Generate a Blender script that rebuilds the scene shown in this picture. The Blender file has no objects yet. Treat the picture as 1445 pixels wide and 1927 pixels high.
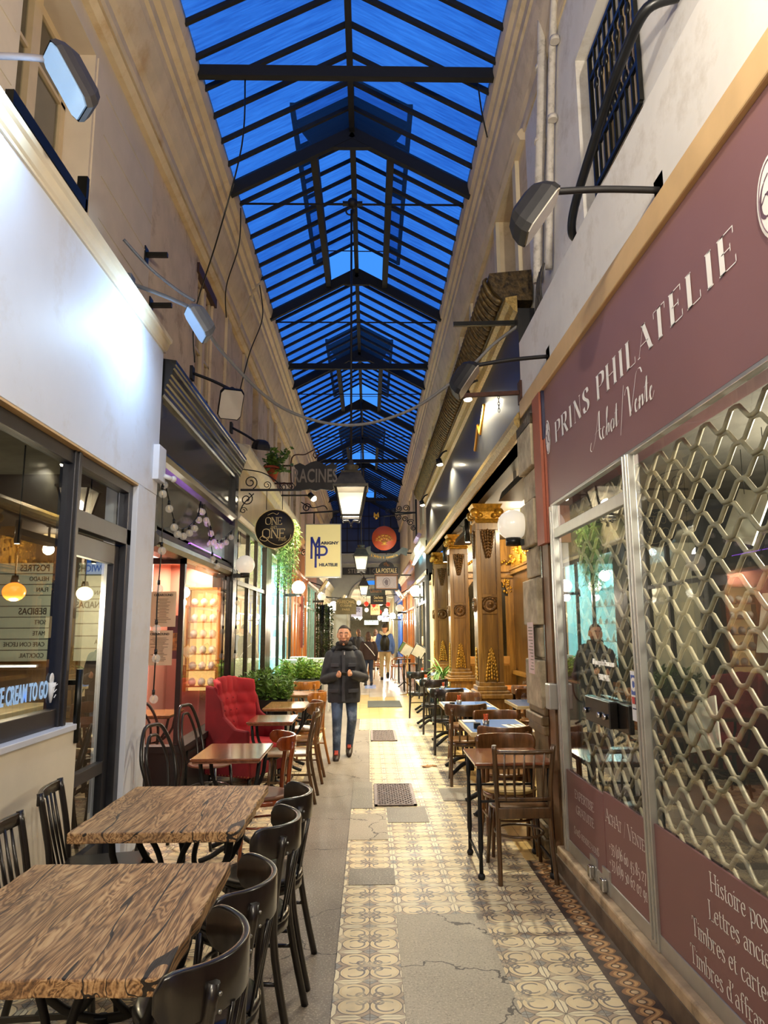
import bpy, bmesh, math, random
from mathutils import Vector, Matrix
random.seed(7)
PI = math.pi
S = bpy.context.scene
COL = S.collection

# ------------------------------------------------------------------ camera
FPX, CXP, CYP, EYE = 1330.0, 722.5, 963.5, 1.65
def _cam():
    d = Vector(((694-CXP)/FPX, (1185-CYP)/FPX, 1)).normalized()
    u = Vector((672-CXP, -7022-CYP, FPX)).normalized()
    u = (u - d*u.dot(d)).normalized()
    r = d.cross(u)
    if r.x < 0: r = -r
    R = Matrix((r, d, u))
    cd = bpy.data.cameras.new('camera'); co = bpy.data.objects.new('camera', cd); COL.objects.link(co)
    cd.sensor_fit = 'HORIZONTAL'; cd.sensor_width = 36.0; cd.lens = 36.0*FPX/1445.0
    cd.clip_start = 0.05; cd.clip_end = 300
    m = Matrix.Identity(4)
    cols = (R @ Vector((1,0,0)), R @ Vector((0,-1,0)), R @ Vector((0,0,-1)), Vector((0,0,EYE)))
    for j, c in enumerate(cols):
        for i in range(3): m[i][j] = c[i]
    co.matrix_world = m
    S.camera = co
_cam()

# ------------------------------------------------------------------ exposure, sky
S.view_settings.view_transform = 'Standard'; S.view_settings.look = 'None'
S.view_settings.gamma = 1.0; S.view_settings.use_curve_mapping = False
S.view_settings.exposure = 1.5
S.cycles.max_bounces = 8; S.cycles.diffuse_bounces = 4; S.cycles.glossy_bounces = 4
S.cycles.transmission_bounces = 6; S.cycles.transparent_max_bounces = 16
S.cycles.caustics_reflective = False; S.cycles.caustics_refractive = False
S.cycles.sample_clamp_indirect = 6.0
S.cycles.use_denoising = True

def lin(c):
    if isinstance(c, str):
        c = c.lstrip('#'); c = [int(c[i:i+2], 16)/255 for i in (0, 2, 4)]
    return tuple(x/12.92 if x <= .04045 else ((x+.055)/1.055)**2.4 for x in c) + (1.0,)

W = bpy.data.worlds.new('dusk_sky'); S.world = W; W.use_nodes = True
_bg = W.node_tree.nodes['Background']
_bg.inputs['Color'].default_value = (0.05, 0.27, 0.92, 1); _bg.inputs['Strength'].default_value = 0.42

def lamp(kind, loc, power, col=(1, .8, .55), size=.1, parent=None, aim=None, spot=1.6, name='bulb', blend=.6, sy=None):
    ld = bpy.data.lights.new(name, kind); ld.energy = power; ld.color = col
    if kind in ('POINT', 'SPOT'): ld.shadow_soft_size = size
    if kind == 'SPOT': ld.spot_size = spot; ld.spot_blend = blend
    if kind == 'AREA':
        ld.size = size
        if sy: ld.shape = 'RECTANGLE'; ld.size_y = sy
    o = bpy.data.objects.new(name, ld); COL.objects.link(o); o.location = loc
    if aim is not None:
        o.rotation_euler = (Vector(aim)-Vector(loc)).to_track_quat('-Z', 'Y').to_euler()
    if parent: o.parent = parent
    return o
WARM = (1, .8, .52); SOFT = (1, .89, .72); COOL = (.72, .86, 1.0)

# ------------------------------------------------------------------ mesh helpers
class MB:
    def __init__(s): s.v = []; s.f = []; s.sm = []; s.mi = []; s.m = 0
    def add(s, vs, fs, smooth=False):
        b = len(s.v); s.v += [tuple(p) for p in vs]
        for f in fs: s.f.append([b+i for i in f]); s.sm.append(smooth); s.mi.append(s.m)
        return s
    def box(s, x0, x1, y0, y1, z0, z1):
        return s.add([(x0,y0,z0),(x1,y0,z0),(x1,y1,z0),(x0,y1,z0),(x0,y0,z1),(x1,y0,z1),(x1,y1,z1),(x0,y1,z1)],
            [(0,3,2,1),(4,5,6,7),(0,1,5,4),(1,2,6,5),(2,3,7,6),(3,0,4,7)])
    def cbox(s, c, sz, rot=None):
        hx, hy, hz = sz[0]/2, sz[1]/2, sz[2]/2; c = Vector(c)
        vs = [Vector(p) for p in [(-hx,-hy,-hz),(hx,-hy,-hz),(hx,hy,-hz),(-hx,hy,-hz),(-hx,-hy,hz),(hx,-hy,hz),(hx,hy,hz),(-hx,hy,hz)]]
        if rot is not None: vs = [rot @ p for p in vs]
        return s.add([c+p for p in vs], [(0,3,2,1),(4,5,6,7),(0,1,5,4),(1,2,6,5),(2,3,7,6),(3,0,4,7)])
    def prism(s, poly, vec, smooth=False):
        n = len(poly); vec = Vector(vec); P = [Vector(p) for p in poly]
        s.add(P + [p+vec for p in P], [tuple(range(n))[::-1], tuple(range(n, 2*n))])
        return s.add(P + [p+vec for p in P], [(i, (i+1) % n, n+(i+1) % n, n+i) for i in range(n)], smooth)
    def bar(s, p0, p1, w, h, up=(0,0,1)):
        p0, p1 = Vector(p0), Vector(p1); d = (p1-p0).normalized(); up = Vector(up)
        if abs(d.dot(up)) > .98: up = Vector((0,1,0))
        a = d.cross(up).normalized()*w/2; b = a.cross(d).normalized()*h/2
        q = [-a-b, a-b, a+b, -a+b]
        return s.add([p0+x for x in q]+[p1+x for x in q], [(3,2,1,0),(4,5,6,7)]+[(i,(i+1)%4,4+(i+1)%4,4+i) for i in range(4)])
    def tube(s, pts, r, n=8, closed=False, cap=True, flat=None):
        P = [Vector(p) for p in pts]; k = len(P)
        R = r if isinstance(r, (list, tuple)) else [r]*k
        T = []
        for i in range(k):
            a = P[(i-1) % k] if (closed or i > 0) else P[i]
            b = P[(i+1) % k] if (closed or i < k-1) else P[i]
            t = b-a; T.append(t.normalized() if t.length > 1e-9 else Vector((0,0,1)))
        up = Vector((0,0,1)) if abs(T[0].z) < .9 else Vector((1,0,0))
        N = (up - T[0]*up.dot(T[0])).normalized(); vs = []
        for i in range(k):
            N = N - T[i]*N.dot(T[i])
            N = N.normalized() if N.length > 1e-6 else T[i].orthogonal().normalized()
            B = T[i].cross(N)
            for j in range(n):
                a = 2*PI*j/n
                c, q = math.cos(a), math.sin(a)
                if flat: q *= flat
                vs.append(P[i] + (N*c + B*q)*R[i])
        fs = []
        for i in range(k if closed else k-1):
            i2 = (i+1) % k
            for j in range(n): fs.append((i*n+j, i*n+(j+1) % n, i2*n+(j+1) % n, i2*n+j))
        s.add(vs, fs, True)
        if cap and not closed:
            s.add(vs[:n], [tuple(range(n))[::-1]]); s.add(vs[-n:], [tuple(range(n))])
        return s
    def cyl(s, p0, p1, r, r1=None, n=12): return s.tube([p0, p1], [r, r if r1 is None else r1], n)
    def lathe(s, prof, c=(0,0,0), n=16, smooth=True, sx=1, sy=1, ph=0):
        c = Vector(c); vs = []; k = len(prof)
        for r, z in prof:
            for j in range(n):
                a = 2*PI*j/n+ph; vs.append(c+Vector((r*math.cos(a)*sx, r*math.sin(a)*sy, z)))
        fs = [(i*n+j, i*n+(j+1) % n, (i+1)*n+(j+1) % n, (i+1)*n+j) for i in range(k-1) for j in range(n)]
        s.add(vs, fs, smooth)
        if prof[0][0] > 1e-4: s.add(vs[:n], [tuple(range(n))[::-1]])
        if prof[-1][0] > 1e-4: s.add(vs[-n:], [tuple(range(n))])
        return s
    def ball(s, c, r, n=16, m=10, sc=(1,1,1)):
        pr = [(max(1e-5, math.sin(PI*i/m))*r, -math.cos(PI*i/m)*r*sc[2]) for i in range(m+1)]
        return s.lathe(pr, c, n, True, sc[0], sc[1])
    def grid(s, fn, nu, nv, smooth=True):
        vs = [fn(i/nu, j/nv) for j in range(nv+1) for i in range(nu+1)]; w = nu+1
        return s.add(vs, [(j*w+i, j*w+i+1, (j+1)*w+i+1, (j+1)*w+i) for j in range(nv) for i in range(nu)], smooth)
    def xf(s, m):
        s.v = [tuple(m @ Vector(p)) for p in s.v]; return s
    def build(s, name, mat, parent=None, bevel=0, solid=0, sub=0):
        me = bpy.data.meshes.new(name); me.from_pydata(s.v, [], s.f)
        me.polygons.foreach_set('use_smooth', s.sm)
        mats = mat if isinstance(mat, (list, tuple)) else [mat]
        for q in mats: me.materials.append(q)
        if len(mats) > 1: me.polygons.foreach_set('material_index', s.mi)
        bm = bmesh.new(); bm.from_mesh(me); bmesh.ops.remove_doubles(bm, verts=bm.verts, dist=1e-5)
        bmesh.ops.recalc_face_normals(bm, faces=bm.faces); bm.to_mesh(me); bm.free()
        o = bpy.data.objects.new(name, me); COL.objects.link(o)
        if parent: o.parent = parent
        if solid: q = o.modifiers.new('s', 'SOLIDIFY'); q.thickness = solid; q.offset = 0
        if bevel:
            q = o.modifiers.new('b', 'BEVEL'); q.width = bevel; q.segments = 2; q.limit_method = 'ANGLE'; q.angle_limit = .6
        if sub: q = o.modifiers.new('u', 'SUBSURF'); q.levels = sub; q.render_levels = sub
        return o
def cr(pts, n=6, closed=False):
    P = [Vector(p) for p in pts]; k = len(P); out = []
    for i in range(k if closed else k-1):
        g = lambda j: P[j % k] if closed else P[min(max(j, 0), k-1)]
        a, b, c, d = g(i-1), g(i), g(i+1), g(i+2)
        for q in range(n):
            t = q/n
            out.append(.5*((2*b)+(c-a)*t+(2*a-5*b+4*c-d)*t*t+(3*b-a-3*c+d)*t**3))
    if not closed: out.append(P[-1])
    return out
def arc(cx, cy, r, a0, a1, n=12): return [(cx+r*math.cos(math.radians(a0+(a1-a0)*i/n)), cy+r*math.sin(math.radians(a0+(a1-a0)*i/n))) for i in range(n+1)]

def tag(o, label, cat, group=None, kind=None):
    o['label'] = label; o['category'] = cat
    if group: o['group'] = group
    if kind: o['kind'] = kind
    return o
def thing(name, label, cat, loc=(0,0,0), rz=0, group=None):
    o = bpy.data.objects.new(name, None); COL.objects.link(o); o.location = loc; o.rotation_euler = (0, 0, rz)
    o.empty_display_size = .1
    return tag(o, label, cat, group)
def struct(o, label=None):
    o['kind'] = 'structure'
    if label: o['label'] = label
    return o
def kids(o): return [c for c in o.children]
def dup(root, loc, rz=None, label=None, group=None):
    def cp(o, par):
        c = o.copy(); COL.objects.link(c)
        if par: c.parent = par
        for ch in kids(o): cp(ch, c)
        return c
    r = cp(root, None); r.location = loc
    if rz is not None: r.rotation_euler = (0, 0, rz)
    if label: r['label'] = label
    if group: r['group'] = group
    return r
# ------------------------------------------------------------------ materials
class Nd:
    def __init__(s, t, k): s.t = t; s.k = k
    def _m(s, op, *o, clamp=False):
        n = s.t.nodes.new('ShaderNodeMath'); n.operation = op; n.use_clamp = clamp
        for i, q in enumerate((s,)+o):
            if isinstance(q, Nd): s.t.links.new(q.k, n.inputs[i])
            else: n.inputs[i].default_value = q
        return Nd(s.t, n.outputs[0])
    def __add__(s, o): return s._m('ADD', o)
    __radd__ = __add__
    def __sub__(s, o): return s._m('SUBTRACT', o)
    def __rsub__(s, o): return (s*-1)+o
    def __mul__(s, o): return s._m('MULTIPLY', o)
    __rmul__ = __mul__
    def __truediv__(s, o): return s._m('DIVIDE', o)
    def lt(s, o): return s._m('LESS_THAN', o)
    def gt(s, o): return s._m('GREATER_THAN', o)
    def abs(s): return s._m('ABSOLUTE')
    def fract(s): return s._m('FRACT')
    def floor(s): return s._m('FLOOR')
    def min(s, o): return s._m('MINIMUM', o)
    def max(s, o): return s._m('MAXIMUM', o)
    def sqrt(s): return s._m('SQRT')
    def sin(s): return s._m('SINE')
    def clamp(s): return s._m('ADD', 0, clamp=True)
    def near(s, c, w): return (s-c).abs().lt(w)
def mixc(t, f, a, b):
    n = t.nodes.new('ShaderNodeMix'); n.data_type = 'RGBA'
    for k, q in ((0, f), (6, a), (7, b)):
        if isinstance(q, Nd): t.links.new(q.k, n.inputs[k])
        elif k == 0: n.inputs[0].default_value = q
        else: n.inputs[k].default_value = q
    return Nd(t, n.outputs[2])
def noise(t, scale, detail=4, vec=None, rough=.55, dist=0, out='Fac'):
    n = t.nodes.new('ShaderNodeTexNoise'); n.inputs['Scale'].default_value = scale; n.inputs['Detail'].default_value = detail
    n.inputs['Roughness'].default_value = rough; n.inputs['Distortion'].default_value = dist
    if vec is not None: t.links.new(vec.k, n.inputs['Vector'])
    return Nd(t, n.outputs[0 if out == 'Fac' else 1])
def coords(t, kind='Object', scale=None):
    if kind == 'World': k = t.nodes.new('ShaderNodeNewGeometry').outputs['Position']
    else: k = t.nodes.new('ShaderNodeTexCoord').outputs[kind]
    if scale:
        m = t.nodes.new('ShaderNodeMapping'); m.inputs['Scale'].default_value = scale; t.links.new(k, m.inputs['Vector']); k = m.outputs[0]
    return Nd(t, k)
def xyz(t, v):
    n = t.nodes.new('ShaderNodeSeparateXYZ'); t.links.new(v.k, n.inputs[0]); return [Nd(t, n.outputs[i]) for i in range(3)]
def ramp(t, f, stops):
    n = t.nodes.new('ShaderNodeValToRGB'); e = n.color_ramp.elements
    while len(e) < len(stops): e.new(.5)
    for q, (p, c) in zip(e, stops): q.position = p; q.color = c
    t.links.new(f.k, n.inputs[0]); return Nd(t, n.outputs[0])
def base(name):
    m = bpy.data.materials.new(name); m.use_nodes = True; t = m.node_tree
    return m, t, t.nodes['Principled BSDF']
def bump(t, b, h, strength=.3, dist=.01):
    n = t.nodes.new('ShaderNodeBump'); n.inputs['Strength'].default_value = strength; n.inputs['Distance'].default_value = dist
    t.links.new(h.k, n.inputs['Height']); t.links.new(n.outputs[0], b.inputs['Normal'])
MC = {}
def M(name, col='#808080', rough=.5, metal=0, var=.12, scale=6, bmp=0, coat=0, emit=None, es=0, stretch=None, spec=.5, dirt=None, ds=2.5):
    if name in MC: return MC[name]
    m, t, b = base(name); c = lin(col)
    v = coords(t, 'World', stretch)
    f = noise(t, scale, 5, v)
    d = tuple(x*(1-var*1.6) for x in c[:3])+(1,); h = tuple(min(1, x*(1+var)) for x in c[:3])+(1,)
    k = ramp(t, f, [(.3, d), (.7, h)])
    if dirt:
        g = noise(t, ds, 8, coords(t, 'World'), .7)
        k = mixc(t, ramp(t, g, [(.52, (0,0,0,1)), (.72, (1,1,1,1))]), k, lin(dirt))
    t.links.new(k.k, b.inputs['Base Color'])
    b.inputs['Roughness'].default_value = rough; b.inputs['Metallic'].default_value = metal
    b.inputs['Specular IOR Level'].default_value = spec
    b.inputs['Coat Weight'].default_value = coat; b.inputs['Coat Roughness'].default_value = .08
    if emit: b.inputs['Emission Color'].default_value = lin(emit); b.inputs['Emission Strength'].default_value = es
    if bmp: bump(t, b, f, bmp, .01)
    MC[name] = m; return m
def glass(name, tint=(.93,.95,.95), refl=1.0, rough=0.0, ior=1.5):
    if name in MC: return MC[name]
    m = bpy.data.materials.new(name); m.use_nodes = True; t = m.node_tree; t.nodes.clear()
    o = t.nodes.new('ShaderNodeOutputMaterial'); tr = t.nodes.new('ShaderNodeBsdfTransparent'); tr.inputs[0].default_value = (*tint, 1)
    g = t.nodes.new('ShaderNodeBsdfGlossy'); g.inputs['Roughness'].default_value = rough; g.inputs['Color'].default_value = (1,1,1,1)
    fr = t.nodes.new('ShaderNodeFresnel'); fr.inputs[0].default_value = ior
    gb = t.nodes.new('ShaderNodeNewGeometry'); k = Nd(t, fr.outputs[0])*refl*(1-Nd(t, gb.outputs['Backfacing']))
    mx = t.nodes.new('ShaderNodeMixShader'); t.links.new(k.clamp().k, mx.inputs[0]); t.links.new(tr.outputs[0], mx.inputs[1]); t.links.new(g.outputs[0], mx.inputs[2])
    t.links.new(mx.outputs[0], o.inputs[0]); MC[name] = m; return m
def opal(name, col, emit, es, thru=.35):
    if name in MC: return MC[name]
    m, t, b = base(name); b.inputs['Base Color'].default_value = lin(col); b.inputs['Roughness'].default_value = .2
    b.inputs['Emission Color'].default_value = lin(emit); b.inputs['Emission Strength'].default_value = es
    o = t.nodes['Material Output']; tr = t.nodes.new('ShaderNodeBsdfTransparent'); mx = t.nodes.new('ShaderNodeMixShader')
    mx.inputs[0].default_value = thru; t.links.new(b.outputs[0], mx.inputs[1]); t.links.new(tr.outputs[0], mx.inputs[2]); t.links.new(mx.outputs[0], o.inputs[0])
    MC[name] = m; return m
# ------------------------------------------------------------------ stroke alphabet (for painted / vinyl serif lettering)
G = {
'A': (.72, "t0,0 .36,1|.36,1 .72,0|t.13,.36 .6,.36"), 'C': (.7, "c.66,.8 .5,.98 .25,.95 .05,.7 .05,.3 .25,.04 .5,.02 .68,.2|t.66,.8 .66,1"),
'D': (.74, ".1,0 .1,1|c.1,1 .4,1 .66,.8 .7,.5 .66,.2 .4,0 .1,0"), 'E': (.6, ".1,0 .1,1|t.1,1 .55,1 .55,.82|t.1,.52 .42,.52|t.42,.62 .42,.42|t.1,0 .58,0 .58,.2"),
'G': (.74, "c.66,.8 .5,.98 .25,.95 .05,.7 .05,.3 .25,.04 .5,.02 .66,.15|.66,.0 .66,.42|t.5,.42 .76,.42"), 'H': (.76, ".1,0 .1,1|.66,0 .66,1|t.1,.5 .66,.5"),
'I': (.3, ".15,0 .15,1"), 'L': (.58, ".1,0 .1,1|t.1,0 .56,0 .56,.22"), 'N': (.76, "t.1,0 .1,1|.1,1 .66,0|t.66,0 .66,1"), 'M': (.9, "t.1,0 .1,1|.1,1 .45,.05|t.45,.05 .8,1|.8,0 .8,1"),
'O': (.78, "c.39,1 .1,.85 .05,.5 .1,.15 .39,0 .68,.15 .73,.5 .68,.85 .39,1"), 'P': (.6, ".1,0 .1,1|c.1,1 .35,1 .55,.92 .58,.74 .52,.55 .35,.48 .1,.48"),
'R': (.68, ".1,0 .1,1|c.1,1 .35,1 .53,.93 .56,.75 .5,.57 .35,.5 .1,.5|.32,.5 .66,0"), 'S': (.54, "c.48,.78 .42,.95 .25,1 .08,.9 .08,.7 .25,.54 .42,.42 .5,.24 .42,.06 .25,0 .1,.06 .05,.25"),
'T': (.64, ".32,0 .32,1|t.02,.8 .02,1 .62,1 .62,.8"), 'U': (.74, "c.1,1 .1,.4 .14,.12 .36,0 .58,.1 .64,.35 .64,.7 .64,1"), 'V': (.7, "0,1 .36,0|t.36,0 .7,1"),
'X': (.68, ".04,1 .64,0|t.04,0 .64,1"), 'Z': (.62, "t.06,.8 .06,1 .56,1|.56,1 .04,0|t.04,0 .58,0 .58,.2"),
'a': (.5, "c.06,.5 .18,.62 .34,.58 .38,.4 .38,.05 .48,.02|c.38,.38 .15,.34 .05,.16 .15,.0 .28,.04 .38,.16"), 'b': (.54, ".08,0 .08,1|c.08,.45 .2,.62 .42,.55 .48,.3 .4,.05 .22,0 .08,.08"),
'c': (.44, "c.4,.48 .28,.62 .1,.55 .05,.3 .12,.05 .28,0 .41,.12"), 'd': (.54, ".44,0 .44,1|c.44,.45 .3,.62 .1,.55 .05,.3 .12,.05 .28,0 .44,.12"),
'e': (.46, "t.06,.34 .4,.34|c.4,.34 .38,.55 .24,.62 .08,.5 .05,.28 .12,.06 .26,0 .41,.12"), 'f': (.34, "c.4,.9 .3,1 .17,.92 .15,.7 .15,.3 .15,0|t.02,.6 .32,.6"),
'h': (.54, ".08,0 .08,1|c.08,.42 .24,.62 .42,.56 .44,.35 .44,0"), 'i': (.26, ".13,0 .13,.62|.12,.8 .14,.88"), 'l': (.26, ".13,0 .13,1"),
'm': (.82, ".08,0 .08,.62|c.08,.42 .22,.62 .38,.56 .4,.35 .4,0|c.4,.42 .55,.62 .7,.56 .72,.35 .72,0"), 'n': (.54, ".08,0 .08,.62|c.08,.42 .24,.62 .42,.56 .44,.35 .44,0"),
'o': (.52, "c.26,.62 .09,.54 .05,.31 .09,.08 .26,0 .43,.08 .47,.31 .43,.54 .26,.62"), 'p': (.54, ".08,-.32 .08,.62|c.08,.45 .2,.62 .42,.55 .48,.3 .4,.05 .22,0 .08,.08"),
'r': (.4, ".08,0 .08,.62|c.08,.4 .18,.58 .3,.62 .38,.55"), 's': (.4, "c.34,.5 .26,.61 .12,.58 .08,.46 .2,.33 .34,.22 .34,.07 .2,0 .06,.1"), 't': (.34, "c.14,.82 .14,.4 .14,.1 .24,0 .35,.08|t.02,.6 .32,.6"),
'u': (.54, "c.08,.62 .08,.25 .14,.03 .28,.02 .44,.2|.44,0 .44,.62"), 'g': (.5, "c.24,.62 .08,.52 .1,.3 .25,.22 .4,.34 .38,.54 .24,.62|c.14,.22 .08,.1 .3,.06 .44,-.04 .42,-.24 .22,-.3 .06,-.2 .14,-.02 .3,.06"),
'0': (.54, "c.27,.7 .09,.58 .06,.35 .09,.12 .27,0 .45,.12 .48,.35 .45,.58 .27,.7"), '1': (.4, ".2,0 .2,.68|t.06,.56 .2,.68"), '2': (.5, "c.06,.5 .16,.68 .34,.68 .42,.5 .28,.24 .05,.02|t.05,.0 .44,.0"),
'3': (.46, "c.06,.62 .2,.7 .38,.6 .34,.38 .18,.32|c.18,.32 .4,.24 .42,0 .3,-.22 .06,-.2"), '4': (.52, "t.36,.7 .04,.14|t.04,.1 .5,.1|.36,-.25 .36,.7"), '5': (.46, "t.12,.68 .4,.68|t.12,.68 .1,.36|c.1,.36 .3,.38 .42,.2 .38,-.1 .2,-.24 .06,-.18"),
'6': (.52, "c.44,.95 .22,.8 .07,.5 .08,.15 .26,0 .44,.14 .46,.38 .3,.54 .1,.36"), '7': (.46, "t.04,.68 .42,.68|.42,.68 .18,-.25"), '8': (.52, "c.26,.5 .42,.68 .36,.92 .24,.96 .1,.84 .14,.6 .4,.36 .46,.14 .26,0 .08,.14 .12,.34 .26,.5"), '9': (.5, "c.42,.36 .26,.16 .08,.3 .1,.58 .26,.7 .42,.56 .44,.25 .3,-.08 .1,-.25"),
'(': (.32, "c.28,1 .12,.7 .08,.4 .12,.1 .28,-.2"), ')': (.32, "c.04,1 .2,.7 .24,.4 .2,.1 .04,-.2"), '/': (.44, "t.04,-.2 .4,1.05"), '+': (.6, "t.06,.35 .54,.35|t.3,.1 .3,.6"), "'": (.22, "c.12,1 .13,.86 .06,.74"), '-': (.34, "t.04,.32 .3,.32"), ' ': (.3, ""),
}
def glyphs(mb, text, h, fn, w=.13, th=.035, sp=.06, slant=0, x0=0, serif=True, wx=1.0, small=None, pen=None):
    """stroke lettering; fn maps (x along, y up) in metres to a 3-D point; returns the advance"""
    x = x0/h
    for ch in text:
        k = h; g = G.get(ch)
        if g is None: continue
        if small and ch in small: k = h*.76
        sc = k/h
        for st in g[1].split('|'):
            if not st: continue
            thin = st[0] == 't'; cur = st[0] == 'c'
            if thin or cur: st = st[1:]
            P = [tuple(float(q) for q in p.split(',')) for p in st.split()]
            ends = (P[0], P[-1])
            if cur: P = [(v.x, v.y) for v in cr([(a, b, 0) for a, b in P], 5)]
            ww = th if thin else w
            n = (ww/2, th/2)
            for a, b in zip(P, P[1:]):
                q = [(a[0]-n[0], a[1]-n[1]), (b[0]-n[0], b[1]-n[1]), (b[0]+n[0], b[1]+n[1]), (a[0]+n[0], a[1]+n[1])]
                if abs((b[0]-a[0])*n[1]-(b[1]-a[1])*n[0]) < th*.35*math.hypot(b[0]-a[0], b[1]-a[1]):
                    m = (n[0]*.2, -th*.5); q = [(a[0]-m[0], a[1]-m[1]), (b[0]-m[0], b[1]-m[1]), (b[0]+m[0], b[1]+m[1]), (a[0]+m[0], a[1]+m[1])]
                mb.add([fn((x + (c[0]*wx + slant*c[1])*sc)*h, c[1]*k) for c in q], [(0,1,2,3)])
            if serif and not cur and len(P) == 2:
                for e, o in ((P[0], P[1]), (P[1], P[0])):
                    if abs(e[0]-o[0]) < .5*abs(e[1]-o[1]) and (abs(e[1]) < .02 or abs(e[1]-1) < .02 or abs(e[1]-.62) < .02) and abs(e[1]-o[1]) > .5:
                        s = ww/2+.085; lo, hi = (e[1]-th*.5, e[1]+th*.7) if e[1] < .5 else (e[1]-th*.7, e[1]+th*.5)
                        mb.add([fn((x + (e[0]*wx+d+slant*z)*sc)*h, z*k) for d, z in ((-s, lo), (s, lo), (s, hi), (-s, hi))], [(0,1,2,3)])
        x += (g[0]*wx+sp)*sc
    return x*h - x0
def text_w(text, h, sp=.06, wx=1.0, small=None): return sum((G[c][0]*wx+sp)*(.76 if small and c in small else 1) for c in text if c in G)*h
def onR(X, Y, Z): return lambda a, b: (X, Y-a, Z+b)     # on a wall that faces -X
def onL(X, Y, Z): return lambda a, b: (X, Y+a, Z+b)     # on a wall that faces +X
def onF(X, Y, Z): return lambda a, b: (X+a, Y, Z+b)     # faces the viewer side (-Y)
MXR = Matrix(((0,0,-1,0),(-1,0,0,0),(0,1,0,0),(0,0,0,1)))
MXL = Matrix(((0,0,1,0),(1,0,0,0),(0,1,0,0),(0,0,0,1)))
MXF = Matrix(((1,0,0,0),(0,0,-1,0),(0,1,0,0),(0,0,0,1)))
def font(text, size, loc, face, mat, parent=None, sx=1.0, bold=0, align='CENTER', name='lettering', ext=.0015, space=1.0, mirror=False):
    c = bpy.data.curves.new(name, 'FONT'); c.body = text; c.size = size; c.align_x = align; c.align_y = 'CENTER'; c.offset = bold; c.extrude = ext; c.space_character = space
    c.resolution_u = 3; c.materials.append(mat)
    q = bpy.data.objects.new(name, c); me = bpy.data.meshes.new_from_object(q); me.name = name
    bpy.data.objects.remove(q); bpy.data.curves.remove(c)
    o = bpy.data.objects.new(name, me); COL.objects.link(o)
    o.matrix_world = Matrix.Translation(loc) @ face @ Matrix.Diagonal((-sx if mirror else sx, 1, 1, 1))
    if parent: o.parent = parent
    return o

# ------------------------------------------------------------------ special materials
def m_tile():
    m, t, b = base('patterned_cement_tile'); p = coords(t, 'World'); X, Y, Z = xyz(t, p)
    wob = (noise(t, 14, 2, p)-.5)*.03
    u = X*(1/.339)+.5+wob; v = (Y-3.512)*(1/.316)+.5+wob
    a = (u.fract()-.5).abs()*2; c = (v.fract()-.5).abs()*2
    d1 = ((a-.43)*(a-.43)+(c-.43)*(c-.43)).sqrt(); d2 = ((a-.24)*(a-.24)+(c-.2)*(c-.2)).sqrt()
    w1 = noise(t, 9, 5, p, .65); w2 = noise(t, 2.2, 4, p, .6)
    cream = lin('#f1e4bd'); yel = lin('#e8cd94'); brn = lin('#b7a082'); grey = lin('#82786c'); dk = lin('#6f6356')
    k = mixc(t, d1.lt(.43), brn, mixc(t, w1, cream, yel))
    k = mixc(t, d1.near(.43, .018), k, dk)
    k = mixc(t, d1.near(.27, .03)*a.lt(.62), k, grey); k = mixc(t, d1.near(.36, .012), k, yel)
    k = mixc(t, d2.near(.12, .034), k, grey)
    k = mixc(t, (a-c).near(0, .035)*a.lt(.2), k, grey)
    for p1, q in ((1-a, c), (1-c, a)):
        w = ((1-q)*4).min((q-.17)*5).min(1.0).max(0)*.125
        k = mixc(t, p1.lt(w+.022)*q.gt(.15), k, dk); k = mixc(t, p1.lt(w), k, cream)
        e = p1+q*.85
        k = mixc(t, e.lt(.21), k, dk); k = mixc(t, e.lt(.18), k, lin('#9b988d'))
        k = mixc(t, p1.lt(.011).max(q.lt(.009)), k, lin('#57493c'))
    wear = ramp(t, w1, [(.5, (0,0,0,1)), (.66, (.8,.8,.8,1))])
    k = mixc(t, wear, k, lin('#e4d3a9'))
    k = mixc(t, ramp(t, w2, [(.5, (0,0,0,1)), (.8, (.5,.5,.5,1))]), k, lin('#97876f'))
    t.links.new(k.k, b.inputs['Base Color']); b.inputs['Roughness'].default_value = .42
    r = ramp(t, w2, [(.3, (.3,.3,.3,1)), (.7, (.55,.55,.55,1))]); t.links.new(r.k, b.inputs['Roughness'])
    bump(t, b, w1, .15, .004); return m
def m_border():
    m, t, b = base('guilloche_border_tile'); p = coords(t, 'World'); X, Y, Z = xyz(t, p)
    c = (X-1.125)*(1/.175); y = Y*(1/.17)
    w = (y*2*PI).sin()*.2; w2 = (y*2*PI+PI).sin()*.2
    k = mixc(t, 0.0, lin('#4a3c34'), lin('#4a3c34'))
    for q in (w, w2):
        e = c-.5-q; k = mixc(t, e.abs().lt(.17), k, lin('#40322a')); k = mixc(t, e.abs().lt(.14), k, lin('#9a7048')); k = mixc(t, e.near(.02, .05), k, lin('#c69c68'))
    ring = ((c-.5)*(c-.5)*.9+((y*2).fract()-.5)*((y*2).fract()-.5)*.3).sqrt()
    k = mixc(t, ring.lt(.13), k, lin('#40322a')); k = mixc(t, ring.lt(.095), k, lin('#d8bd90'))
    k = mixc(t, (c-.5).abs().gt(.42), k, lin('#4a3d36'))
    n = noise(t, 10, 5, p, .65); k = mixc(t, ramp(t, n, [(.5, (0,0,0,1)), (.75, (.6,.6,.6,1))]), k, lin('#7b6a56'))
    t.links.new(k.k, b.inputs['Base Color']); b.inputs['Roughness'].default_value = .4; return m
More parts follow.
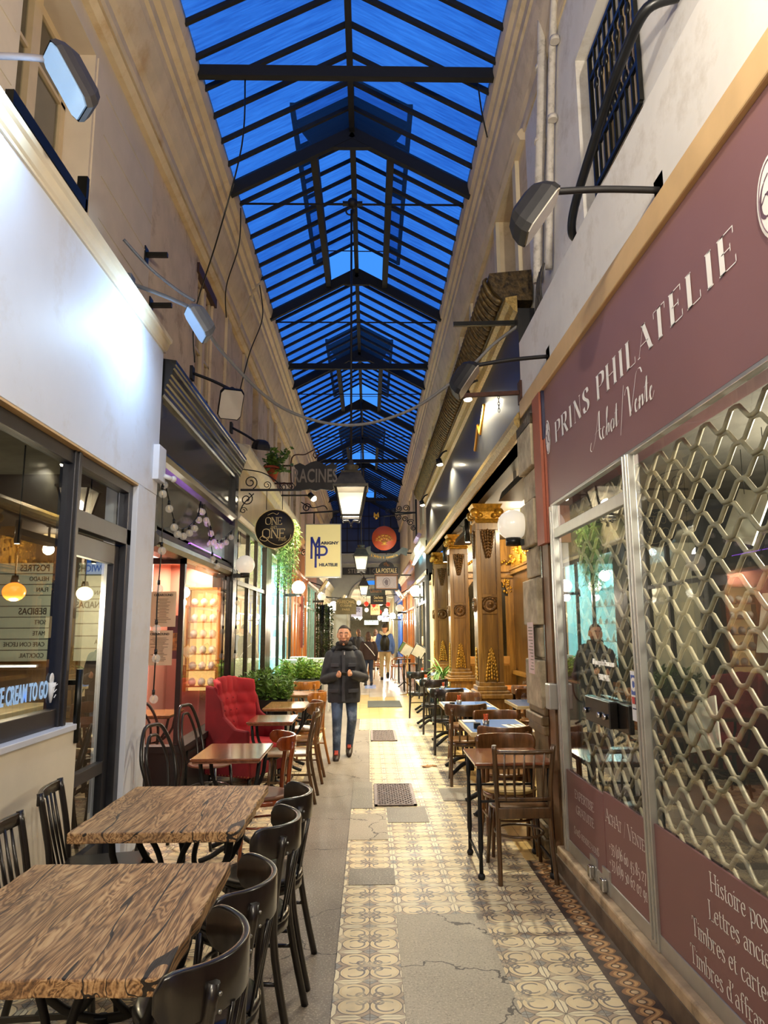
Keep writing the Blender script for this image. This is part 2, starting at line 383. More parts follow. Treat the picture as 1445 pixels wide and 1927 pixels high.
def m_square(name, c1, c2, sx, sy, joint, rough=.35, coat=0):
    m, t, b = base(name); p = coords(t, 'World'); X, Y, Z = xyz(t, p)
    a = (X*(1/sx)).fract(); c = (Y*(1/sy)).fract(); j = a.lt(.03).max(c.lt(.03))
    n = noise(t, 3, 4, p)
    k = mixc(t, ramp(t, n, [(.3, (0,0,0,1)), (.7, (1,1,1,1))]), lin(c1), lin(c2)); k = mixc(t, j, k, lin(joint))
    t.links.new(k.k, b.inputs['Base Color']); b.inputs['Roughness'].default_value = rough; b.inputs['Coat Weight'].default_value = coat; return m
def m_concrete(name, c1, c2, crack=True):
    m, t, b = base(name); p = coords(t, 'World')
    n = noise(t, 1.6, 6, p, .6); g = noise(t, 95, 2, p, .7)
    k = mixc(t, ramp(t, n, [(.3, (0,0,0,1)), (.7, (1,1,1,1))]), lin(c1), lin(c2))
    k = mixc(t, ramp(t, g, [(.56, (0,0,0,1)), (.66, (.55,.55,.55,1))]), k, lin('#d9cdb0'))
    k = mixc(t, ramp(t, g, [(.33, (.6,.6,.6,1)), (.42, (0,0,0,1))]), k, lin('#5d5345'))
    if crack:
        vn = t.nodes.new('ShaderNodeTexVoronoi'); vn.feature = 'DISTANCE_TO_EDGE'; vn.inputs['Scale'].default_value = 1.35
        d = noise(t, 2.5, 5, p, .6, out='Color'); mx = t.nodes.new('ShaderNodeMix'); mx.data_type = 'VECTOR'; mx.inputs[0].default_value = .25
        t.links.new(p.k, mx.inputs[4]); t.links.new(d.k, mx.inputs[5]); t.links.new(mx.outputs[1], vn.inputs['Vector'])
        e = Nd(t, vn.outputs['Distance']); k = mixc(t, e.lt(.0045+0)*n.gt(.46), k, lin('#4a4034'))
    t.links.new(k.k, b.inputs['Base Color']); b.inputs['Roughness'].default_value = .5; bump(t, b, g, .25, .003); return m
def m_oak():
    m, t, b = base('weathered_oak'); p = coords(t, 'Object', (9, 1.05, 9)); q = coords(t, 'Object')
    n = noise(t, 1.5, 3, p, .5, 1.3); X, Y, Z = xyz(t, p)
    g = ((n*60+X*3.0).sin()+1)*.5; h = noise(t, 9, 6, coords(t, 'Object', (9, .35, 9)), .7)
    f = g*.22+h*.78
    k = ramp(t, f, [(.31, lin('#46301c')), (.42, lin('#7d5a37')), (.52, lin('#a67e52')), (.68, lin('#c9a576'))])
    w = noise(t, 2.2, 4, coords(t, 'Object', (1.4, 1, 1)), .6)
    k = mixc(t, ramp(t, w, [(.45, (0,0,0,1)), (.7, (.55,.55,.55,1))]), k, lin('#6b5848'))
    cr_ = noise(t, .55, 3, coords(t, 'Object', (9, .8, 9)), .5, .5).near(.5, .006)
    k = mixc(t, cr_, k, lin('#1d130b'))
    t.links.new(k.k, b.inputs['Base Color']); b.inputs['Roughness'].default_value = .55; bump(t, b, f, .5, .006); return m
def m_wood(name, dark, light, rough=.3, sc=(22, 1.6, 22), coat=.2, kind='Object'):
    if name in MC: return MC[name]
    m, t, b = base(name); n = noise(t, 1.2, 5, coords(t, kind, sc), .6, .6)
    k = ramp(t, n, [(.28, lin(dark)), (.72, lin(light))]); t.links.new(k.k, b.inputs['Base Color'])
    b.inputs['Roughness'].default_value = rough; b.inputs['Coat Weight'].default_value = coat; b.inputs['Coat Roughness'].default_value = .12
    MC[name] = m; return m
def m_pane_roof():
    m = bpy.data.materials.new('wired_roof_glass'); m.use_nodes = True; t = m.node_tree; t.nodes.clear()
    o = t.nodes.new('ShaderNodeOutputMaterial'); p = coords(t, 'World', (1.2, 14, 1)); n = noise(t, 2.2, 5, p, .65)
    q = noise(t, .5, 3, coords(t, 'World'), .6)
    tr = t.nodes.new('ShaderNodeBsdfTransparent'); tl = t.nodes.new('ShaderNodeBsdfTranslucent'); df = t.nodes.new('ShaderNodeBsdfDiffuse')
    k = ramp(t, n*.55+q*.45, [(.36, (.28,.36,.55,1)), (.62, (.66,.74,.85,1))]); t.links.new(k.k, tr.inputs[0])
    tl.inputs[0].default_value = (.6,.68,.8,1); df.inputs[0].default_value = (.06,.07,.09,1)
    m1 = t.nodes.new('ShaderNodeMixShader'); m1.inputs[0].default_value = .07; m2 = t.nodes.new('ShaderNodeMixShader'); m2.inputs[0].default_value = .08
    t.links.new(tr.outputs[0], m1.inputs[1]); t.links.new(tl.outputs[0], m1.inputs[2]); t.links.new(m1.outputs[0], m2.inputs[1]); t.links.new(df.outputs[0], m2.inputs[2])
    t.links.new(m2.outputs[0], o.inputs[0]); return m
TILE = m_tile(); BORDER = m_border(); OAK = m_oak(); ROOFGLASS = m_pane_roof()
CONC = m_concrete('grey_concrete_strip', '#8b8070', '#74695a'); CONC2 = m_concrete('concrete_patch', '#b9ad94', '#a2967d'); CONC3 = m_concrete('dark_concrete_patch', '#8d8575', '#756e60', False)
YTILE = m_square('plain_yellow_tile', '#e0c585', '#cfae6b', .2, .2, '#a08455', .3); PALE = m_square('polished_pale_tile', '#d8cdbb', '#b9ab95', .4, .6, '#8d7d68', .3, .08)
GLASS = glass('window_glass', (.9,.93,.93), 1.25); DGLASS = glass('dark_window_glass', (.72,.75,.74), 1.7); CLEAR = glass('clear_glass', (.95,.96,.96), 1.0)
PLASTER = M('cream_plaster', '#cdb894', .8, 0, .1, 3, .1, dirt='#a8906e'); PLASTER2 = M('tan_plaster', '#cbb494', .8, 0, .1, 3, .15, dirt='#8d7358'); PLANK = M('painted_boards', '#c3b39c', .7, 0, .05, 4)
WHITE = M('white_paint', '#d3d9e6', .55, 0, .03, 2, .05, dirt='#c8c8cc'); WHITE2 = M('warm_white_paint', '#e2dac8', .6, 0, .04, 3); TRIMC = M('beige_trim_paint', '#c9a877', .55, 0, .06, 5)
RWALL = M('white_rendered_wall', '#d3cfc8', .75, 0, .06, 2.5, .1, dirt='#b5ada1'); CORN = M('cream_cornice_paint', '#ccb894', .6, 0, .08, 4, dirt='#b3956a'); CORN2 = M('greyed_cornice_paint', '#cbb999', .6, 0, .08, 4, dirt='#a5926f')
BLACK = M('black_metal', '#14140f', .35, .3, .2, 20); BLACKG = M('black_gloss_paint', '#0e0d0c', .26, 0, .3, 4, coat=.25); SOOT = M('sooty_roof_iron', '#080808', .8, 0, .2, 20); IRON = M('dusty_black_iron', '#121011', .6, .2, .3, 30); ANTH = M('anthracite_aluminium', '#3b3c42', .35, .5, .08, 6)
RUST = M('rusty_iron', '#4a2a1c', .7, .3, .3, 25); ALU = M('grey_aluminium', '#b5b3ac', .35, .7, .06, 10); PURPLE = M('mauve_vinyl', '#7e5654', .45, 0, .03, 2); PURPLE2 = M('mauve_sign_board', '#84605f', .4, 0, .04, 1.5)
LETTER = M('white_vinyl_letters', '#f4f1ea', .5, 0, .02); PINK = M('pink_wall_paint', '#c48a80', .7, 0, .04, 3); GOLD = M('gilded_ornament', '#b98a2e', .35, .55, .3, 25, .3); OLDGOLD = M('tarnished_gold_moulding', '#8a6f3d', .45, .4, .35, 30, .5)
WOODC = m_wood('golden_oak_panelling', '#5c3d14', '#a07632', .35, (14, 14, 1.2), .25, 'World'); WOODD = m_wood('dark_walnut', '#2b170d', '#55301a', .25, (14, 14, 1.5), .3, 'World'); WOODO = m_wood('orange_varnished_wood', '#8a4512', '#cc7c30', .3, (14, 14, 1.5), .3, 'World')
BENT = m_wood('brown_bentwood', '#412812', '#7d5430', .28, (20, 20, 3)); BENT2 = m_wood('dark_brown_bentwood', '#302012', '#614528', .28, (20, 20, 3)); BENTO = m_wood('honey_bentwood', '#7a4517', '#b9772f', .3, (20, 20, 3)); RED_W = m_wood('reddish_varnished_wood', '#54200c', '#8f4118', .2, (20, 20, 3), .5)
EBON = m_wood('blackened_bentwood', '#0e0b09', '#221b16', .3, (20, 20, 3), .25); TTOP = m_wood('brown_varnished_tabletop', '#5b2f1a', '#8f5434', .18, (16, 2, 16), .5); TTOP2 = m_wood('pale_brown_tabletop', '#7b5532', '#b48b5a', .2, (16, 2, 16), .4)
STONE = M('rough_pilaster_stone', '#aea083', .85, 0, .2, 9, .6, dirt='#5f5038'); KERB = M('worn_kerb_stone', '#b9a180', .75, 0, .18, 8, .3, dirt='#4d4034', ds=3.5); BLUE = M('blue_laminate', '#2a64a6', .38, 0, .06, 3); CREAMEDGE = M('cream_table_edge', '#d8c79a', .4, 0, .06, 8)
# ================================================================== SETTING
LX, RX = -1.8, 1.345
def bx(name, mat, *B, parent=None, bevel=0):
    m = MB()
    for b in B: m.box(*b)
    return m.build(name, mat, parent, bevel)
def sbx(name, mat, *B, bevel=0): return struct(bx(name, mat, *B, bevel=bevel))
# floor -----------------------------------------------------------
sbx('floor', CONC, (-5.6, 5.6, -4, 66, -.12, 0))
FT = .006
sbx('floor.001', TILE, (-.17, 1.125, -4, 6.95, -.01, FT), (0, 1.125, 6.95, 12.2, -.01, FT), (-.17, 1.125, 12.2, 13.7, -.01, FT), (-1.78, -.74, -4, 12.5, -.01, FT))
sbx('trim_1', BORDER, (1.125, 1.30, -4, 5.4, -.01, FT))
sbx('floor.002', YTILE, (-.35, 2.6, 13.7, 18.6, -.01, FT), (1.125, 2.6, 5.4, 13.7, -.01, FT))
sbx('floor.003', PALE, (-1.8, 1.345, 18.6, 34, -.01, FT), (-1.8, 1.345, 34, 62, -.01, FT), (.0, .95, 18.0, 20.5, 0, FT+.001))
PT = FT+.003
for i, (b, mt, lb) in enumerate([((.155, .655, 2.5, 4.45), CONC2, 'large cracked beige concrete slab let into the tiles'), ((-.138, .17, 4.95, 5.27), CONC3, 'small brown concrete patch beside the grey strip'),
        ((-.17, .15, 5.95, 6.75), CONC2, 'square concrete patch at a corner of the tiled field'), ((.16, .52, 6.45, 6.97), CONC3, 'grey concrete patch just below the nearest metal drain cover'),
        ((.72, 1.02, 7.2, 7.75), CONC3, 'thin grey patch under the brown chairs on the right'), ((-.17, .03, 6.95, 8.1), CONC3, 'narrow patch beside the drain cover')]):
    o = sbx('trim_2' if i == 0 else 'trim_2.%03d' % i, mt, (*b, 0, PT+.0004*i)); o['label'] = lb
# metal covers
def grate(x0, x1, y0, y1, lab):
    t = thing('drain_cover', lab, 'drain cover', ((x0+x1)/2, (y0+y1)/2, PT), 0, None)
    w, h = (x1-x0)/2, (y1-y0)/2; f = .018
    fm = MB()
    for b in ((-w, w, -h, -h+f), (-w, w, h-f, h), (-w, -w+f*1.6, -h, h), (w-f*1.6, w, -h, h)): fm.box(*b, 0, .014)
    fm.build('frame', M('worn_steel', '#93857f', .5, .3, .15, 20), t)
    bx('plate', M('dark_drain', '#5c504b', .7, .1, .15, 20), (-w, w, -h, h, 0, .004), parent=t)
    g = MB(); n = 8; k = 2*w/n
    for s in (1, -1):
        for i in range(-int(2*h/k)-2, n+int(2*h/k)+2):
            x = -w+i*k; a, b = (x, -h), (x+s*2*h*.62, h)
            def clipx(p, q):
                out = []
                for (u, v), (u2, v2) in ((p, q), (q, p)):
                    if u < -w: v = v+(v2-v)*(-w-u)/(u2-u); u = -w
                    elif u > w: v = v+(v2-v)*(w-u)/(u2-u); u = w
                    out.append((u, v))
                return out
            if max(a[0], b[0]) <= -w or min(a[0], b[0]) >= w: continue
            p, q = clipx(a, b)
            if abs(p[0]-q[0]) > .01: g.bar((p[0], p[1], .008), (q[0], q[1], .008), .012, .006)
    g.build('lattice', M('worn_steel', '#93857f'), t)
grate(.05, .45, 7.02, 7.95, 'nearest square steel drain cover with diamond lattice in the tiled floor')
grate(.027, .42, 10.95, 12.05, 'second steel drain cover further along the tiled floor')
tag(bx('doormat', M('dark_grey_mat', '#55564f', .9, 0, .1, 30), (-.03, .71, 15.6, 16.95, FT, FT+.012)), 'dark grey rectangular mat lying on the plain yellow tiles', 'mat')
tag(bx('bright_floor_plate', M('glowing_floor_plate', '#8fa7d8', .2, emit='#cfe0ff', es=.08), (-.12, .2, 20.6, 21.8, FT, FT+.01)), 'small bright plate set in the far floor beside the walking man', 'floor plate')  # stands for a bright grate; its glow is put into the colour
def leaf(x, y, s, a, lab):
    m = MB(); pts = [(0,0), (.3,.12), (.5,.4), (.35,.45), (.55,.8), (.2,.75), (0,1.1), (-.2,.7), (-.5,.75), (-.35,.42), (-.5,.3), (-.25,.1)]
    c, q = math.cos(a), math.sin(a)
    m.prism([((u*c-v*q)*s, (u*q+v*c)*s, .012*abs(u)*2) for u, v in pts], (0,0,.003))
    o = m.build('dry_leaf', M('dry_leaf', '#9a6a33', .8, 0, .2, 20)); o.location = (x, y, FT); tag(o, lab, 'leaf')
leaf(.72, 8.9, .13, .6, 'curled dry brown leaf on the tiles by the chair legs')
leaf(.82, 9.0, .09, 2.2, 'smaller dry leaf lying beside the curled one')
# upper walls -------------------------------------------------------
ULX, URX, ZE = -2.05, 1.52, 7.2
def upper_wall(X, side, wins, y0, y1, mat, name):
    """wall slab with rectangular openings (ya,yb,za,zb)"""
    m = MB(); xa, xb = (X-.3, X) if side < 0 else (X, X+.3); z0, z1 = (3.3 if side < 0 else 3.57), ZE+.1; y = y0
    for ya, yb, za, zb in sorted(wins):
        if ya > y: m.box(xa, xb, y, ya, z0, z1)
        m.box(xa, xb, ya, yb, z0, za); m.box(xa, xb, ya, yb, zb, z1); y = yb
    if y < y1: m.box(xa, xb, y, y1, z0, z1)
    return struct(m.build(name, mat))
LW = [(3.70, 4.75, 4.5, 5.95), (8.0, 8.85, 4.5, 5.95), (12.1, 12.75, 4.5, 6.0), (15.5, 16.2, 4.5, 6.0), (19, 19.7, 4.5, 6), (22.5, 23.2, 4.5, 6), (26, 26.7, 4.5, 6)]
upper_wall(ULX, -1, [w for w in LW if w[0] < 6], -4, 6.2, PLANK, 'wall_left')
upper_wall(ULX, -1, [w for w in LW if w[0] > 6], 6.2, 34, PLASTER2, 'wall_left.001')
RW = [(3.45, 4.53, 4.4, 5.75), (6.55, 7.5, 4.6, 6.3), (9.7, 10.75, 4.6, 6.3), (12.9, 13.9, 4.6, 6.3), (16, 17, 4.6, 6.3), (19.2, 20.2, 4.6, 6.3), (22.4, 23.4, 4.6, 6.3), (25.6, 26.6, 4.6, 6.3)]
upper_wall(URX, 1, [w for w in RW if w[0] < 6], -4, 6.1, RWALL, 'wall_right')
upper_wall(URX, 1, [w for w in RW if w[0] > 6], 6.1, 34, PLASTER, 'wall_right.001')
# board joints on the left upper wall (shallow grooves drawn as thin battens)
m = MB()
for z in (4.75, 5.1, 5.45, 5.8, 6.15): m.box(ULX, ULX+.006, 4.8, 6.2, z, z+.008); m.box(ULX, ULX+.006, -4, 3.65, z, z+.008)
m.box(ULX, ULX+.012, 4.78, 4.95, 4.4, 5.95)
struct(m.build('trim_3', PLANK))
# cornices (profile swept along the passage)
def sweep(name, mat, prof, y0, y1, par=None):
    m = MB(); m.prism([(x, y0, z) for x, z in prof], (0, y1-y0, 0)); o = m.build(name, mat, par)
    return o if par else struct(o)
def cornprof(s, xw, xe):
    d = xe-xw
    f = [(0, 6.38), (.06, 6.38), (.1, 6.42), (.1, 6.5), (.2, 6.55), (.34, 6.66), (.46, 6.78), (.5, 6.86), (.58, 6.88), (.6, 6.97), (.74, 7.0), (.78, 7.06), (.93, 7.1), (1.0, 7.2), (1.0, 7.28), (0, 7.28)]
    return [(xw+d*a, z) for a, z in f]
sweep('trim_4', CORN, cornprof(-1, ULX, -1.685), -4, 10.5); sweep('trim_4.001', CORN, cornprof(-1, ULX, -1.685), 10.6, 34)
sweep('trim_5', CORN2, cornprof(1, URX, 1.27), -4, 34)
sweep('trim_6', CORN, [(ULX, 6.12), (ULX+.05, 6.12), (ULX+.09, 6.17), (ULX+.05, 6.22), (ULX, 6.24)], -4, 34)
sweep('trim_7', CORN2, [(URX, 6.3), (URX-.05, 6.3), (URX-.08, 6.36), (URX-.04, 6.42), (URX, 6.42)], 6.1, 34)
# windows in the upper walls
FRAMEC = M('cream_window_frame', '#cdb58c', .5, 0, .06, 6); SHUT = m_wood('weathered_brown_shutter', '#40352b', '#6f6250', .6, (14, 14, 1.2), 0, 'World'); CURT = M('pink_curtain', '#b8656a', .9, 0, .08, 12)
def casement(w, side, X, name, shutters=False, curtain=False):
    ya, yb, za, zb = w; d = -1 if side < 0 else 1; x = X+d*(.03 if curtain else .2); k = .07
    fr = MB()
    for b in ((ya, yb, za, za+k), (ya, yb, zb-k, zb)): fr.box(min(x, x+d*.05), max(x, x+d*.05), b[0], b[1], b[2], b[3])
    ym = (ya+yb)/2
    for y in (ya, yb-k): fr.box(min(x, x+d*.05), max(x, x+d*.05), y, y+k, za, zb)
    fr.box(min(x-d*.02, x+d*.05), max(x-d*.02, x+d*.05), ym-k*.8, ym+k*.8, za, zb)
    for z in (za+(zb-za)*.36, za+(zb-za)*.68): fr.box(min(x, x+d*.04), max(x, x+d*.04), ya, yb, z-.015, z+.015)
    o = struct(fr.build(name, SHUT if shutters else FRAMEC))
    if shutters:
        s = MB()
        s.box(min(x, x+d*.03), max(x, x+d*.03), ya+k, yb-k, za+k, zb-k)
        for y in (ya+.1, ym+.06): s.box(min(x-d*.02, x), max(x-d*.02, x), y, y+(ym-ya)-.17, za+.12, zb-.5)
        s.build('shutter', SHUT, o)
    else:
        bx('pane', DGLASS, (min(x+d*.02, x+d*.026), max(x+d*.02, x+d*.026), ya+k, yb-k, za+k, zb-k), parent=o)
        bx('window_backing', CURT if curtain else M('dim_room', '#6d6257', .9), (min(x+d*.03, x+d*.05), max(x+d*.03, x+d*.05), ya, yb, za, zb), parent=o)  # without a curtain, the sheet's dull colour stands in for a dim room
    return o
for i, w in enumerate(LW): casement(w, -1, ULX, 'window_%d' % (i+1), False, i == 1)
for i, w in enumerate(RW): casement(w, 1, URX, 'window_%d' % (i+11), i > 0)
sbx('trim_8', BLACK, (ULX-.02, ULX+.05, 3.60, 4.66, 4.60, 4.685), (ULX-.02, ULX+.05, 4.63, 4.67, 4.60, 4.86)); 
sbx('trim_9', M('dark_brown_lintel', '#3a1f16', .6), (ULX-.05, ULX+.03, 7.93, 8.92, 5.9, 6.02))
# reveals / pale window surrounds on the right upper wall
m = MB()
for ya, yb, za, zb in RW[1:]:
    m.box(URX-.04, URX, ya-.14, ya, za-.1, zb+.1); m.box(URX-.04, URX, yb, yb+.14, za-.1, zb+.1); m.box(URX-.05, URX, ya-.18, yb+.18, zb+.05, zb+.16)
struct(m.build('trim_10', M('warm_stone_surround', '#cdbf9f', .7, 0, .08, 5)))
m = MB()
for y in (9.6, 11.0, 13.9, 14.9, 17.8, 20.8): m.box(ULX, ULX+.04, y, y+.3, 4.3, 6.1)
struct(m.build('trim_11', PLASTER))
# ------------------------------------------------------------------ glazed roof
RGX, RZ = -.2, 8.04; EL, ER = -1.76, 1.33; SLL = (RZ-ZE)/(RGX-EL); SLR = (RZ-ZE)/(ER-RGX)
T0, TS = 8.19, 3.64
def zroof(x): return RZ-(RGX-x)*SLL if x < RGX else RZ-(x-RGX)*SLR
roof = struct(bx('ceiling', SOOT, (RGX-.035, RGX+.035, -4, 34, RZ-.09, RZ+.04)), 'black iron ridge of the glazed roof')
trusses = [T0+TS*k for k in range(-3, 8)]
LH = .47
lanterns = [k for k in range(len(trusses)-1) if (k-3) % 2 == 0]
def inlant(y): return any(trusses[k]-.01 < y < trusses[k+1]+.01 for k in lanterns)
gl = MB(); ra = MB(); hv = MB()
y = -4
segs = [-4]+trusses+[34]
for a, b in zip(segs, segs[1:]):
    if b <= a: continue
    mid = (a+b)/2
    for s in (-1, 1):
        xe = EL if s < 0 else ER; xi = RGX+s*.52 if inlant(mid) else RGX
        gl.add([(xe, a, zroof(xe)), (xi, a, zroof(xi)), (xi, b, zroof(xi)), (xe, b, zroof(xe))], [(0,1,2,3)])
        n = max(1, round((b-a)/.405))
        for i in range(1, n):
            yy = a+(b-a)*i/n
            ra.bar((xe, yy, zroof(xe)-.02), (xi, yy, zroof(xi)-.02), .038, .05)
    if inlant(mid):
        for s in (-1, 1):
            xi = RGX+s*.5; xo = RGX+s*.74; zt = zroof(xi)+LH; zo = zroof(xo)+LH
            gl.add([(xo, a-.32, zo), (RGX, a-.32, RZ+LH), (RGX, b-.12, RZ+LH), (xo, b-.12, zo)], [(0,1,2,3)])
            n = round((b-a)/.37)
            for i in range(n+1):
                yy = a-.3+(b-.14-a+.3)*i/n
                ra.bar((xo, yy, zo-.02), (RGX, yy, RZ+LH-.02), .035, .045)
            hv.box(min(xi-.045, xi+.045), max(xi-.045, xi+.045), a, b, zroof(xi)-.1, zroof(xi)+.12)
            hv.bar((xo, a-.3, zo), (xo, b-.12, zo), .06, .08)
            hv.box(min(xi, xi+s*.03), max(xi, xi+s*.03), a, b-.1, zroof(xi), zt)
            hv.bar((RGX, a+1.2, zroof(xi)-.02), (xi, a+1.2, zroof(xi)-.02), .012, .012); hv.bar((RGX, a+2.5, zroof(xi)-.02), (xi, a+2.5, zroof(xi)-.02), .012, .012)
            hv.prism([(RGX, a-.02, RZ+LH), (xo, a-.02, zo), (xi, a-.02, zroof(xi)), (RGX, a-.02, RZ)], (0, .04, 0))
        hv.bar((RGX, a-.32, RZ+LH-.02), (RGX, b-.12, RZ+LH-.02), .06, .08)
for yy in trusses:
    for s in (-1, 1):
        xe = EL if s < 0 else ER
        hv.bar((xe, yy, zroof(xe)-.07), (RGX, yy, RZ-.07), .07, .17)
        hv.prism([(RGX, yy-.03, RZ-.1), (RGX+s*.3, yy-.03, zroof(RGX+s*.3)-.13), (RGX+s*.14, yy-.03, RZ-.3), (RGX, yy-.03, RZ-.3)], (0, .06, 0))
gl.build('glazing', ROOFGLASS, roof); ra.build('glazing_bar', SOOT, roof); hv.build('truss', SOOT, roof)
# tie beams and rods, each its own member
def tie(y, r, z=ZE):
    m = MB(); m.tube([(-1.72, y, z), (1.3, y, z)], r, 8) if r < .02 else m.bar((-1.74, y, z), (1.32, y, z), .07, .12)
    return struct(m.build('trim_12', SOOT))
for y, r in ((6.33, .04), (8.56, .014), (12.2, .014), (14.4, .045), (16.2, .012), (20.0, .012), (23, .04), (26, .012), (30, .04)): tie(y, r)
m = MB(); m.ball((-.2, 8.56, ZE+.02), .07, 12, 8); m.box(-.33, .0-.07, 8.53, 8.59, ZE-.01, ZE+.03); m.tube([(-.235+.05*math.cos(a), 8.56, ZE-.1+.05*math.sin(a)) for a in [i*PI/8 for i in range(16)]], .012, 6, True)
struct(m.build('trim_13', IRON))
# thin hanging wires
def wire(pts, r, label, mat=BLACK, cat='cable', n=6, name='hanging_wire', smooth=6):
    o = MB().tube(cr(pts, smooth), r, n).build(name, mat); return tag(o, label, cat)
wire([(-1.23, 6.33, 7.12), (-1.25, 6.36, 6.4), (-1.5, 6.6, 5.6), (-1.97, 7.6, 5.2), (-2.0, 7.8, 4.7)], .008, 'thin dark wire dropping from the first tie beam to the left wall')
wire([(1.12, 6.33, 7.1), (1.15, 6.34, 6.8), (1.21, 6.4, 6.55)], .008, 'short dark wire hanging off the right end of the first tie beam')
wire([(-1.66, 8.5, 7.1), (-1.68, 8.55, 6.6), (-1.9, 8.9, 6.2), (-1.95, 9.2, 5.9)], .008, 'loose black wire running down over the left cornice')
wire([(-1.7, 10.4, 7.0), (-1.66, 10.5, 6.5), (-1.85, 10.5, 5.9), (-2.0, 10.5, 5.2)], .009, 'wavy black wire on the left cornice beyond the second lamp')
# end facade with arch ------------------------------------------------
GREYB = M('blue_grey_facade', '#a3a59c', .8, 0, .08, 2)
m = MB(); ye = 34
AX, AR, AZ = .15, 1.05, 2.95
out = [(-2.1, 0), (AX-AR, 0)]+[(AX+AR*math.cos(a), AZ+AR*math.sin(a)) for a in [PI-PI*i/20 for i in range(21)]]+[(AX+AR, 0), (1.6, 0), (1.6, 5.3), (-2.1, 5.3)]
m.prism([(x, ye, z) for x, z in out], (0, .4, 0))
struct(m.build('wall_back', GREYB))
m = MB(); m.tube([(AX-1.12, ye-.03, 0.2), (AX-1.12, ye-.03, AZ)]+[(AX+1.12*math.cos(a), ye-.03, AZ+1.12*math.sin(a)) for a in [PI-PI*i/20 for i in range(1, 20)]]+[(AX+1.12, ye-.03, AZ), (AX+1.12, ye-.03, .2)], .06, 8)
for z in (4.75, 5.2): m.box(-2.0, 1.5, ye-.08, ye, z, z+.07)
struct(m.build('trim_14', M('pale_stone_moulding', '#a9a79c', .7)))
gm = MB(); gm.box(-2.1, 1.6, ye+.1, ye+.2, 5.3, 5.36)
for x in [-2.1+.53*i for i in range(8)]: gm.box(x-.02, x+.02, ye+.1, ye+.16, 5.3, 8.0)
for z in (5.9, 6.5, 7.1): gm.box(-2.1, 1.6, ye+.1, ye+.16, z, z+.04)
gw = struct(gm.build('window_30', IRON)); bx('pane', M('dark_gable_glass', '#1c2c52', .3, 0, .2, 2), (-2.1, 1.6, ye+.12, ye+.13, 5.3, 8.0), parent=gw)
sbx('wall_back.001', M('far_lit_wall', '#d9d5bf', .7), (-2, 2, 62, 62.2, 0, 4)); sbx('ceiling.001', M('far_pale_ceiling', '#b9b7a6', .8), (-2, 2, 34.4, 62, 3.6, 3.8))
sbx('wall_left.002', M('far_lit_shops', '#b3a079', .7, 0, .4, 1.2), (-2, -1.6, 34.4, 62, 0, 3.6)); sbx('wall_right.002', M('far_lit_shops', '#b3a079'), (1.5, 1.9, 34.4, 62, 0, 3.6))
# enclosure behind the viewpoint
sbx('wall_front', PLASTER, (-2.2, 1.9, -4.2, -4, 0, 8))
# ================================================================== LEFT SIDE
# --- white ice-cream shop --------------------------------------------------
sbx('wall_left.003', WHITE, (-2.05, LX, -4, 5.95, 2.79, 4.12), (-2.05, LX, 5.47, 5.62, 0, 2.79), (-2.05, LX-.004, 5.625, 5.95, 0, 2.79), bevel=.004)
wl = sbx('wall_left.004', WHITE2, (-2.05, LX, -4, 4.56, 0, 1.06)); bx('sill', WHITE, (-2.05, LX+.015, -4, 4.57, 1.06, 1.095), parent=wl, bevel=.004)
sbx('trim_20', TRIMC, (-1.93, LX-.002, -4, 5.47, 2.775, 2.789))
sweep('trim_21', M('ivory_cornice_paint', '#d9cbae', .5, 0, .05, 4), [(LX, 4.07), (LX+.015, 4.07), (LX+.015, 4.09), (LX+.03, 4.1), (LX+.04, 4.13), (LX+.045, 4.15), (LX+.065, 4.16), (LX+.07, 4.19), (LX+.05, 4.2), (ULX, 4.23), (ULX, 4.07)], -4, 5.97)
GX = -1.87
w = MB()
for b in ((-4, 4.44, 1.095, 1.2), (-4, 4.44, 2.69, 2.775)): w.box(GX-.05, GX+.02, *b)
for y in (.8, 2.9): w.box(GX-.05, GX+.02, y, y+.09, 1.2, 2.69)
w.box(GX-.06, GX+.035, 4.36, 4.47, 0, 2.775); w.box(GX-.03, GX+.05, 4.39, 4.43, 0, 2.775)
w1 = struct(w.build('window_40', ANTH, bevel=.004)); bx('pane', GLASS, (GX-.012, GX-.004, -4, 4.36, 1.2, 2.69), parent=w1)
font('ICE CREAM TO GO', .135, (GX+.001, 3.965, 1.315), MXL, M('pale_blue_vinyl', '#9cc4f0', .5, emit='#9cc4f0', es=.12), w1, sx=.525, bold=.003)
cone = MB(); cone.ball((GX+.006, 4.30, 1.375), .03, 10, 8, (.2,1,1.2)); cone.cyl((GX+.006, 4.30, 1.355), (GX+.006, 4.30, 1.24), .028, .006, 8)
for i in range(3): cone.bar((GX+.03, 4.275+.008*i, 1.33-.03*i), (GX+.03, 4.325-.006*i, 1.345-.03*i), .004, .004)
cone.build('cone_decal', M('cone_white', '#eef2fb', .5), w1)
d = MB()
d.box(GX-.06, GX+.03, 4.47, 5.47, 2.30, 2.42); d.box(GX-.06, GX+.03, 4.47, 5.47, 2.70, 2.775); d.box(GX-.06, GX+.03, 5.38, 5.47, 0, 2.70)
d1 = struct(d.build('door_1', ANTH, bevel=.003)); bx('transom_pane', GLASS, (GX-.012, GX-.006, 4.47, 5.38, 2.42, 2.70), parent=d1)
q = MB(); dx = GX-.04
for b in ((4.49, 4.58, .02, 2.28), (5.28, 5.37, .02, 2.28), (4.58, 5.28, 2.14, 2.28), (4.58, 5.28, .02, .2), (4.58, 5.28, .66, .74)): q.box(dx-.03, dx+.02, *b)
lf = q.build('door_leaf', ANTH, d1, bevel=.003); bx('door_pane', GLASS, (dx-.012, dx-.006, 4.58, 5.28, .2, 2.14), parent=lf)
h = MB(); hx = GX+.075
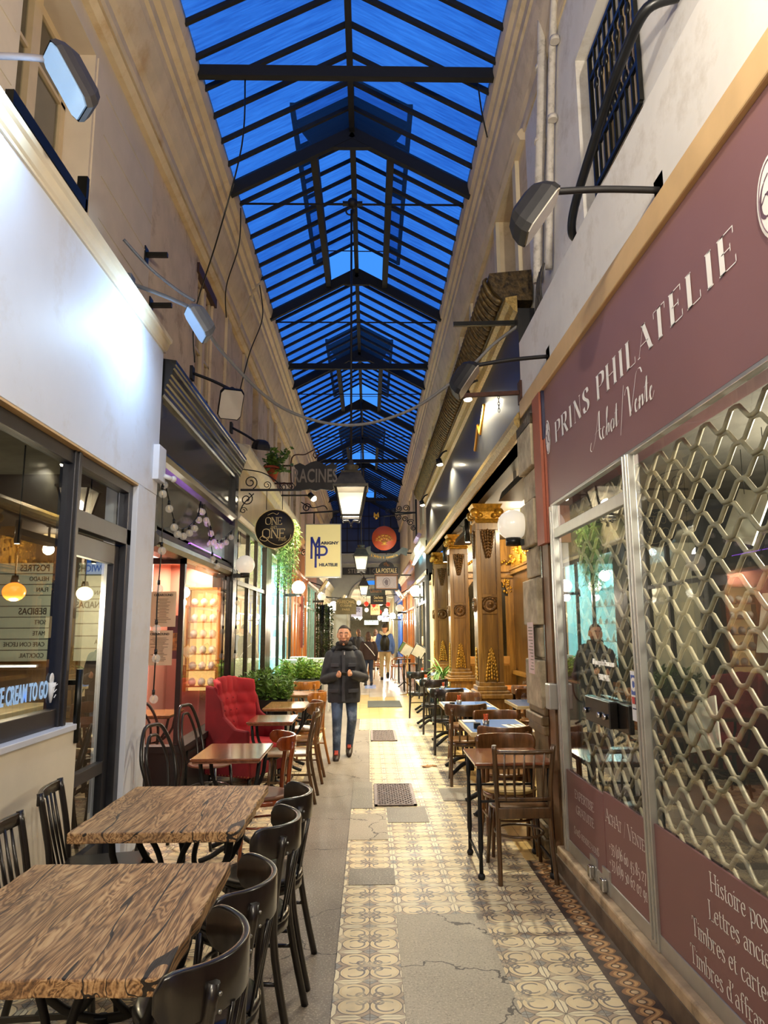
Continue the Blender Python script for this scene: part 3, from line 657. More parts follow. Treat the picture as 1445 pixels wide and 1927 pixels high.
h.cyl((hx, 4.53, .98), (hx, 4.53, 1.42), .021, n=12)
for z in (1.06, 1.34): h.bar((dx, 4.53, z), (hx, 4.53, z), .03, .03)
h.build('door_handle', BLACK, lf)
# interior of the white shop
DARKI = M('dark_interior', '#3a352d', .85, 0, .15, 2); INTW = M('interior_wall_brown', '#4a3b2c', .8, 0, .2, 2)
sbx('wall_left.005', INTW, (-5.2, -5.1, -4, 5.9, 0, 3), (-5.1, -2.05, 5.84, 5.9, 0, 3)); sbx('ceiling.002', M('pale_shop_ceiling', '#6f6c60', .9), (-5.1, -2.05, -4, 5.84, 2.95, 3.05))
MENU = M('menu_panel', '#6f7568', .5, 0, .05, 3, emit='#aeb6a0', es=.03); INK = M('black_ink', '#16140f', .6)
def menu_board(x0, x1, z0, z1, rows, lab):
    t = thing('menu_board', lab, 'menu board', ((x0+x1)/2, 5.78, z0)); w = (x1-x0)/2; h = z1-z0
    bx('panel', MENU, (-w, w, 0, .02, 0, h), parent=t)
    n = len(rows); r = MB()
    for i in range(1, n): r.box(-w, w, -.003, 0, h*i/n-.003, h*i/n+.003)
    r.box(-w, -w+.012, -.006, 0, 0, h); r.build('rule', INK, t)
    for i, (s, big) in enumerate(rows):
        if s: font(s, .075 if big else .05, ((w-.03) if 1 else 0, -.004, h*(n-i-.5)/n), MXF, INK, t, sx=.8, align='LEFT', mirror=True, bold=.001 if big else 0)
menu_board(-3.02, -2.55, 1.42, 2.2, [('POSTRES', 1), ('HELADO', 0), ('FLAN', 0), ('', 0), ('BEBIDAS', 1), ('SOFT', 0), ('MATE', 0), ('CAFE CON LECHE', 0), ('COCKTAIL', 0)], 'pale menu board with mirrored lettering behind the shop window, left of the door post')
menu_board(-2.36, -1.98, 1.42, 2.2, [('SANDWICHS', 1), ('LOMO', 0), ('CHORIPAN', 0), ('EMPANADAS', 1), ('CARNE', 0), ('POLLO', 0), ('VERDURA', 0), ('HUMITA', 0)], 'pale menu board with mirrored lettering behind the glass door')
t = thing('shop_counter', 'long pale-topped counter inside the white ice-cream shop', 'counter', (-2.75, 4.2, 0))
bx('top', M('counter_top', '#b7ab8c', .25), (-.3, .3, -1.6, 1.5, 1.06, 1.11), parent=t, bevel=.008); bx('body', M('counter_body', '#2a2019', .6), (-.25, .25, -1.6, 1.45, 0, 1.06), parent=t)
def drinking_glass(name, r, h, mat=CLEAR):
    m = MB(); m.lathe([(r*.62, 0), (r*.7, h*.04), (r*.9, h*.3), (r, h*.6), (r*.88, h), (r*.82, h), (r*.94, h*.6), (r*.82, h*.32), (.001, h*.1)], n=14); return m.build(name, mat)
for i, (y, x, lab) in enumerate([(3.2, -2.62, 'first'), (3.55, -2.7, 'second'), (3.9, -2.6, 'third'), (4.25, -2.66, 'fourth'), (4.6, -2.6, 'fifth'), (5.0, -2.66, 'sixth')]):
    o = drinking_glass('wine_tumbler', .05, .12, M('counter_glass', '#cfd6cf', .08, .3)); o.location = (x, y, 1.11); tag(o, 'clear tumbler on the ice-cream shop counter, %s from the left' % lab, 'glass', None)
AMBER = opal('amber_globe', '#e08a3a', '#ff8a2c', .5, .2); CREAMG = opal('cream_globe', '#f4e2b0', '#ffe2a0', 1.2, .1)
def pendant(loc, r, mat, lab, power, col, zc=2.95):
    t = thing('pendant_lamp', lab, 'lamp', loc)
    m = MB(); m.cyl((0,0,r*.9), (0,0,zc-loc[2]), .006, n=6); m.cyl((0,0,r*.85), (0,0,r*1.5), .03, .02); m.build('cord', BLACK, t)
    MB().ball((0,0,0), r, 18, 12, (1,1,.85)).build('lamp_shade', mat, t)
    lamp('POINT', (0,0,-r*1.3), power, col, .06, t); return t
pendant((-2.42, 4.9, 1.92), .075, AMBER, 'amber glass pendant lamp lit inside the ice-cream shop window', 8, WARM)
pendant((-2.12, 5.35, 1.93), .06, CREAMG, 'small cream pendant lamp glowing behind the glass door', 7, WARM)
t = thing('shelf_light', 'thin warm strip light over the back shelf of the ice-cream shop', 'lamp', (-2.9, 5.7, 1.38)); bx('tube', opal('strip_tube', '#fff1d0', '#ffe9bf', 5, 0), (-.2, .3, -.02, 0, 0, .012), parent=t); bx('housing', ANTH, (-.22, .32, 0, .04, -.005, .02), parent=t)
# --- floodlights on arms over the left shops -------------------------------
LENS_ON = opal('flood_lens_lit', '#7f98b5', '#9cc4f2', .1, 0); LENS_OFF = M('flood_lens', '#b9b3a8', .2, 0, .05, coat=.4)
def floodlight(root, head, lab, lit, aim, mats=(IRON, IRON), sz=(.2, .30), power=0, col=COOL, arm=.016, drop=.8):
    """arm from the wall plate to a shallow box head whose lens faces aim"""
    t = thing('floodlight', lab, 'floodlight', root); R = Vector(root); Hd = Vector(head)-R
    s = 1 if Hd.x > 0 else -1
    m = MB(); m.box(-.03 if s > 0 else 0, 0 if s > 0 else .03, -.05, .05, -.07, .07); m.build('wall_plate', mats[0], t)
    MB().tube(cr([(0,0,0), Hd*.5+Vector((0,0,.01)), Hd], 5), arm, 8).build('arm', mats[0], t)
    zdir = (Vector(aim)-Vector(head)).normalized(); yd = Vector((0,0,1)); xd = yd.cross(zdir).normalized(); yd = zdir.cross(xd)
    w, h = sz[0]/2, sz[1]/2; Q = Matrix((xd, yd, zdir)).transposed().to_4x4(); Q.translation = Hd-yd*h*drop
    m = MB()   # tapered rounded housing
    ring = lambda k, z: [(w*k, h*k*.75, z), (w*k*.75, h*k, z), (-w*k*.75, h*k, z), (-w*k, h*k*.75, z), (-w*k, -h*k*.75, z), (-w*k*.75, -h*k, z), (w*k*.75, -h*k, z), (w*k, -h*k*.75, z)]
    zs = [(1, .06), (1.02, .03), (.92, -.01), (.7, -.05), (.4, -.065)]; vs = []
    for k, z in zs: vs += ring(k, z)
    fs = [(i*8+j, i*8+(j+1) % 8, (i+1)*8+(j+1) % 8, (i+1)*8+j) for i in range(len(zs)-1) for j in range(8)]+[tuple(range(32, 40))]
    m.add(vs, fs); m.xf(Q).build('housing', mats[1], t)
    m = MB(); m.prism([(a*.94, b*.94, .055) for a, b, c in ring(1, 0)], (0,0,.01)); m.xf(Q).build('lens', LENS_ON if lit else LENS_OFF, t)
    m = MB(); m.ball((0,0,0), .035, 10, 8); m.xf(Matrix.Translation(Hd)).build('joint', mats[1], t)
    if power: lamp('AREA', Q.translation+zdir*.07, power, col, .09, t, None, sy=.13).rotation_euler = Q.to_3x3().to_euler() if 0 else (Q.to_3x3() @ Matrix.Rotation(PI, 3, 'X')).to_euler()
    return t
GREYH = M('grey_lamp_housing', '#5a5d63', .5, .2, .1, 10)
floodlight((-1.82, 3.05, 4.40), (-1.46, 3.05, 4.37), 'lit floodlight with a glowing white lens at the top left, on a short arm', True, (-1.86, 2.72, 4.0), (M('grey_arm', '#8a8790', .5, .3), M('dark_lamp_housing', '#2f2c2c', .5)), (.17, .32), 4.2, (.45, .7, 1), drop=.55)
floodlight((-1.82, 5.15, 4.30), (-1.33, 5.12, 4.08), 'lit grey floodlight above the end of the white shop cornice', True, (-1.82, 4.9, 3.72), (GREYH, GREYH), (.19, .27), 5.5, (.45, .7, 1))
floodlight((-1.80, 7.0, 4.27), (-1.40, 7.0, 4.09), 'unlit black floodlight with pale lens over the black shopfront', False, (-1.25, 6.6, 3.7), (IRON, IRON), (.24, .34))
floodlight((-1.80, 9.1, 4.3), (-1.44, 9.1, 4.08), 'unlit black floodlight on a thin arm beside the potted plant', False, (-1.5, 9.25, 3.6), (IRON, IRON), (.2, .28))
wire([(-1.8, 4.85, 4.5), (-1.65, 5.0, 4.36), (-1.45, 5.1, 4.22), (-1.33, 5.12, 4.15)], .012, 'dusty cable drooping along the arm of the second floodlight', GREYH)
floodlight((1.345, .6, 3.72), (.95, .6, 3.95), 'lit warm floodlight added on the right behind the viewpoint, aimed up along the passage', True, (.0, 4.6, 6.6), (IRON, IRON), (.24, .34), 42, SOFT)  # unseen lamp added to light the upper walls and the foreground
floodlight((-1.8, -.6, 4.2), (-1.3, -.6, 4.1), 'lit warm floodlight added on the left behind the viewpoint, aimed at the right-hand wall', True, (1.4, 3.2, 3.4), (IRON, IRON), (.24, .34), 34, SOFT)  # second unseen lamp, added to brighten the foreground
def bracket(loc, lab):
    m = MB(); m.box(0, .01, -.05, .05, -.07, .07); m.bar((0,0,0), (.2,0,0), .04, .04); o = m.build('wall_bracket', BLACK); o.location = loc; tag(o, lab, 'bracket')
bracket((ULX, 6.1, 5.08), 'upper black stub bracket on the left wall'); bracket((ULX, 6.3, 4.68), 'lower black stub bracket just above the white cornice')
# swag of grey cable across the passage
wire([(-1.33, 5.15, 4.1), (-1.2, 5.6, 3.92), (-.8, 6.3, 3.68), (-.2, 6.6, 3.6), (.4, 6.5, 3.72), (.9, 6.2, 4.0), (1.15, 6.1, 4.22), (1.45, 6.0, 4.42)], .014, 'grey cable swagged right across the passage from lamp to bracket', M('dusty_cable', '#6e6c6a', .8), n=8, smooth=10)
# --- black-fronted shop ----------------------------------------------------
f = sbx('wall_left.006', BLACKG, (-2.05, LX-.03, 5.97, 9.35, 3.2, 4.0), (-2.05, LX-.06, 5.97, 9.35, 2.5, 3.1), (-2.05, LX+.02, 9.35, 9.55, 0, 4.15), (-2.05, LX-.01, 5.955, 6.02, 2.4, 4.0))
sweep('cornice', BLACKG, [(LX-.05, 3.68), (LX, 3.68), (LX+.012, 3.7), (LX+.012, 3.74), (LX+.025, 3.75), (LX+.025, 3.785), (LX+.04, 3.795), (LX+.045, 3.83), (LX+.058, 3.84), (LX+.058, 3.87), (LX+.072, 3.88), (LX+.08, 3.93), (LX+.095, 3.94), (LX+.095, 3.965), (LX+.105, 3.975), (LX+.105, 4.01), (ULX, 4.06), (ULX, 3.68)], 5.98, 9.62, f)
sweep('moulding', M('black_bronze_moulding', '#2a2620', .25, .2, .3, 10), [(LX-.06, 3.06), (LX, 3.08), (LX+.02, 3.12), (LX+.05, 3.15), (LX+.02, 3.2), (LX-.03, 3.24), (LX-.2, 3.24), (LX-.2, 3.06)], 5.98, 9.36, f)
sweep('moulding', M('silver_moulding', '#5d564c', .3, .4, .2, 10), [(LX-.08, 2.34), (LX, 2.36), (LX+.03, 2.4), (LX+.03, 2.44), (LX, 2.47), (LX-.03, 2.52), (LX-.2, 2.52), (LX-.2, 2.34)], 5.98, 9.36, f)
VIOLET = opal('violet_led', '#b07cff', '#9a4dff', 1.2, 0)
t = thing('light_strip', 'violet light strip glowing above the lower moulding of the black shopfront', 'light strip', (LX-.02, 8.0, 2.53)); bx('diffuser', VIOLET, (-.03, -.005, -.75, .75, 0, .012), parent=t); bx('channel', BLACK, (-.035, 0, -.77, .77, -.012, 0), parent=t)
lamp('AREA', (.02, 0, .03), 1.0, (.6, .25, 1), .03, t, None, name='violet_glow', sy=1.4).rotation_euler = (0, PI*.9, 0)
# recessed entrance and corner window
sbx('wall_left.007', PINK, (-4.5, -1.86, 9.36, 9.5, 0, 2.9), (-4.6, -4.5, 5.95, 9.5, 0, 2.9), (-4.5, -2.05, 5.905, 5.95, 0, 2.9), (-3.2, -2.6, 8.6, 9.36, 0, 2.9)); sbx('ceiling.003', PINK, (-4.5, -1.86, 5.95, 9.4, 2.5, 2.56))
dd = MB(); dd.box(-4.5, LX+.02, 6.97, 7.05, 0, .52); dd.box(-1.9, LX+.02, 7.05, 9.35, 0, .52)
MBLK = M('matte_black_paint', '#0d0c0c', .5, 0, .2, 5); dado = struct(dd.build('wall_left.008', MBLK))
m = MB(); m.box(-4.5, LX+.06, 6.93, 7.08, .52, .58); m.box(-1.92, LX+.06, 7.08, 9.35, .52, .58); m.box(-4.5, LX+.04, 6.95, 6.97, .1, .16)
for y in (7.2, 7.9, 8.6): m.box(LX+.02, LX+.04, y, y+.05, .08, .5); m.box(LX+.02, LX+.035, y+.05, y+.62, .42, .47)
m.build('ledge', MBLK, dado)
w = MB(); w.box(LX-.05, LX+.0, 6.97, 7.03, .58, 2.36); w.box(LX-.05, LX, 9.28, 9.35, .58, 2.36); w.box(-4.5, LX, 6.97, 7.03, 2.3, 2.36)
w2 = struct(w.build('window_41', BLACKG)); bx('pane', GLASS, (LX-.03, LX-.024, 7.03, 9.28, .58, 2.34), parent=w2); bx('corner_pane', CLEAR, (-4.5, LX-.05, 6.99, 6.996, .58, 2.3), parent=w2)
PAPER = M('menu_paper', '#d2c7a4', .7, 0, .04, 4); DARKP = M('plum_poster', '#5a2438', .6, 0, .1, 6)
def paper(loc, w, h, lab, title, lines, mat=PAPER, name='menu_sheet'):
    t = thing(name, lab, 'menu', loc); bx('sheet', mat, (-w/2, w/2, -.004, 0, -h/2, h/2), parent=t)
    if title: font(title, .03, (0, -.006, h/2-.035), MXF, INK, t, bold=.0006)
    m = MB()
    for i in range(lines):
        z = h/2-.075-i*(h-.1)/lines; a = .3+.6*random.random()
        m.box(-w*.4*a, w*.4*a, -.006, -.0045, z, z+.005)
    m.build('print', M('grey_print', '#7a735f', .7), t); return t
paper((-2.0, 6.98, 1.86), .25, .34, 'upper cream menu sheet stuck inside the corner window of the pink room', 'CREAROUND', 16)
paper((-2.02, 6.98, 1.49), .25, .33, 'lower cream menu sheet stuck inside the corner window of the pink room', 'CREAROUND', 16)
t = thing('poster', 'dark plum poster with an orange picture on the pink wall', 'poster', (-2.05, 7.12, 1.6)); bx('sheet', DARKP, (.06, .22, 0, .01, -.22, .2), parent=t); bx('picture', M('orange_food_print', '#b8743c', .6, 0, .5, 30), (.07, .2, -.004, 0, -.14, .03), parent=t)
# display shelves inside the pink shop
t = thing('display_shelf', 'orange wooden wall shelf of lit white pieces inside the pink shop', 'shelf', (-2.12, 9.3, 0)); s = MB()
for x in (-.2, .2): s.box(x-.02, x+.02, -.14, 0, .9, 2.2)
s.box(-.2, .2, -.14, 0, 2.17, 2.2); s.build('frame', WOODO, t); bx('back_panel', M('warm_back_panel', '#e0b070', .6, emit='#ffc97a', es=.5), (-.18, .18, -.012, 0, .9, 2.17), parent=t)
for i in range(6): bx('shelf', WOODO, (-.18, .18, -.13, -.012, .95+i*.2, .965+i*.2), parent=t)
CER = M('white_ceramic', '#efe6d4', .4)
for i in range(6):
    for j in range(3):
        m = MB(); m.lathe([(.03, 0), (.045, .02), (.05, .06), (.03, .09), (.001, .1)], n=10); o = m.build('white_pastry', CER); o.location = (-2.24+.12*j, 9.23, .965+i*.2)
        tag(o, 'small rounded white piece on the lit orange shelf behind the glass', 'ornament', 'white pieces on the lit shelf')
lamp('AREA', (-2.12, 9.1, 2.45), 14, WARM, .4, None, (-2.12, 9.2, 1), name='downlight'); lamp('POINT', (-2.9, 8.2, 2.3), 60, (1,.85,.75), .15, None, name='downlight')
m = MB(); m.cyl((-2.9, 8.2, 2.44), (-2.9, 8.2, 2.5), .12, n=16); tag(m.build('ceiling_downlight', opal('downlight_glass', '#fff3e0', '#fff0d8', 3, 0)), 'round ceiling light inside the pink room', 'lamp')
# alarm box at the pillar
t = thing('alarm_box', 'white junction box fixed high on the corner of the white shop', 'junction box', (-1.78, 5.9, 3.06)); bx('housing', WHITE, (-.03, .03, -.1, .1, -.16, .14), parent=t, bevel=.006); m = MB(); m.cyl((.03, .05, -.1), (.09, .09, -.12), .02, n=10); m.ball((.1, .1, -.12), .028, 10, 8); m.build('sensor', M('white_plastic', '#d8d8d8', .4), t)
# string lights on the black fascia
BULB = opal('bulb_glass', '#cfc8b8', '#fff0d8', .05, .66);  # whitish tint and faint glow stand in for highlights on clear glass
def string(pts, lab, n, name='string_lights'):
    t = thing(name, lab, 'string lights'); P = cr(pts, 8); MB().tube(P, .006, 5).build('cord', BLACK, t)
    for i in range(n):
        p = P[int((i+.5)*len(P)/n)]; m = MB(); m.cyl(p, (p.x, p.y, p.z-.04), .013, n=6); m.build('socket', BLACK, t)
        m = MB(); m.ball((p.x+.005, p.y, p.z-.075), .036, 12, 8); b = m.build('bulb', BULB, t)
        MB().cyl((p.x, p.y, p.z-.05), (p.x, p.y, p.z-.085), .006, n=5).build('filament', M('filament', '#e8c890', .4, .3), b)
fx = LX+.0
string([(fx, 6.06, 3.05), (fx+.03, 6.3, 2.72), (fx+.03, 6.55, 2.6), (fx+.03, 6.9, 2.66), (fx+.02, 7.3, 2.82), (fx, 7.5, 3.02)], 'string of clear round bulbs draped across the near half of the black fascia', 9)
string([(fx, 7.5, 3.02), (fx+.03, 7.8, 2.84), (fx+.03, 8.15, 2.7), (fx+.03, 8.6, 2.76), (fx+.02, 9.2, 2.95)], 'string of clear round bulbs draped across the far half of the black fascia', 8)
string([(fx+.03, 7.55, 3.0), (fx+.05, 7.75, 2.7), (fx+.04, 8.0, 2.5), (fx+.04, 8.3, 2.45)], 'short loop of bulbs hanging lower in the middle of the black fascia', 4)
string([(LX+.02, 6.02, 3.0), (LX+.03, 6.05, 2.4), (LX+.02, 6.03, 1.9), (LX+.03, 6.02, 1.5), (LX+.02, 6.04, 1.1)], 'string of bulbs hanging straight down beside the white pillar', 6)
string([(LX+.06, 9.4, 2.95), (LX+.06, 9.4, 2.4), (LX+.06, 9.42, 1.9), (LX+.06, 9.4, 1.4), (LX+.06, 9.4, .9)], 'string of bulbs hanging down the black pilaster', 6)
# globe sconces
def globe(loc, r, lab, lit, wall_x, power=0, bracket_mat=BLACK):
    t = thing('globe_lamp', lab, 'wall lamp', loc); mat = opal('globe_lit', '#fff6e2', '#ffedc4', 14, 0) if lit else opal('globe_opal', '#d9d3c4', '#fff3dc', .16, .04)  # unlit globes keep a faint glow in their colour to look pale
    MB().ball((0,0,0), r, 24, 16).build('lamp_shade', mat, t)
    m = MB(); m.cyl((0,0,-r*1.35), (0,0,-r*.86), r*.5, n=16); d = wall_x-loc[0]; m.box(min(0, d), max(0, d), -r*.25, r*.25, -r*1.35, -r*.95); m.build('bracket', bracket_mat, t)
    m = MB(); m.box(min(d, d-.02*(1 if d > 0 else -1)), max(d, d-.02*(1 if d > 0 else -1)), -r*.5, r*.5, -r*1.6, -r*.5); m.build('wall_plate', bracket_mat, t)
    if power: lamp('POINT', (0, -r*.3, -r*1.75), power, SOFT, .08, t)
    return t
globe((-1.62, 9.3, 2.5), .125, 'unlit opal globe lamp on a black bracket on the left, beside the black pilaster', False, LX+.02)
globe((1.21, 5.85, 2.51), .128, 'large unlit opal globe lamp on a black bracket on the right stone pilaster', False, RX)
# --- shopfronts further along on the left (and, mirrored, on the right) -----
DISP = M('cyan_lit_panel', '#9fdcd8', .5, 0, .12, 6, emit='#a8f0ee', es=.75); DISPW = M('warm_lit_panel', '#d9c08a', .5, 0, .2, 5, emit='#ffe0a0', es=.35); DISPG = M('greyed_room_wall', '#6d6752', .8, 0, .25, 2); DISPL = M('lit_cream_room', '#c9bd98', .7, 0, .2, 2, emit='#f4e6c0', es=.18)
GILTB = M('black_gilt_frame', '#2d2415', .3, .3, .4, 30); goods = [0]
TEAL = M('teal_paint', '#6f9a94', .4); BLUEP = M('bright_blue_paint', '#2454b0', .4)
def shopfront(side, y0, y1, fm, fas, back, lights, posts, num, zt=3.15, ztop=4.15, dado=.5, transom=2.3, depth=1.7, dadomat=None, lab='', fx_=0):
    X = (LX if side < 0 else RX); d = -1 if side < 0 else 1
    q = lambda a, b: (min(X+d*a, X+d*b), max(X+d*a, X+d*b))
    w = struct(bx('wall_left' if side < 0 else 'wall_right', fas, (*q(-.02+fx_, .25), y0, y1, zt, ztop)))
    cm = MB(); s = -d
    cm.prism([(X+s*a, y0, z) for a, z in ((-.02, ztop-.22), (.04, ztop-.22), (.07, ztop-.12), (.12, ztop-.08), (.15, ztop), (.15, ztop+.04), (-.24, ztop+.1), (-.24, ztop-.22))], (0, y1-y0, 0))
    cm.prism([(X+s*a, y0, z) for a, z in ((-.02, zt-.02), (.03, zt), (.06, zt+.05), (.03, zt+.1), (-.02, zt+.14))], (0, y1-y0, 0)); cm.build('cornice', M('pale_shop_cornice', '#c9c0a6', .5, 0, .08, 5) if fas is not WOODO else WOODO, w)
    bx('dado', dadomat or fm, (*q(0, .12), y0, y1, 0, dado), parent=w)
    f = MB()
    for a, b in posts: f.box(*q(-.03 if b-a > .12 else -.008, .05), a, b, 0 if b-a > .12 else dado, zt)
    f.box(*q(-.01, .05), y0, y1, zt-.09, zt); f.box(*q(-.01, .05), y0, y1, dado, dado+.07)
    if transom: f.box(*q(-.01, .05), y0, y1, transom-.03, transom+.03)
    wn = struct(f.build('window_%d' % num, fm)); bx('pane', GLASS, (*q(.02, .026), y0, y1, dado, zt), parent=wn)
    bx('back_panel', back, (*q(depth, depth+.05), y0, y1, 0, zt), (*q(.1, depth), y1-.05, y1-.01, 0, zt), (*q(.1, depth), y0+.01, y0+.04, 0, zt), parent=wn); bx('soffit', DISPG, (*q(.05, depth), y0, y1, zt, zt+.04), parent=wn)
    for (yy, p, col) in lights: lamp('POINT', (X+d*.7, yy, zt-.35), p, col, .12, None, name='shop_light')
    return w, wn
def cabinet(X, y0, y1, z0, z1, n, side, lab, itemcol, glow, num):
    t = thing('display_cabinet', lab, 'cabinet', (X, (y0+y1)/2, 0)); h = (y1-y0)/2; d = -1 if side < 0 else 1
    bx('back_panel', glow, (min(0, d*.03), max(0, d*.03), -h, h, z0, z1), parent=t)
    s = MB()
    for i in range(n+1): s.box(min(0, -d*.25), max(0, -d*.25), -h, h, z0+(z1-z0)*i/n-.008, z0+(z1-z0)*i/n+.008)
    s.build('shelf', CLEAR if 0 else M('pale_shelf', '#c9d8d4', .3), t)
    for i in range(n):
        k = 4
        for j in range(k):
            m = MB(); hh = .06+.1*random.random(); m.lathe([(.03, 0), (.035+.02*random.random(), hh*.4), (.015, hh*.8), (.02, hh)], n=8)
            o = m.build('shelf_ornament', itemcol); o.location = (X-d*.12, (y0+y1)/2-h+.12+(2*h-.24)*j/(k-1), z0+(z1-z0)*i/n+.009); tag(o, 'small ornament on the lit shelves of the ' + num, 'ornament', 'ornaments on the shelves of the '+num)
P = lambda *a: [(x, x+.07) for x in a]
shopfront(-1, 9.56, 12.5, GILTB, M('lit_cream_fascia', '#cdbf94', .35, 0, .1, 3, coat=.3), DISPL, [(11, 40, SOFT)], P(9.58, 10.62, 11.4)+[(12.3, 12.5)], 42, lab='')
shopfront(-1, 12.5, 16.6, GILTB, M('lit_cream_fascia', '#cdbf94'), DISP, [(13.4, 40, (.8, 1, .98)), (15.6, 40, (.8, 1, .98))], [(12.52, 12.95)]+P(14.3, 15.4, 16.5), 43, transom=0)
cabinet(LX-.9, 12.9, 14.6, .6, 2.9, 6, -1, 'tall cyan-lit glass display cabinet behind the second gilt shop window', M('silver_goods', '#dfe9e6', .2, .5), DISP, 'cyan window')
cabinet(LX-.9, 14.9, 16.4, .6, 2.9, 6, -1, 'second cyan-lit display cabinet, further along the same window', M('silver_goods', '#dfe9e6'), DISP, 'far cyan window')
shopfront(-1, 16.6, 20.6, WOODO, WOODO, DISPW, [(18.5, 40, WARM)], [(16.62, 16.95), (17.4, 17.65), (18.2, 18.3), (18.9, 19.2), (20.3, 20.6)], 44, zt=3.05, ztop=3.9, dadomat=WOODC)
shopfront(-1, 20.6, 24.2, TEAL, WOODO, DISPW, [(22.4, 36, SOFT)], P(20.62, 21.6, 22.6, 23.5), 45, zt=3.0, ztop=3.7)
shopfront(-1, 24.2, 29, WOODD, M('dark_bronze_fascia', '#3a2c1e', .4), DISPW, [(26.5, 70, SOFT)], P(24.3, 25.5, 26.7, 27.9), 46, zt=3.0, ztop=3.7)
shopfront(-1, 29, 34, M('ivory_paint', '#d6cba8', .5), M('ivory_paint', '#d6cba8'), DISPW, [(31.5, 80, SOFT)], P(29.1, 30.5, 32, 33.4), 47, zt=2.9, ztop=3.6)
# menu case on the brown front
t = thing('menu_case', 'tall narrow red-framed menu board on the brown wooden front on the left', 'menu', (LX+.05, 18.9, 1.2)); bx('frame', M('red_frame', '#8d3a24', .4), (-.03, .03, -.22, .22, 0, 1.35), parent=t, bevel=.005); bx('board', M('chalkboard', '#3d3630', .6, 0, .2, 20), (.03, .036, -.17, .17, .06, 1.29), parent=t)
m = MB()
for i in range(22): m.box(.0362, .037, -.14, -.14+.26*random.random(), .12+i*.05, .13+i*.05)
m.build('chalk_lines', LETTER, t)
globe((-1.5, 15.2, 2.55), .14, 'lit white globe lamp on the left in front of the cyan windows', True, LX, 30)
globe((-1.52, 23, 2.72), .14, 'unlit bluish globe lamp on the left by the ivy column', False, LX)
globe((-1.3, 26.5, 2.52), .17, 'bright white globe lamp on the left beyond the ivy column', True, LX, 60)
globe((1.36-.1, 19.0, 2.66), .15, 'bright white globe lamp on the right beyond the wooden cafe', True, RX+.1, 45)
globe((1.1, 25.5, 2.4), .14, 'dim pinkish globe lamp further along the right-hand shops', False, RX)
globe((.98, 29.5, 2.2), .13, 'small bright globe lamp near the far end on the right', True, RX, 60)
# ------------------------------------------------------------------ hanging street lanterns
LPANE = opal('lantern_pane', '#c9c2ad', '#ffeecb', .1, .2)
def lantern(loc, ztop, lab, power, s=1.0):
    t = thing('hanging_lantern', lab, 'lantern', loc); k = .2*s; r2 = math.sqrt(2)
    m = MB(); m.cyl((0,0,.47*s), (0,0,ztop-loc[2]), .014, n=8); m.build('hanging_rod', IRON, t)
    m = MB()
    m.lathe([(k*r2*1.12, .16*s), (k*r2*1.12, .19*s), (k*r2*.98, .2*s), (k*r2*.62, .36*s), (k*r2*.66, .38*s), (k*r2*.36, .4*s)], n=4, smooth=False, ph=PI/4)
    m.lathe([(k*.5, .38*s), (k*.42, .43*s), (k*.5, .45*s), (k*.5, .47*s), (k*.2, .49*s), (.02, .55*s)], n=12); m.build('hood', M('weathered_lantern_hood', '#4a463a', .6, .3, .2, 15), t)
    b = .12*s; m = MB()
    for sx in (-1, 1):
        for sy in (-1, 1): m.bar((sx*k*.98, sy*k*.98, .17*s), (sx*b, sy*b, -.2*s), .022*s, .022*s)
    for sx, sy, ex, ey in ((-1,-1,1,-1), (1,-1,1,1), (1,1,-1,1), (-1,1,-1,-1)):
        m.bar((sx*b, sy*b, -.2*s), (ex*b, ey*b, -.2*s), .026*s, .026*s); m.bar((sx*k*.98, sy*k*.98, .165*s), (ex*k*.98, ey*k*.98, .165*s), .026*s, .026*s)
    for a in range(4):
        c, q = math.cos(a*PI/2+PI/4)*b*1.3, math.sin(a*PI/2+PI/4)*b*1.3
        m.tube(cr([(c, q, -.2*s), (c*.95, q*.95, -.27*s), (c*.3, q*.3, -.26*s), (0, 0, -.33*s)], 4), .008*s, 6)
    m.ball((0,0,-.33*s), .018*s, 8, 6); m.build('frame', IRON, t)
    p = MB()
    for sx, sy, ex, ey in ((-1,-1,1,-1), (1,-1,1,1), (1,1,-1,1), (-1,1,-1,-1)):
        a, c = k*.93, b*.95; p.add([(sx*c, sy*c, -.19*s), (ex*c, ey*c, -.19*s), (ex*a, ey*a, .165*s), (sx*a, sy*a, .165*s)], [(0,1,2,3)])
    p.build('pane', LPANE, t)
    lamp('POINT', (0, 0, -.05*s), power, SOFT, .07, t); return t
lantern((-.215, 8.56, 3.21), 7.12, 'largest black street lantern hanging from the roof, nearest the viewer', 12, .95)
lantern((-.2, 18.9, 3.42), 7.95, 'second hanging street lantern, before the end facade', 14)
lantern((-.2, 29, 3.25), 7.95, 'third and smallest hanging street lantern, below the far arch', 14)
lantern((-.2, -1.2, 3.3), 7.95, 'hanging street lantern added behind the viewpoint', 260, 1.06)  # unseen lantern, added and made strong to light the near floor
# ------------------------------------------------------------------ hanging signs
def scroll(c, r, a0, turns, sgn=1, plane='xz', y=0):
    out = []
    for i in range(int(14*turns)+1):
        a = a0+sgn*2*PI*i/14; k = r*(1-.78*i/(14*turns)); out.append((c[0]+k*math.cos(a), y, c[1]+k*math.sin(a)))
    return out
SLATE = M('slate_sign_board', '#23211e', .5, 0, .12, 6); GREYL = M('grey_letters', '#8a847a', .6); GOLDL = M('cream_gold_letters', '#d8c48a', .5); RED_D = M('vermilion_disc', '#b94a26', .5, 0, .06, 4)
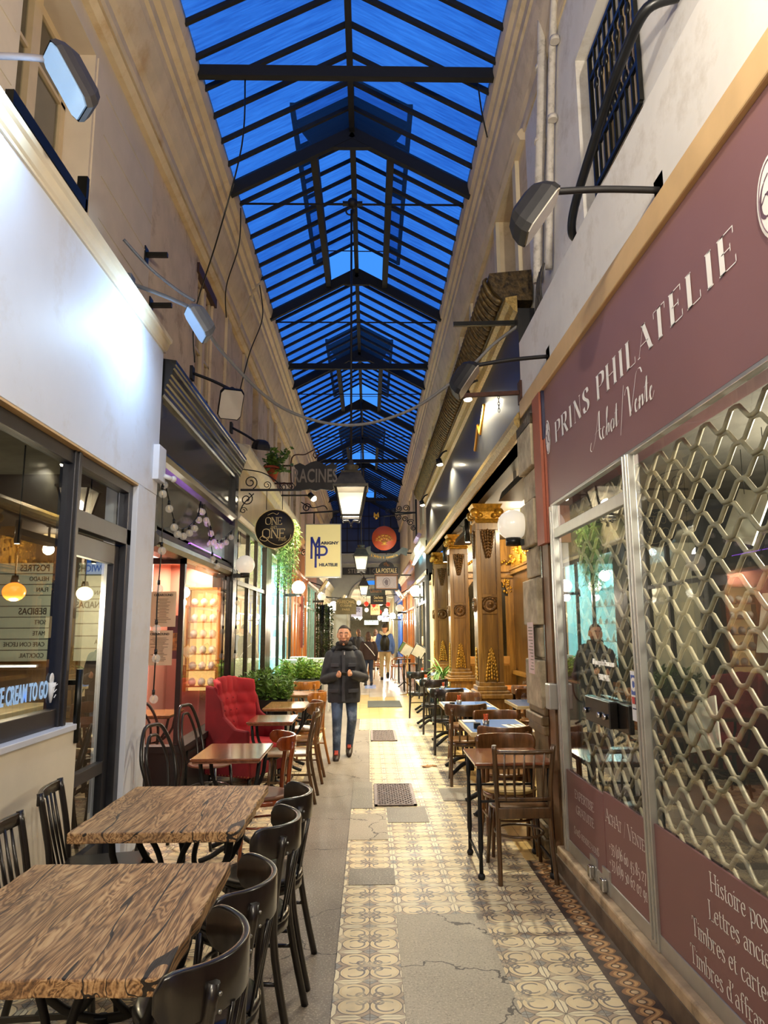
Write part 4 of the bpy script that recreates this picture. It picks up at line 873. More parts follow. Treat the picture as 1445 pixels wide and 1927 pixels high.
# RACINES
t = thing('hanging_sign', 'black scalloped RACINES sign board hanging from an iron bracket', 'shop sign', (-.99, 13, 4.5))
o = [(-.41, -.24), (-.36, -.18), (-.37, .12), (-.41, .2), (-.3, .25), (-.2, .2), (-.1, .26), (0, .29), (.1, .26), (.2, .2), (.3, .25), (.41, .2), (.37, .12), (.36, -.18), (.41, -.24), (.3, -.28), (.1, -.25), (0, -.29), (-.1, -.25), (-.3, -.28)]
m = MB(); m.prism([(x, -.02, z) for x, z in o], (0, .04, 0)); m.build('board', SLATE, t)
font('RACINES', .36, (-.01, -.025, -.01), MXF, GREYL, t, sx=.58, bold=.006, space=1.02)
m = MB(); m.tube(cr([(-.45, 0, -.25), (-.45, 0, .35), (-.2, 0, .42), (0, 0, .52), (.06, 0, .42), (-.02, 0, .34)], 6), .012, 6); m.bar((-.8, 0, .2), (-.42, 0, .2), .03, .03); m.bar((-.8, 0, -.14), (-.42, 0, -.14), .03, .03); m.tube(scroll((-.6, -.2), .09, 0, 1.5), .008, 6); m.tube(scroll((0, .4), .07, 0, 1.4), .008, 6); m.build('bracket', RUST, t)
t = thing('spotlight', 'small lit spotlight shining just below the RACINES sign', 'spotlight', (-1.08, 13.2, 4.17)); m = MB(); m.cyl((-.72,0,0), (0,0,0), .015); m.cyl((-.05,0,.03), (.03,0,-.05), .05, .06); m.build('body', IRON, t); m = MB(); m.ball((.04,0,-.06), .055, 12, 8); m.build('bulb', opal('spot_bulb', '#fff4d8', '#fff0cc', 14, 0), t); lamp('SPOT', (.06, 0, -.1), 260, SOFT, .05, t, (-.3, .6, -3), 2.4)
# ONE AND ONE
t = thing('hanging_sign', 'round black ONE AND ONE sign hanging from a scrolled bracket', 'shop sign', (-1.295, 9.7, 3.03))
m = MB(); m.lathe([(.001, -.015), (.27, -.015), (.275, 0), (.27, .015), (.001, .015)], n=40); m.xf(Matrix.Rotation(PI/2, 4, 'X')); m.build('disc', M('black_sign_disc', '#1d1b18', .5), t)
m = MB(); m.tube([(.27*math.cos(i*PI/20), -.018, .27*math.sin(i*PI/20)) for i in range(40)], .006, 5, True); m.build('rim', GOLDL, t)
m = MB()
glyphs(m, 'ONE', .1, onF(-.13, -.022, .06), w=.09, th=.07, sp=.02, wx=1.05); glyphs(m, 'AND', .04, onF(-.06, -.022, -.0), w=.09, th=.08, sp=.02); glyphs(m, 'ONE', .125, onF(-.17, -.022, -.125), w=.09, th=.07, sp=.03, wx=1.15); glyphs(m, 'PARIS', .03, onF(.06, -.022, -.165), w=.12, th=.08, sp=.15)
m.tube(cr([(-.1, -.022, .19), (-.03, -.022, .22), (.03, -.022, .2), (.05, -.022, .225)], 6), .004, 5); m.tube(cr([(-.06, -.022, -.1), (-.12, -.022, -.17), (-.2, -.022, -.14), (-.15, -.022, -.1), (-.05, -.022, -.19), (.08, -.022, -.225), (.2, -.022, -.15), (.225, -.022, -.08)], 6), .005, 5); m.build('lettering', GOLDL, t)
m = MB(); m.bar((-.5, 0, .55), (.36, 0, .55), .022, .03)
for x in (-.12, .1): m.cyl((x, 0, .27), (x, 0, .55), .005, n=6)
m.tube(scroll((-.35, .66), .1, -1.2, 1.5), .008, 6); m.tube(scroll((-.12, .62), .06, -1.2, 1.5), .006, 6); m.tube(cr([(-.5, 0, .85), (-.2, 0, .8), (.0, 0, .68), (.1, 0, .57)], 6), .008, 6); m.tube(scroll((-.4, .42), .09, 1.2, 1.5, -1), .008, 6); m.tube(cr([(-.5, 0, .2), (-.44, 0, .35), (-.3, 0, .5)], 6), .008, 6); m.tube(scroll((-.44, .26), .05, 0, 1.4), .006, 6); m.tube(scroll((.22, .6), .05, -1.4, 1.4), .006, 6)
m.build('bracket', IRON, t)
# MARIGNY PHILATELIE light box
t = thing('light_box_sign', 'glowing cream MARIGNY PHILATELIE light box with blue monogram', 'shop sign', (-1.19, 18.5, 3.7))
bx('panel', M('lit_cream_panel', '#e9dca0', .4, 0, .03, 2, emit='#f6e79c', es=.12), (-.45, .45, -.1, .1, -.68, .68), parent=t); bx('frame', ALU, (-.47, -.45, -.11, .11, -.7, .7), (.45, .47, -.11, .11, -.7, .7), (-.45, .45, -.11, .11, .68, .7), (-.45, .45, -.11, .11, -.7, -.68), parent=t)
BLUEL = M('cobalt_letters', '#3446b8', .4); m = MB(); yb = -.105
for a, b in (((-.3, -.22), (-.3, .35)), ((-.3, .35), (-.2, .1)), ((-.2, .1), (-.1, .35)), ((-.1, .35), (-.1, -.22)), ((-.19, -.45), (-.19, .1))): m.bar((a[0], yb, a[1]), (b[0], yb, b[1]), .012, .04, (0, 1, 0)) if 0 else m.tube([(a[0], yb, a[1]), (b[0], yb, b[1])], .028, 8)
m.tube([(-.19, yb, .1)]+[(.0+.1*math.cos(a), yb, -.01+.11*math.sin(a)) for a in [PI/2-PI*i/10 for i in range(11)]]+[(-.19, yb, -.12)], .028, 8); m.build('monogram', BLUEL, t)
NAVY = M('navy_letters', '#2a2f55', .5); font('ARIGNY', .1, (.17, -.106, .19), MXF, NAVY, t, sx=1.25, bold=.005); font('HILATELIE', .105, (.14, -.106, -.38), MXF, NAVY, t, sx=1.02, bold=.005)
m = MB(); m.bar((-.62, 0, 1.0), (.42, 0, 1.06), .03, .04); m.bar((-.25, 0, .7), (-.25, 0, 1.02), .03, .03); m.bar((.25, 0, .7), (.25, 0, 1.04), .03, .03); m.tube(scroll((-.45, 1.15), .12, 0, 1.6), .014, 6); m.tube(cr([(-.6, 0, 1.3), (-.3, 0, 1.15), (.0, 0, 1.2), (.1, 0, 1.1)], 6), .014, 6); m.tube(scroll((-.5, -.05), .1, 0, 1.5), .012, 6); m.build('bracket', IRON, t)
# L'Arbre a cannelle
t = thing('hanging_sign', "red disc sign with a golden tree and a grey L'Arbre a cannelle ribbon", 'shop sign', (.437, 19.6, 4.17))
m = MB(); m.lathe([(.001, -.03), (.335, -.03), (.345, 0), (.335, .03), (.001, .03)], n=40); m.xf(Matrix.Rotation(PI/2, 4, 'X')); m.build('disc', RED_D, t)
random.seed(3); m = MB()
def twig(p, a, l, d):
    q = (p[0]+l*math.cos(a), p[1]+l*math.sin(a)); m.tube([(p[0], -.035, p[1]), (q[0], -.035, q[1])], .004+.0035*d, 5)
    if d:
        for k in (-.42, .05, .45): twig(q, a+k+random.uniform(-.15, .15), l*.72, d-1)
for a in (.75, 1.15, 1.57, 2.0, 2.4): twig((0, -.17), a, .13, 2)
m.bar((-.08, -.035, -.18), (.08, -.035, -.18), .01, .02); m.build('golden_tree', M('gold_leaf', '#e0a73c', .4, .4), t)
rb = [(-.5+1.0*i/20, -.42-.12*math.sin(PI*i/20)+(.1*((i/20-.5)*2)**4)) for i in range(21)]
m = MB(); m.prism([(x, -.02, z+.07) for x, z in rb]+[(x, -.02, z-.07) for x, z in rb[::-1]], (0, .03, 0)); m.prism([(-.5, .0, -.25), (-.38, .0, -.22), (-.38, .0, -.42), (-.54, .0, -.52)], (0, .02, 0)); m.prism([(.5, .0, -.25), (.66, .0, -.3), (.62, .0, -.5), (.42, .0, -.42)], (0, .02, 0)); m.build('ribbon', M('grey_ribbon', '#5c5a4e', .6, 0, .15, 8), t)
txt = "L'Arbre à cannelle"
for i, ch in enumerate(txt):
    a = (i+.5)/len(txt); x = -.37+.74*a; z = -.42-.12*math.sin(PI*(x+.5))
    if ch != ' ':
        f = font(ch, .1, (x, -.024, z), MXF, M('gold_leaf', '#e0a73c'), t, sx=.75, bold=.002); f.rotation_euler = (PI/2, -(x*.62), 0)
m = MB(); m.bar((.0, 0, .36), (.0, 0, .62), .02, .02); m.bar((.3, 0, .72), (.92, 0, .72), .035, .045); m.bar((.0, 0, .62), (.92, 0, .72), .025, .025); m.bar((.9, 0, -.2), (.9, 0, 1.1), .05, .05)
for cx, cz, r in ((.42, .84, .09), (.62, .85, .1), (.4, .6, .09), (.58, .54, .09), (.74, .44, .1), (.82, .28, .08), (.1, .75, .07), (.28, .8, .07)): m.tube(scroll((cx, cz), r, cx*9, 1.6), .012, 6)
m.build('bracket', IRON, t); m = MB(); m.ball((-.22, 0, .58), .05, 8, 6); m.ball((-.22, 0, .66), .03, 8, 6); m.prism([(-.3, 0, .6), (-.28, 0, .74), (-.22, 0, .66), (-.16, 0, .74), (-.14, 0, .6)], (0, .02, 0)); m.build('gilded_finial', GOLD, t)
# LA POSTALE
t = thing('hanging_sign', 'black arched LA POSTALE sign with a framed grey stamp panel below', 'shop sign', (.55, 22, 3.3))
m = MB(); m.prism([(-.36, 0, .06), (.36, 0, .06), (.36, 0, .26), (.26, 0, .28)]+[(.24*math.cos(a), 0, .28+.17*math.sin(a)) for a in [PI*i/10 for i in range(11)]]+[(-.26, 0, .28), (-.36, 0, .26)], (0, .05, 0)); m.box(-.37, .37, 0, .05, -.45, .06); m.build('board', M('black_sign_disc', '#1d1b18'), t)
bx('stamp_panel', M('grey_engraving', '#b9b4b8', .5, 0, .12, 40), (-.31, .31, -.012, 0, -.38, -.02), parent=t)
m = MB(); m.tube([(.11*math.cos(i*PI/10), -.014, -.2+.13*math.sin(i*PI/10)) for i in range(20)], .008, 5, True); m.prism([(-.02, -.014, -.3), (.05, -.014, -.28), (.06, -.014, -.16), (.0, -.014, -.1), (-.05, -.014, -.15), (-.07, -.014, -.21), (-.04, -.014, -.24)], (0, .004, 0)); m.build('portrait_relief', M('engraving_ink', '#77707a', .6), t)
m = MB(); m.box(-.34, .34, -.014, -.002, -.405, -.385); m.box(-.34, .34, -.014, -.002, -.015, .005); m.box(-.34, -.315, -.014, -.002, -.405, .0); m.box(.315, .34, -.014, -.002, -.405, .0); m.box(-.37, .37, -.02, 0, .03, .06); m.build('frame', M('copper_edge', '#9b6f4a', .4, .3), t)
font('LA POSTALE', .19, (0, -.006, .155), MXF, GOLDL, t, sx=.62, bold=.004); m = MB(); m.tube(scroll((-.04, .36), .05, 0, 1.5, 1, y=-.006), .01, 5); m.tube(scroll((.06, .34), .05, 2, 1.5, 1, y=-.006), .01, 5); m.ball((0, -.006, .4), .025, 8, 6); m.build('crest', M('copper_edge', '#9b6f4a'), t)
m = MB(); m.bar((0, .02, .42), (0, .02, .75), .02, .02); m.bar((0, .02, .73), (.85, .02, .7), .03, .04); m.bar((.45, .02, .02), (.85, .02, .02), .03, .04); m.build('bracket', IRON, t)
# MARECHAL, and the farther ones
OLIVE = M('olive_sign_board', '#7a7252', .6, 0, .15, 6)
def small_sign(loc, w, h, mat, lines, lm, lab, arched=False, side=-1):
    t = thing('hanging_sign', lab, 'shop sign', loc); m = MB(); poly = [(-w/2, 0, -h/2), (w/2, 0, -h/2), (w/2, 0, h*.3)]
    poly += [(w/2*math.cos(a), 0, h*.3+h*.25*math.sin(a)) for a in [PI*i/10 for i in range(1, 10)]] if arched else [(w/2, 0, h/2), (-w/2, 0, h/2)]
    m.prism(poly+[(-w/2, 0, h*.3)], (0, .04, 0)); m.build('board', mat, t)
    n = len(lines)
    for i, s in enumerate(lines): font(s, h*.8/n*(1.2 if i == 0 else .75), (0, -.004, h*.28-h*.72*i/n), MXF, lm, t, sx=min(1, w*.85/(len(s)*h*.8/n*(1.2 if i == 0 else .75)*.62)))
    m = MB(); x = (LX if side < 0 else RX)-loc[0]; m.bar((0, .02, h*.5), (x, .02, h*.62), .03, .03); m.bar((x*.2, .02, h*.3), (x*.2, .02, h*.6), .02, .02)
    if loc[1] > 34: m.bar((0, .02, h*.4), (0, .02, 3.6-loc[2]), .02, .02)
    m.build('bracket', IRON, t)
small_sign((-.8, 25, 2.46), .72, .55, OLIVE, ['MARECHAL', 'CUISINE', 'PARIS'], GOLDL, 'olive arched MARECHAL sign above the walking man on the left', True, -1)
small_sign((.38, 28, 2.8), .62, .34, M('black_sign_disc', '#1d1b18'), ['Cartes Postales', 'Livres Anciens'], GOLDL, 'low black two-line sign below the LA POSTALE sign', False, 1)
small_sign((.3, 30, 3.2), .8, .3, M('dark_green_board', '#2e332b', .5), ['Coinderie'], M('copper_edge', '#9b6f4a'), 'dark arched sign behind the low black two-line sign', True, 1)
small_sign((-.55, 32.5, 2.45), .5, .45, M('lavender_board', '#a9a9c4', .6), ['Cafe'], NAVY, 'pale lavender sign beyond the MARECHAL board', False, -1)
for nm, x, w, tx in (('STERN', -.6, 1.3, 'STERN'), ('GRAVEUR', .62, 1.1, 'Graveur')):
    t = thing('facade_sign', 'black %s name board on the grey end facade' % tx, 'shop sign', (x, 33.98, 4.42)); bx('board', M('black_sign_disc', '#1d1b18'), (-w/2, w/2, -.04, 0, -.17, .17), parent=t); font(tx, .3, (0, -.045, 0), MXF, GREYL, t, sx=.9)
# far corridor beyond the arch: lamps, flags and lit signs
for i, (x, y, z, r) in enumerate([(-.9, 37, 2.6, .12), (.9, 38, 2.5, .13), (-.8, 43, 2.5, .14), (1.0, 44, 2.6, .15), (-.6, 49, 2.5, .15), (.8, 52, 2.5, .16)]):
    globe((x, y, z), r, 'small glaring globe lamp in the far corridor, %s' % ['nearest on the left', 'nearest on the right', 'middle one on the left', 'middle one on the right', 'last on the left', 'last on the right'][i], True, -1.6 if x < 0 else 1.5, 60)
random.seed(11)
for i in range(10):
    x = -.5+1.5*(i % 5)/4; y = 36+2.4*(i//5)+.3*i; z = 3.0-.25*(i//5)-.05*(i % 3)
    m = MB(); m.lathe([(.02, -.13), (.1, -.08), (.12, 0), (.1, .08), (.02, .12)], n=10); o = m.build('paper_lantern', M('red_paper', '#d03a2a', .6, 0, .1, emit='#e0402c', es=.25) if i % 3 else M('white_paper', '#efe6da', .6, emit='#fff2e0', es=.4)); MB().cyl((0,0,.12), (0,0,3.6-z), .004, n=4).build('cord', BLACK, o); o.location = (x, y, z); tag(o, 'small red or white paper lantern strung across the far corridor', 'lantern', 'paper lanterns in the far corridor')
small_sign((.35, 39, 2.9), .5, .9, M('orange_banner', '#d98d5c', .6, emit='#e0a070', es=.2), ['BAR', 'VIN', 'CAFE'], INK, 'tall orange banner hanging in the far corridor', False, 1)
small_sign((.2, 56, 2.2), 1.1, .35, M('lit_green_panel', '#cfe3c8', .5, emit='#d8f0d0', es=.8), ['PASSAGE'], INK, 'pale lit panel at the very end of the far corridor', False, 1)
small_sign((.95, 41, 2.3), .4, .4, M('white_board', '#dde4ee', .5, emit='#e8f0ff', es=.3), ['H'], BLUEL, 'small white square sign with a blue mark in the far corridor', False, 1)
# ================================================================== RIGHT SIDE
FX = RX-.004
# --- mauve stamp shop -------------------------------------------------------
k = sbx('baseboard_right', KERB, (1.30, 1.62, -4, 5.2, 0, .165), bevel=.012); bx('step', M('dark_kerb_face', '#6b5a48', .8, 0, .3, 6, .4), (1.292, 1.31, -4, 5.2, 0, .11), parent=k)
o = bx('shop_sign_board', PURPLE2, (1.345, 1.5, -4, 5.165, 2.555, 3.45)); sign = thing('shop_sign', 'long mauve PRINS PHILATELIE sign board over the right-hand window', 'shop sign', (0, 0, 0))
o.name = 'board'; o.parent = sign
m = MB()
WX = 1.42; ww = text_w('PRINS PHILATELIE', .145, sp=.06, wx=WX); glyphs(m, 'PRINS PHILATELIE', .145, onR(FX, 4.885, 2.965), w=.19, th=.03, sp=.06+(2.575-ww)/.145/16, wx=WX)
m.build('lettering', LETTER, sign)
m = MB(); sx0 = 0
def script(m, y, z, h):
    f = onR(FX, y, z)
    def st(pts, n=7, w=.007):
        P = cr([(a, b, 0) for a, b in pts], n)
        for a, b in zip(P, P[1:]):
            k = (.0035, .0012) if b.y > a.y else (w*.6, .001)
            m.add([f((a.x-k[0])*h, (a.y-k[1])*h), f((b.x-k[0])*h, (b.y-k[1])*h), f((b.x+k[0])*h, (b.y+k[1])*h), f((a.x+k[0])*h, (a.y+k[1])*h)], [(0,1,2,3)])
    return st
st = script(m, 4.06, 2.72, 1.0); W_ = .011
st([(-.04, .03), (-.06, -.01), (-.02, -.02), (.05, .05), (.11, .16), (.13, .175)], w=W_); st([(.13, .175), (.12, .09), (.12, .03), (.15, .0)], w=W_*1.6); st([(.03, .06), (.09, .07), (.15, .065)], w=W_)
x = .16
def low(x, kind):
    s = W_*1.4
    if kind == 'c': st([(x+.05, .055), (x+.03, .065), (x+.01, .04), (x+.015, .005), (x+.04, .0), (x+.07, .03)], w=s); return x+.06
    if kind == 'h': st([(x, .02), (x+.05, .12), (x+.055, .16), (x+.035, .13), (x+.02, 0)], w=s); st([(x+.02, .01), (x+.045, .06), (x+.06, .05), (x+.055, .01), (x+.085, .03)], w=s); return x+.08
    if kind == 'a': st([(x+.055, .06), (x+.03, .065), (x+.01, .035), (x+.02, 0), (x+.04, .015), (x+.055, .06), (x+.052, .01), (x+.08, .03)], w=s); return x+.07
    if kind == 't': st([(x, .02), (x+.04, .13), (x+.03, .04), (x+.03, .005), (x+.065, .03)], w=s); st([(x+.005, .085), (x+.06, .09)], w=s); return x+.06
    if kind == 'e': st([(x, .025), (x+.035, .05), (x+.03, .065), (x+.012, .04), (x+.015, .005), (x+.035, 0), (x+.06, .03)], w=s); return x+.055
    if kind == 'n': st([(x, .04), (x+.02, .062), (x+.012, 0)], w=s); st([(x+.015, .02), (x+.045, .06), (x+.055, .045), (x+.052, .005), (x+.08, .03)], w=s); return x+.075
for c in 'chat': x = low(x, c)
st([(x+.02, -.06), (x+.1, .19)], w=W_); x += .13
st([(x-.02, .13), (x, .16), (x+.03, .15), (x+.04, .06), (x+.045, .0)], w=W_*1.8); st([(x+.045, 0), (x+.1, .1), (x+.15, .19), (x+.2, .2), (x+.22, .17)], w=W_); x += .1
for c in 'ente': x = low(x, c)
m.build('script_lettering', LETTER, sign)
def oval(y, z, a, b, txt, h):
    m = MB(); m.prism([(FX-.002, y+a*math.cos(i*PI/16), z+b*math.sin(i*PI/16)) for i in range(32)], (.002, 0, 0)); q = m.build('oval_plate', LETTER, sign)
    m = MB(); m.tube([(FX-.003, y+a*.86*math.cos(i*PI/16), z+b*.9*math.sin(i*PI/16)) for i in range(32)], .0025, 4, True); w = text_w(txt, h, .04); glyphs(m, txt, h, onR(FX-.003, y+w/2, z-h*.35), w=.1, th=.04, sp=.04); m.build('numerals', M('mauve_ink', '#6d5560', .5), q)
oval(5.09, 3.06, .062, .13, '60', .13); oval(2.1, 3.06, .1, .15, '60', .15)
sbx('trim_30', TRIMC, (1.315, 1.5, -4, 5.9, 3.45, 3.6), bevel=.008)
sbx('wall_right.003', RWALL, (1.345, 1.56, -4, 5.95, 3.6, 4.17), bevel=.01)
sbx('trim_31', M('terracotta_paint', '#9c5338', .6, 0, .08, 4), (1.31, 1.5, 5.2, 5.42, 2.28, 3.45)); sbx('trim_32', M('navy_strip', '#1b1d3f', .5), (1.325, 1.5, 5.166, 5.2, 3.07, 3.45)); sbx('trim_33', M('terracotta_paint', '#9c5338'), (1.33, 1.5, 5.166, 5.2, 2.28, 3.07))
f = MB()
for b in ((-4, 5.14, .165, .245), (-4, 5.14, 2.535, 2.556)): f.box(1.345, 1.385, *b)
f.box(1.335, 1.374, 3.53, 3.62, .165, 2.54); f.box(1.327, 1.34, 3.545, 3.56, .2, 2.54); f.box(1.327, 1.34, 3.585, 3.6, .2, 2.54); f.box(1.335, 1.38, 5.05, 5.14, .165, 2.54); f.box(1.33, 1.345, 5.08, 5.1, .165, 2.5); f.box(1.345, 1.38, 3.6, 5.1, 2.295, 2.365); f.box(1.345, 1.42, .9, 1.0, .165, 2.52)
w3 = struct(f.build('window_50', ALU, bevel=.004)); bx('pane', GLASS, (1.366, 1.372, -4, 3.53, .245, 2.54), (1.366, 1.372, 3.62, 5.05, .245, 2.3), (1.366, 1.372, 3.62, 5.05, 2.36, 2.54), parent=w3)
pp = bx('film_panel', PURPLE, (1.352, 1.364, -4, 3.53, .245, .733), (1.352, 1.364, 3.62, 4.27, .245, .72), (1.352, 1.364, 4.285, 5.05, .245, .70), parent=w3)
m = MB(); TX = 1.3505
def tl(txt, h, y0, y1, z, wx=None, small=None, w=.11, th=.045):
    sp = .06; wd = text_w(txt, h, sp, 1, small); kx = (y0-y1)/wd
    fn = lambda a, b: (TX, y0-a*kx, z+b); glyphs(m, txt, h, fn, w=w/max(.6, kx), th=th, sp=sp, small=small)
tl('EXPERTISE', .068, 4.859, 4.462, .555, small='XPERTISE'); tl('GRATUITE', .05, 4.845, 4.472, .462); tl('SANS RENDEZ-VOUS', .045, 4.915, 4.403, .322, small='ANRENDZ-VOU')
tl('ACHAT / VENTE', .07, 4.245, 3.66, .565, small='CHTENE'); tl('+33 (0)6 60 45 85 27', .062, 4.216, 3.67, .418); tl('+33 (0)9 50 62 02 91', .062, 4.223, 3.665, .333)
def tl2(txt, h, y0, z): glyphs(m, txt, h, onR(TX, y0, z), w=.105, th=.045, sp=.05)
tl2('Histoire postale', .0715, 2.98, .622); tl2('Lettres anciennes', .0715, 3.01, .508); tl2('Timbres et cartes', .0715, 3.175, .389); tl2("Timbres d'affranchissement", .0715, 3.21, .27)
m.build('film_lettering', LETTER, w3)
font('60 passage des Panoramas', .05, (1.362, 4.18, 1.45), MXR, LETTER, w3, sx=.72); font('75002 PARIS', .05, (1.362, 4.18, 1.365), MXR, LETTER, w3, sx=.72)
# roller grille: wavy tubes
t = thing('roller_grille', 'pale wavy-tube roller grille drawn down behind the stamp shop window', 'grille', (1.47, 0, 0)); m = MB(); L = .25; pz = .0735
for i in range(31):
    z0 = .28+i*pz; ph = 0 if i % 2 else PI; pts = []; n = int((5.0+.6)/L*8)
    for j in range(n+1):
        y = -.6+5.6*j/n; c = math.sin(2*PI*y/L+ph); pts.append((.006*(1 if i % 2 else -1), y, z0+.034*(c*1.25 if abs(c) < .8 else math.copysign(1, c))))
    m.tube(pts, .0105, 6)
m.build('tubes', M('bone_enamel_tube', '#b3a78b', .45, .1, .12, 15), t)
# grille links, shop interior
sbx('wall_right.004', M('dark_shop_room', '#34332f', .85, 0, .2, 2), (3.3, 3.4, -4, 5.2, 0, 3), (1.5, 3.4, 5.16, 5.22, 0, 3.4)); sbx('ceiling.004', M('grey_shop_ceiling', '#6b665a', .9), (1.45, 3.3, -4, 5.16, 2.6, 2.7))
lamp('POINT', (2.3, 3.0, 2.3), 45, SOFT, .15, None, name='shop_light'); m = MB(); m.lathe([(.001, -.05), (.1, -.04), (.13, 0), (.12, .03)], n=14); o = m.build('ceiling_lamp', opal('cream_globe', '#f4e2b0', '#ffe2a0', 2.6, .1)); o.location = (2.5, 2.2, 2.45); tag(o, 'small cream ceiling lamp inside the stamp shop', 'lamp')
t = thing('display_desk', 'dark desk with stamp sheets inside the stamp shop', 'desk', (2.0, 3.0, 0)); bx('top', WOODD, (-.35, .35, -1.6, 1.2, .72, .76), parent=t)
for a, b in ((-.3, -1.5), (.3, -1.5), (-.3, 1.1), (.3, 1.1)): bx('leg', WOODD, (a-.025, a+.025, b-.025, b+.025, 0, .72), parent=t)
random.seed(5)
for i in range(7):
    m = MB(); m.box(-.006, .006, -.11, .11, -.14, .14); o = m.build('stamp_sheet', M('stamp_sheet_paper', '#c9c7b4', .7, 0, .1, 12)); o.location = (1.85+.12*(i % 2), 1.5+.42*i, 1.12+.55*((i*7) % 3)); o.rotation_euler = (.3*(i % 3-1), .25, .3); o.parent = None
    tag(o, 'stamp sheet hung at an angle behind the grille', 'stamp sheet', 'stamp sheets behind the grille')
    m = MB(); m.cyl((0,0,.12), (0,0,2.58-o.location.z), .002, n=4); q = m.build('hanging_thread', BLACK, o); q.rotation_euler = o.rotation_euler.to_matrix().inverted().to_euler()
t = thing('letter_box', 'black letter box with chrome knobs fixed across the inside of the shop door glass', 'letter box', (1.30, 4.06, 1.18)); bx('housing', BLACKG, (0, .05, -.13, .3, -.07, .075), (.05, .13, -.28, -.05, -.08, .07), parent=t, bevel=.006); m = MB()
for y in (.27, .02, -.08): m = MB(); m.cyl((0, y, -.01), (-.02, y, -.01), .015, n=12); m.build('knob', M('chrome', '#c9c9c9', .15, 1), t)
t = thing('card_sticker', 'blue and white payment card sticker on the window beside the mullion', 'sticker', (1.362, 3.69, 1.31)); bx('sheet', M('sticker_white', '#eef0f4', .4), (0, .002, -.06, .06, -.13, .12), parent=t); bx('blue_field', BLUEP, (-.002, 0, -.055, .05, .0, .1), parent=t); font('CB', .09, (-.003, 0, .05), MXR, LETTER, t, sx=.8, bold=.004); bx('red_field', M('red_mark', '#c8322b', .5), (-.002, 0, .015, .05, -.045, -.01), parent=t); bx('navy_field', NAVY, (-.002, 0, -.04, .01, -.045, -.01), (-.002, 0, -.045, .045, -.072, -.066), parent=t)
t = thing('door_switch', 'grey electric box on the left edge of the shop window frame', 'switch box', (1.33, 5.2, 1.17)); bx('housing', ALU, (-.05, .02, -.05, .06, -.09, .09), parent=t, bevel=.008)
for y, lb in ((4.5, 'farther'), (4.27, 'nearer')):
    t = thing('floor_bolt', 'steel bolt lock at the foot of the door panels, the %s of two' % lb, 'lock', (1.34, y, .2)); bx('plate', ALU, (0, .012, -.06, .06, -.03, .1), parent=t); bx('bolt', M('chrome', '#c9c9c9'), (-.03, .0, -.025, .025, -.02, .05), parent=t, bevel=.006)
# floods, pipes and the barred window above
floodlight((1.345, 2.95, 3.645), (.81, 2.95, 3.63), 'dusty unlit floodlight on the long arm nearest the viewer on the right', False, (1.3, 2.9, 3.28), (IRON, IRON), (.17, .27))
floodlight((1.345, 5.0, 3.66), (.76, 5.0, 3.58), 'dusty unlit floodlight on the second arm over the end of the mauve sign', False, (1.3, 4.9, 3.2), (IRON, IRON), (.18, .27))
t = thing('sign_bar', 'rusty horizontal bar with a chain hook at the end of the white band', 'bar', (1.345, 5.94, 3.70)); m = MB(); m.bar((0,0,.0), (-.58,0,-.03), .03, .035); m.box(-.02, .0, -.05, .05, -.1, .1); m.build('bar', RUST, t); m = MB()
for i in range(5): m.tube([(-.2+.008*math.cos(a)*(1-i % 2), .008*math.cos(a)*(i % 2), -.04-.03*i+.02*math.sin(a)) for a in [j*PI/4 for j in range(8)]], .003, 4, True)
m.build('chain_hook', BLACK, t)
t = thing('cable_bar', 'dark flat bar holding the end of the swagged cable', 'bar', (1.5, 6.08, 4.42)); m = MB(); m.bar((0,0,0), (-.72,0,-.02), .03, .04); m.bar((0,0,-.02), (-.02,0,-.25), .02, .02); m.build('bar', BLACK, t)
t = thing('window_grille', 'black wrought iron window guard on the right-hand upper wall', 'window guard', (1.50, 3.8, 4.5)); m = MB(); m.bar((0,-.38,0), (0,.38,0), .02, .03); m.bar((0,-.38,.25), (0,.38,.25), .02, .03); m.bar((0,-.38,.78), (0,.38,.78), .02, .03); m.bar((0,-.38,.95), (0,.38,.95), .02, .03); m.bar((0,-.38,0), (0,-.38,.95), .025, .025); m.bar((0,.38,-.12), (0,.38,.95), .025, .025); m.build('frame', BLACK, t)
for i in range(7):
    y = -.28+.56*i/6; m = MB(); m.bar((0,y,0), (0,y,.95), .016, .016)
    for z in (.32, .68): m.ball((0,y,z), .03, 8, 6, (.5,1,1.5))
    m.build('baluster', BLACK, t)
tag(MB().tube(cr([(1.5, 2.93, 4.66), (1.36, 2.96, 4.62), (1.32, 3.15, 4.56), (1.32, 3.45, 4.51), (1.32, 4.05, 4.33), (1.33, 4.22, 4.22), (1.38, 4.28, 4.19), (1.42, 4.2, 4.19)], 6), .028, 12).build('handrail', M('black_pipe', '#17181a', .35, .3, .2, 8)), 'thick black bent tube handrail in front of the barred window', 'handrail')
PIPE = M('painted_pipe', '#bdb6ab', .6, 0, .1, 20, dirt='#7d766b', ds=12)
def pipe(pts, r, lab):
    t = thing('wall_pipe', lab, 'pipe', pts[0]); b = Vector(pts[0]); MB().tube([Vector(p)-b for p in cr(pts, 5)], r, 12).build('tube', PIPE, t)
    for i in range(1, 4):
        p = Vector(pts[0]).lerp(Vector(pts[-1]), i/4)-b; m = MB(); m.cyl(p-Vector((0,0,.02)), p+Vector((0,0,.02)), r*1.25, n=12); m.build('clip', PIPE, t)
pipe([(1.47, 5.68, 4.6), (1.47, 5.55, 5.2), (1.47, 5.3, 6.0), (1.47, 5.1, 6.9)], .042, 'thick grey pipe running up the right upper wall, far one of two')
pipe([(1.48, 5.35, 4.55), (1.48, 5.2, 5.2), (1.48, 4.95, 6.2), (1.48, 4.7, 6.8)], .03, 'thinner grey pipe beside the barred window, near one of two')
m = MB()
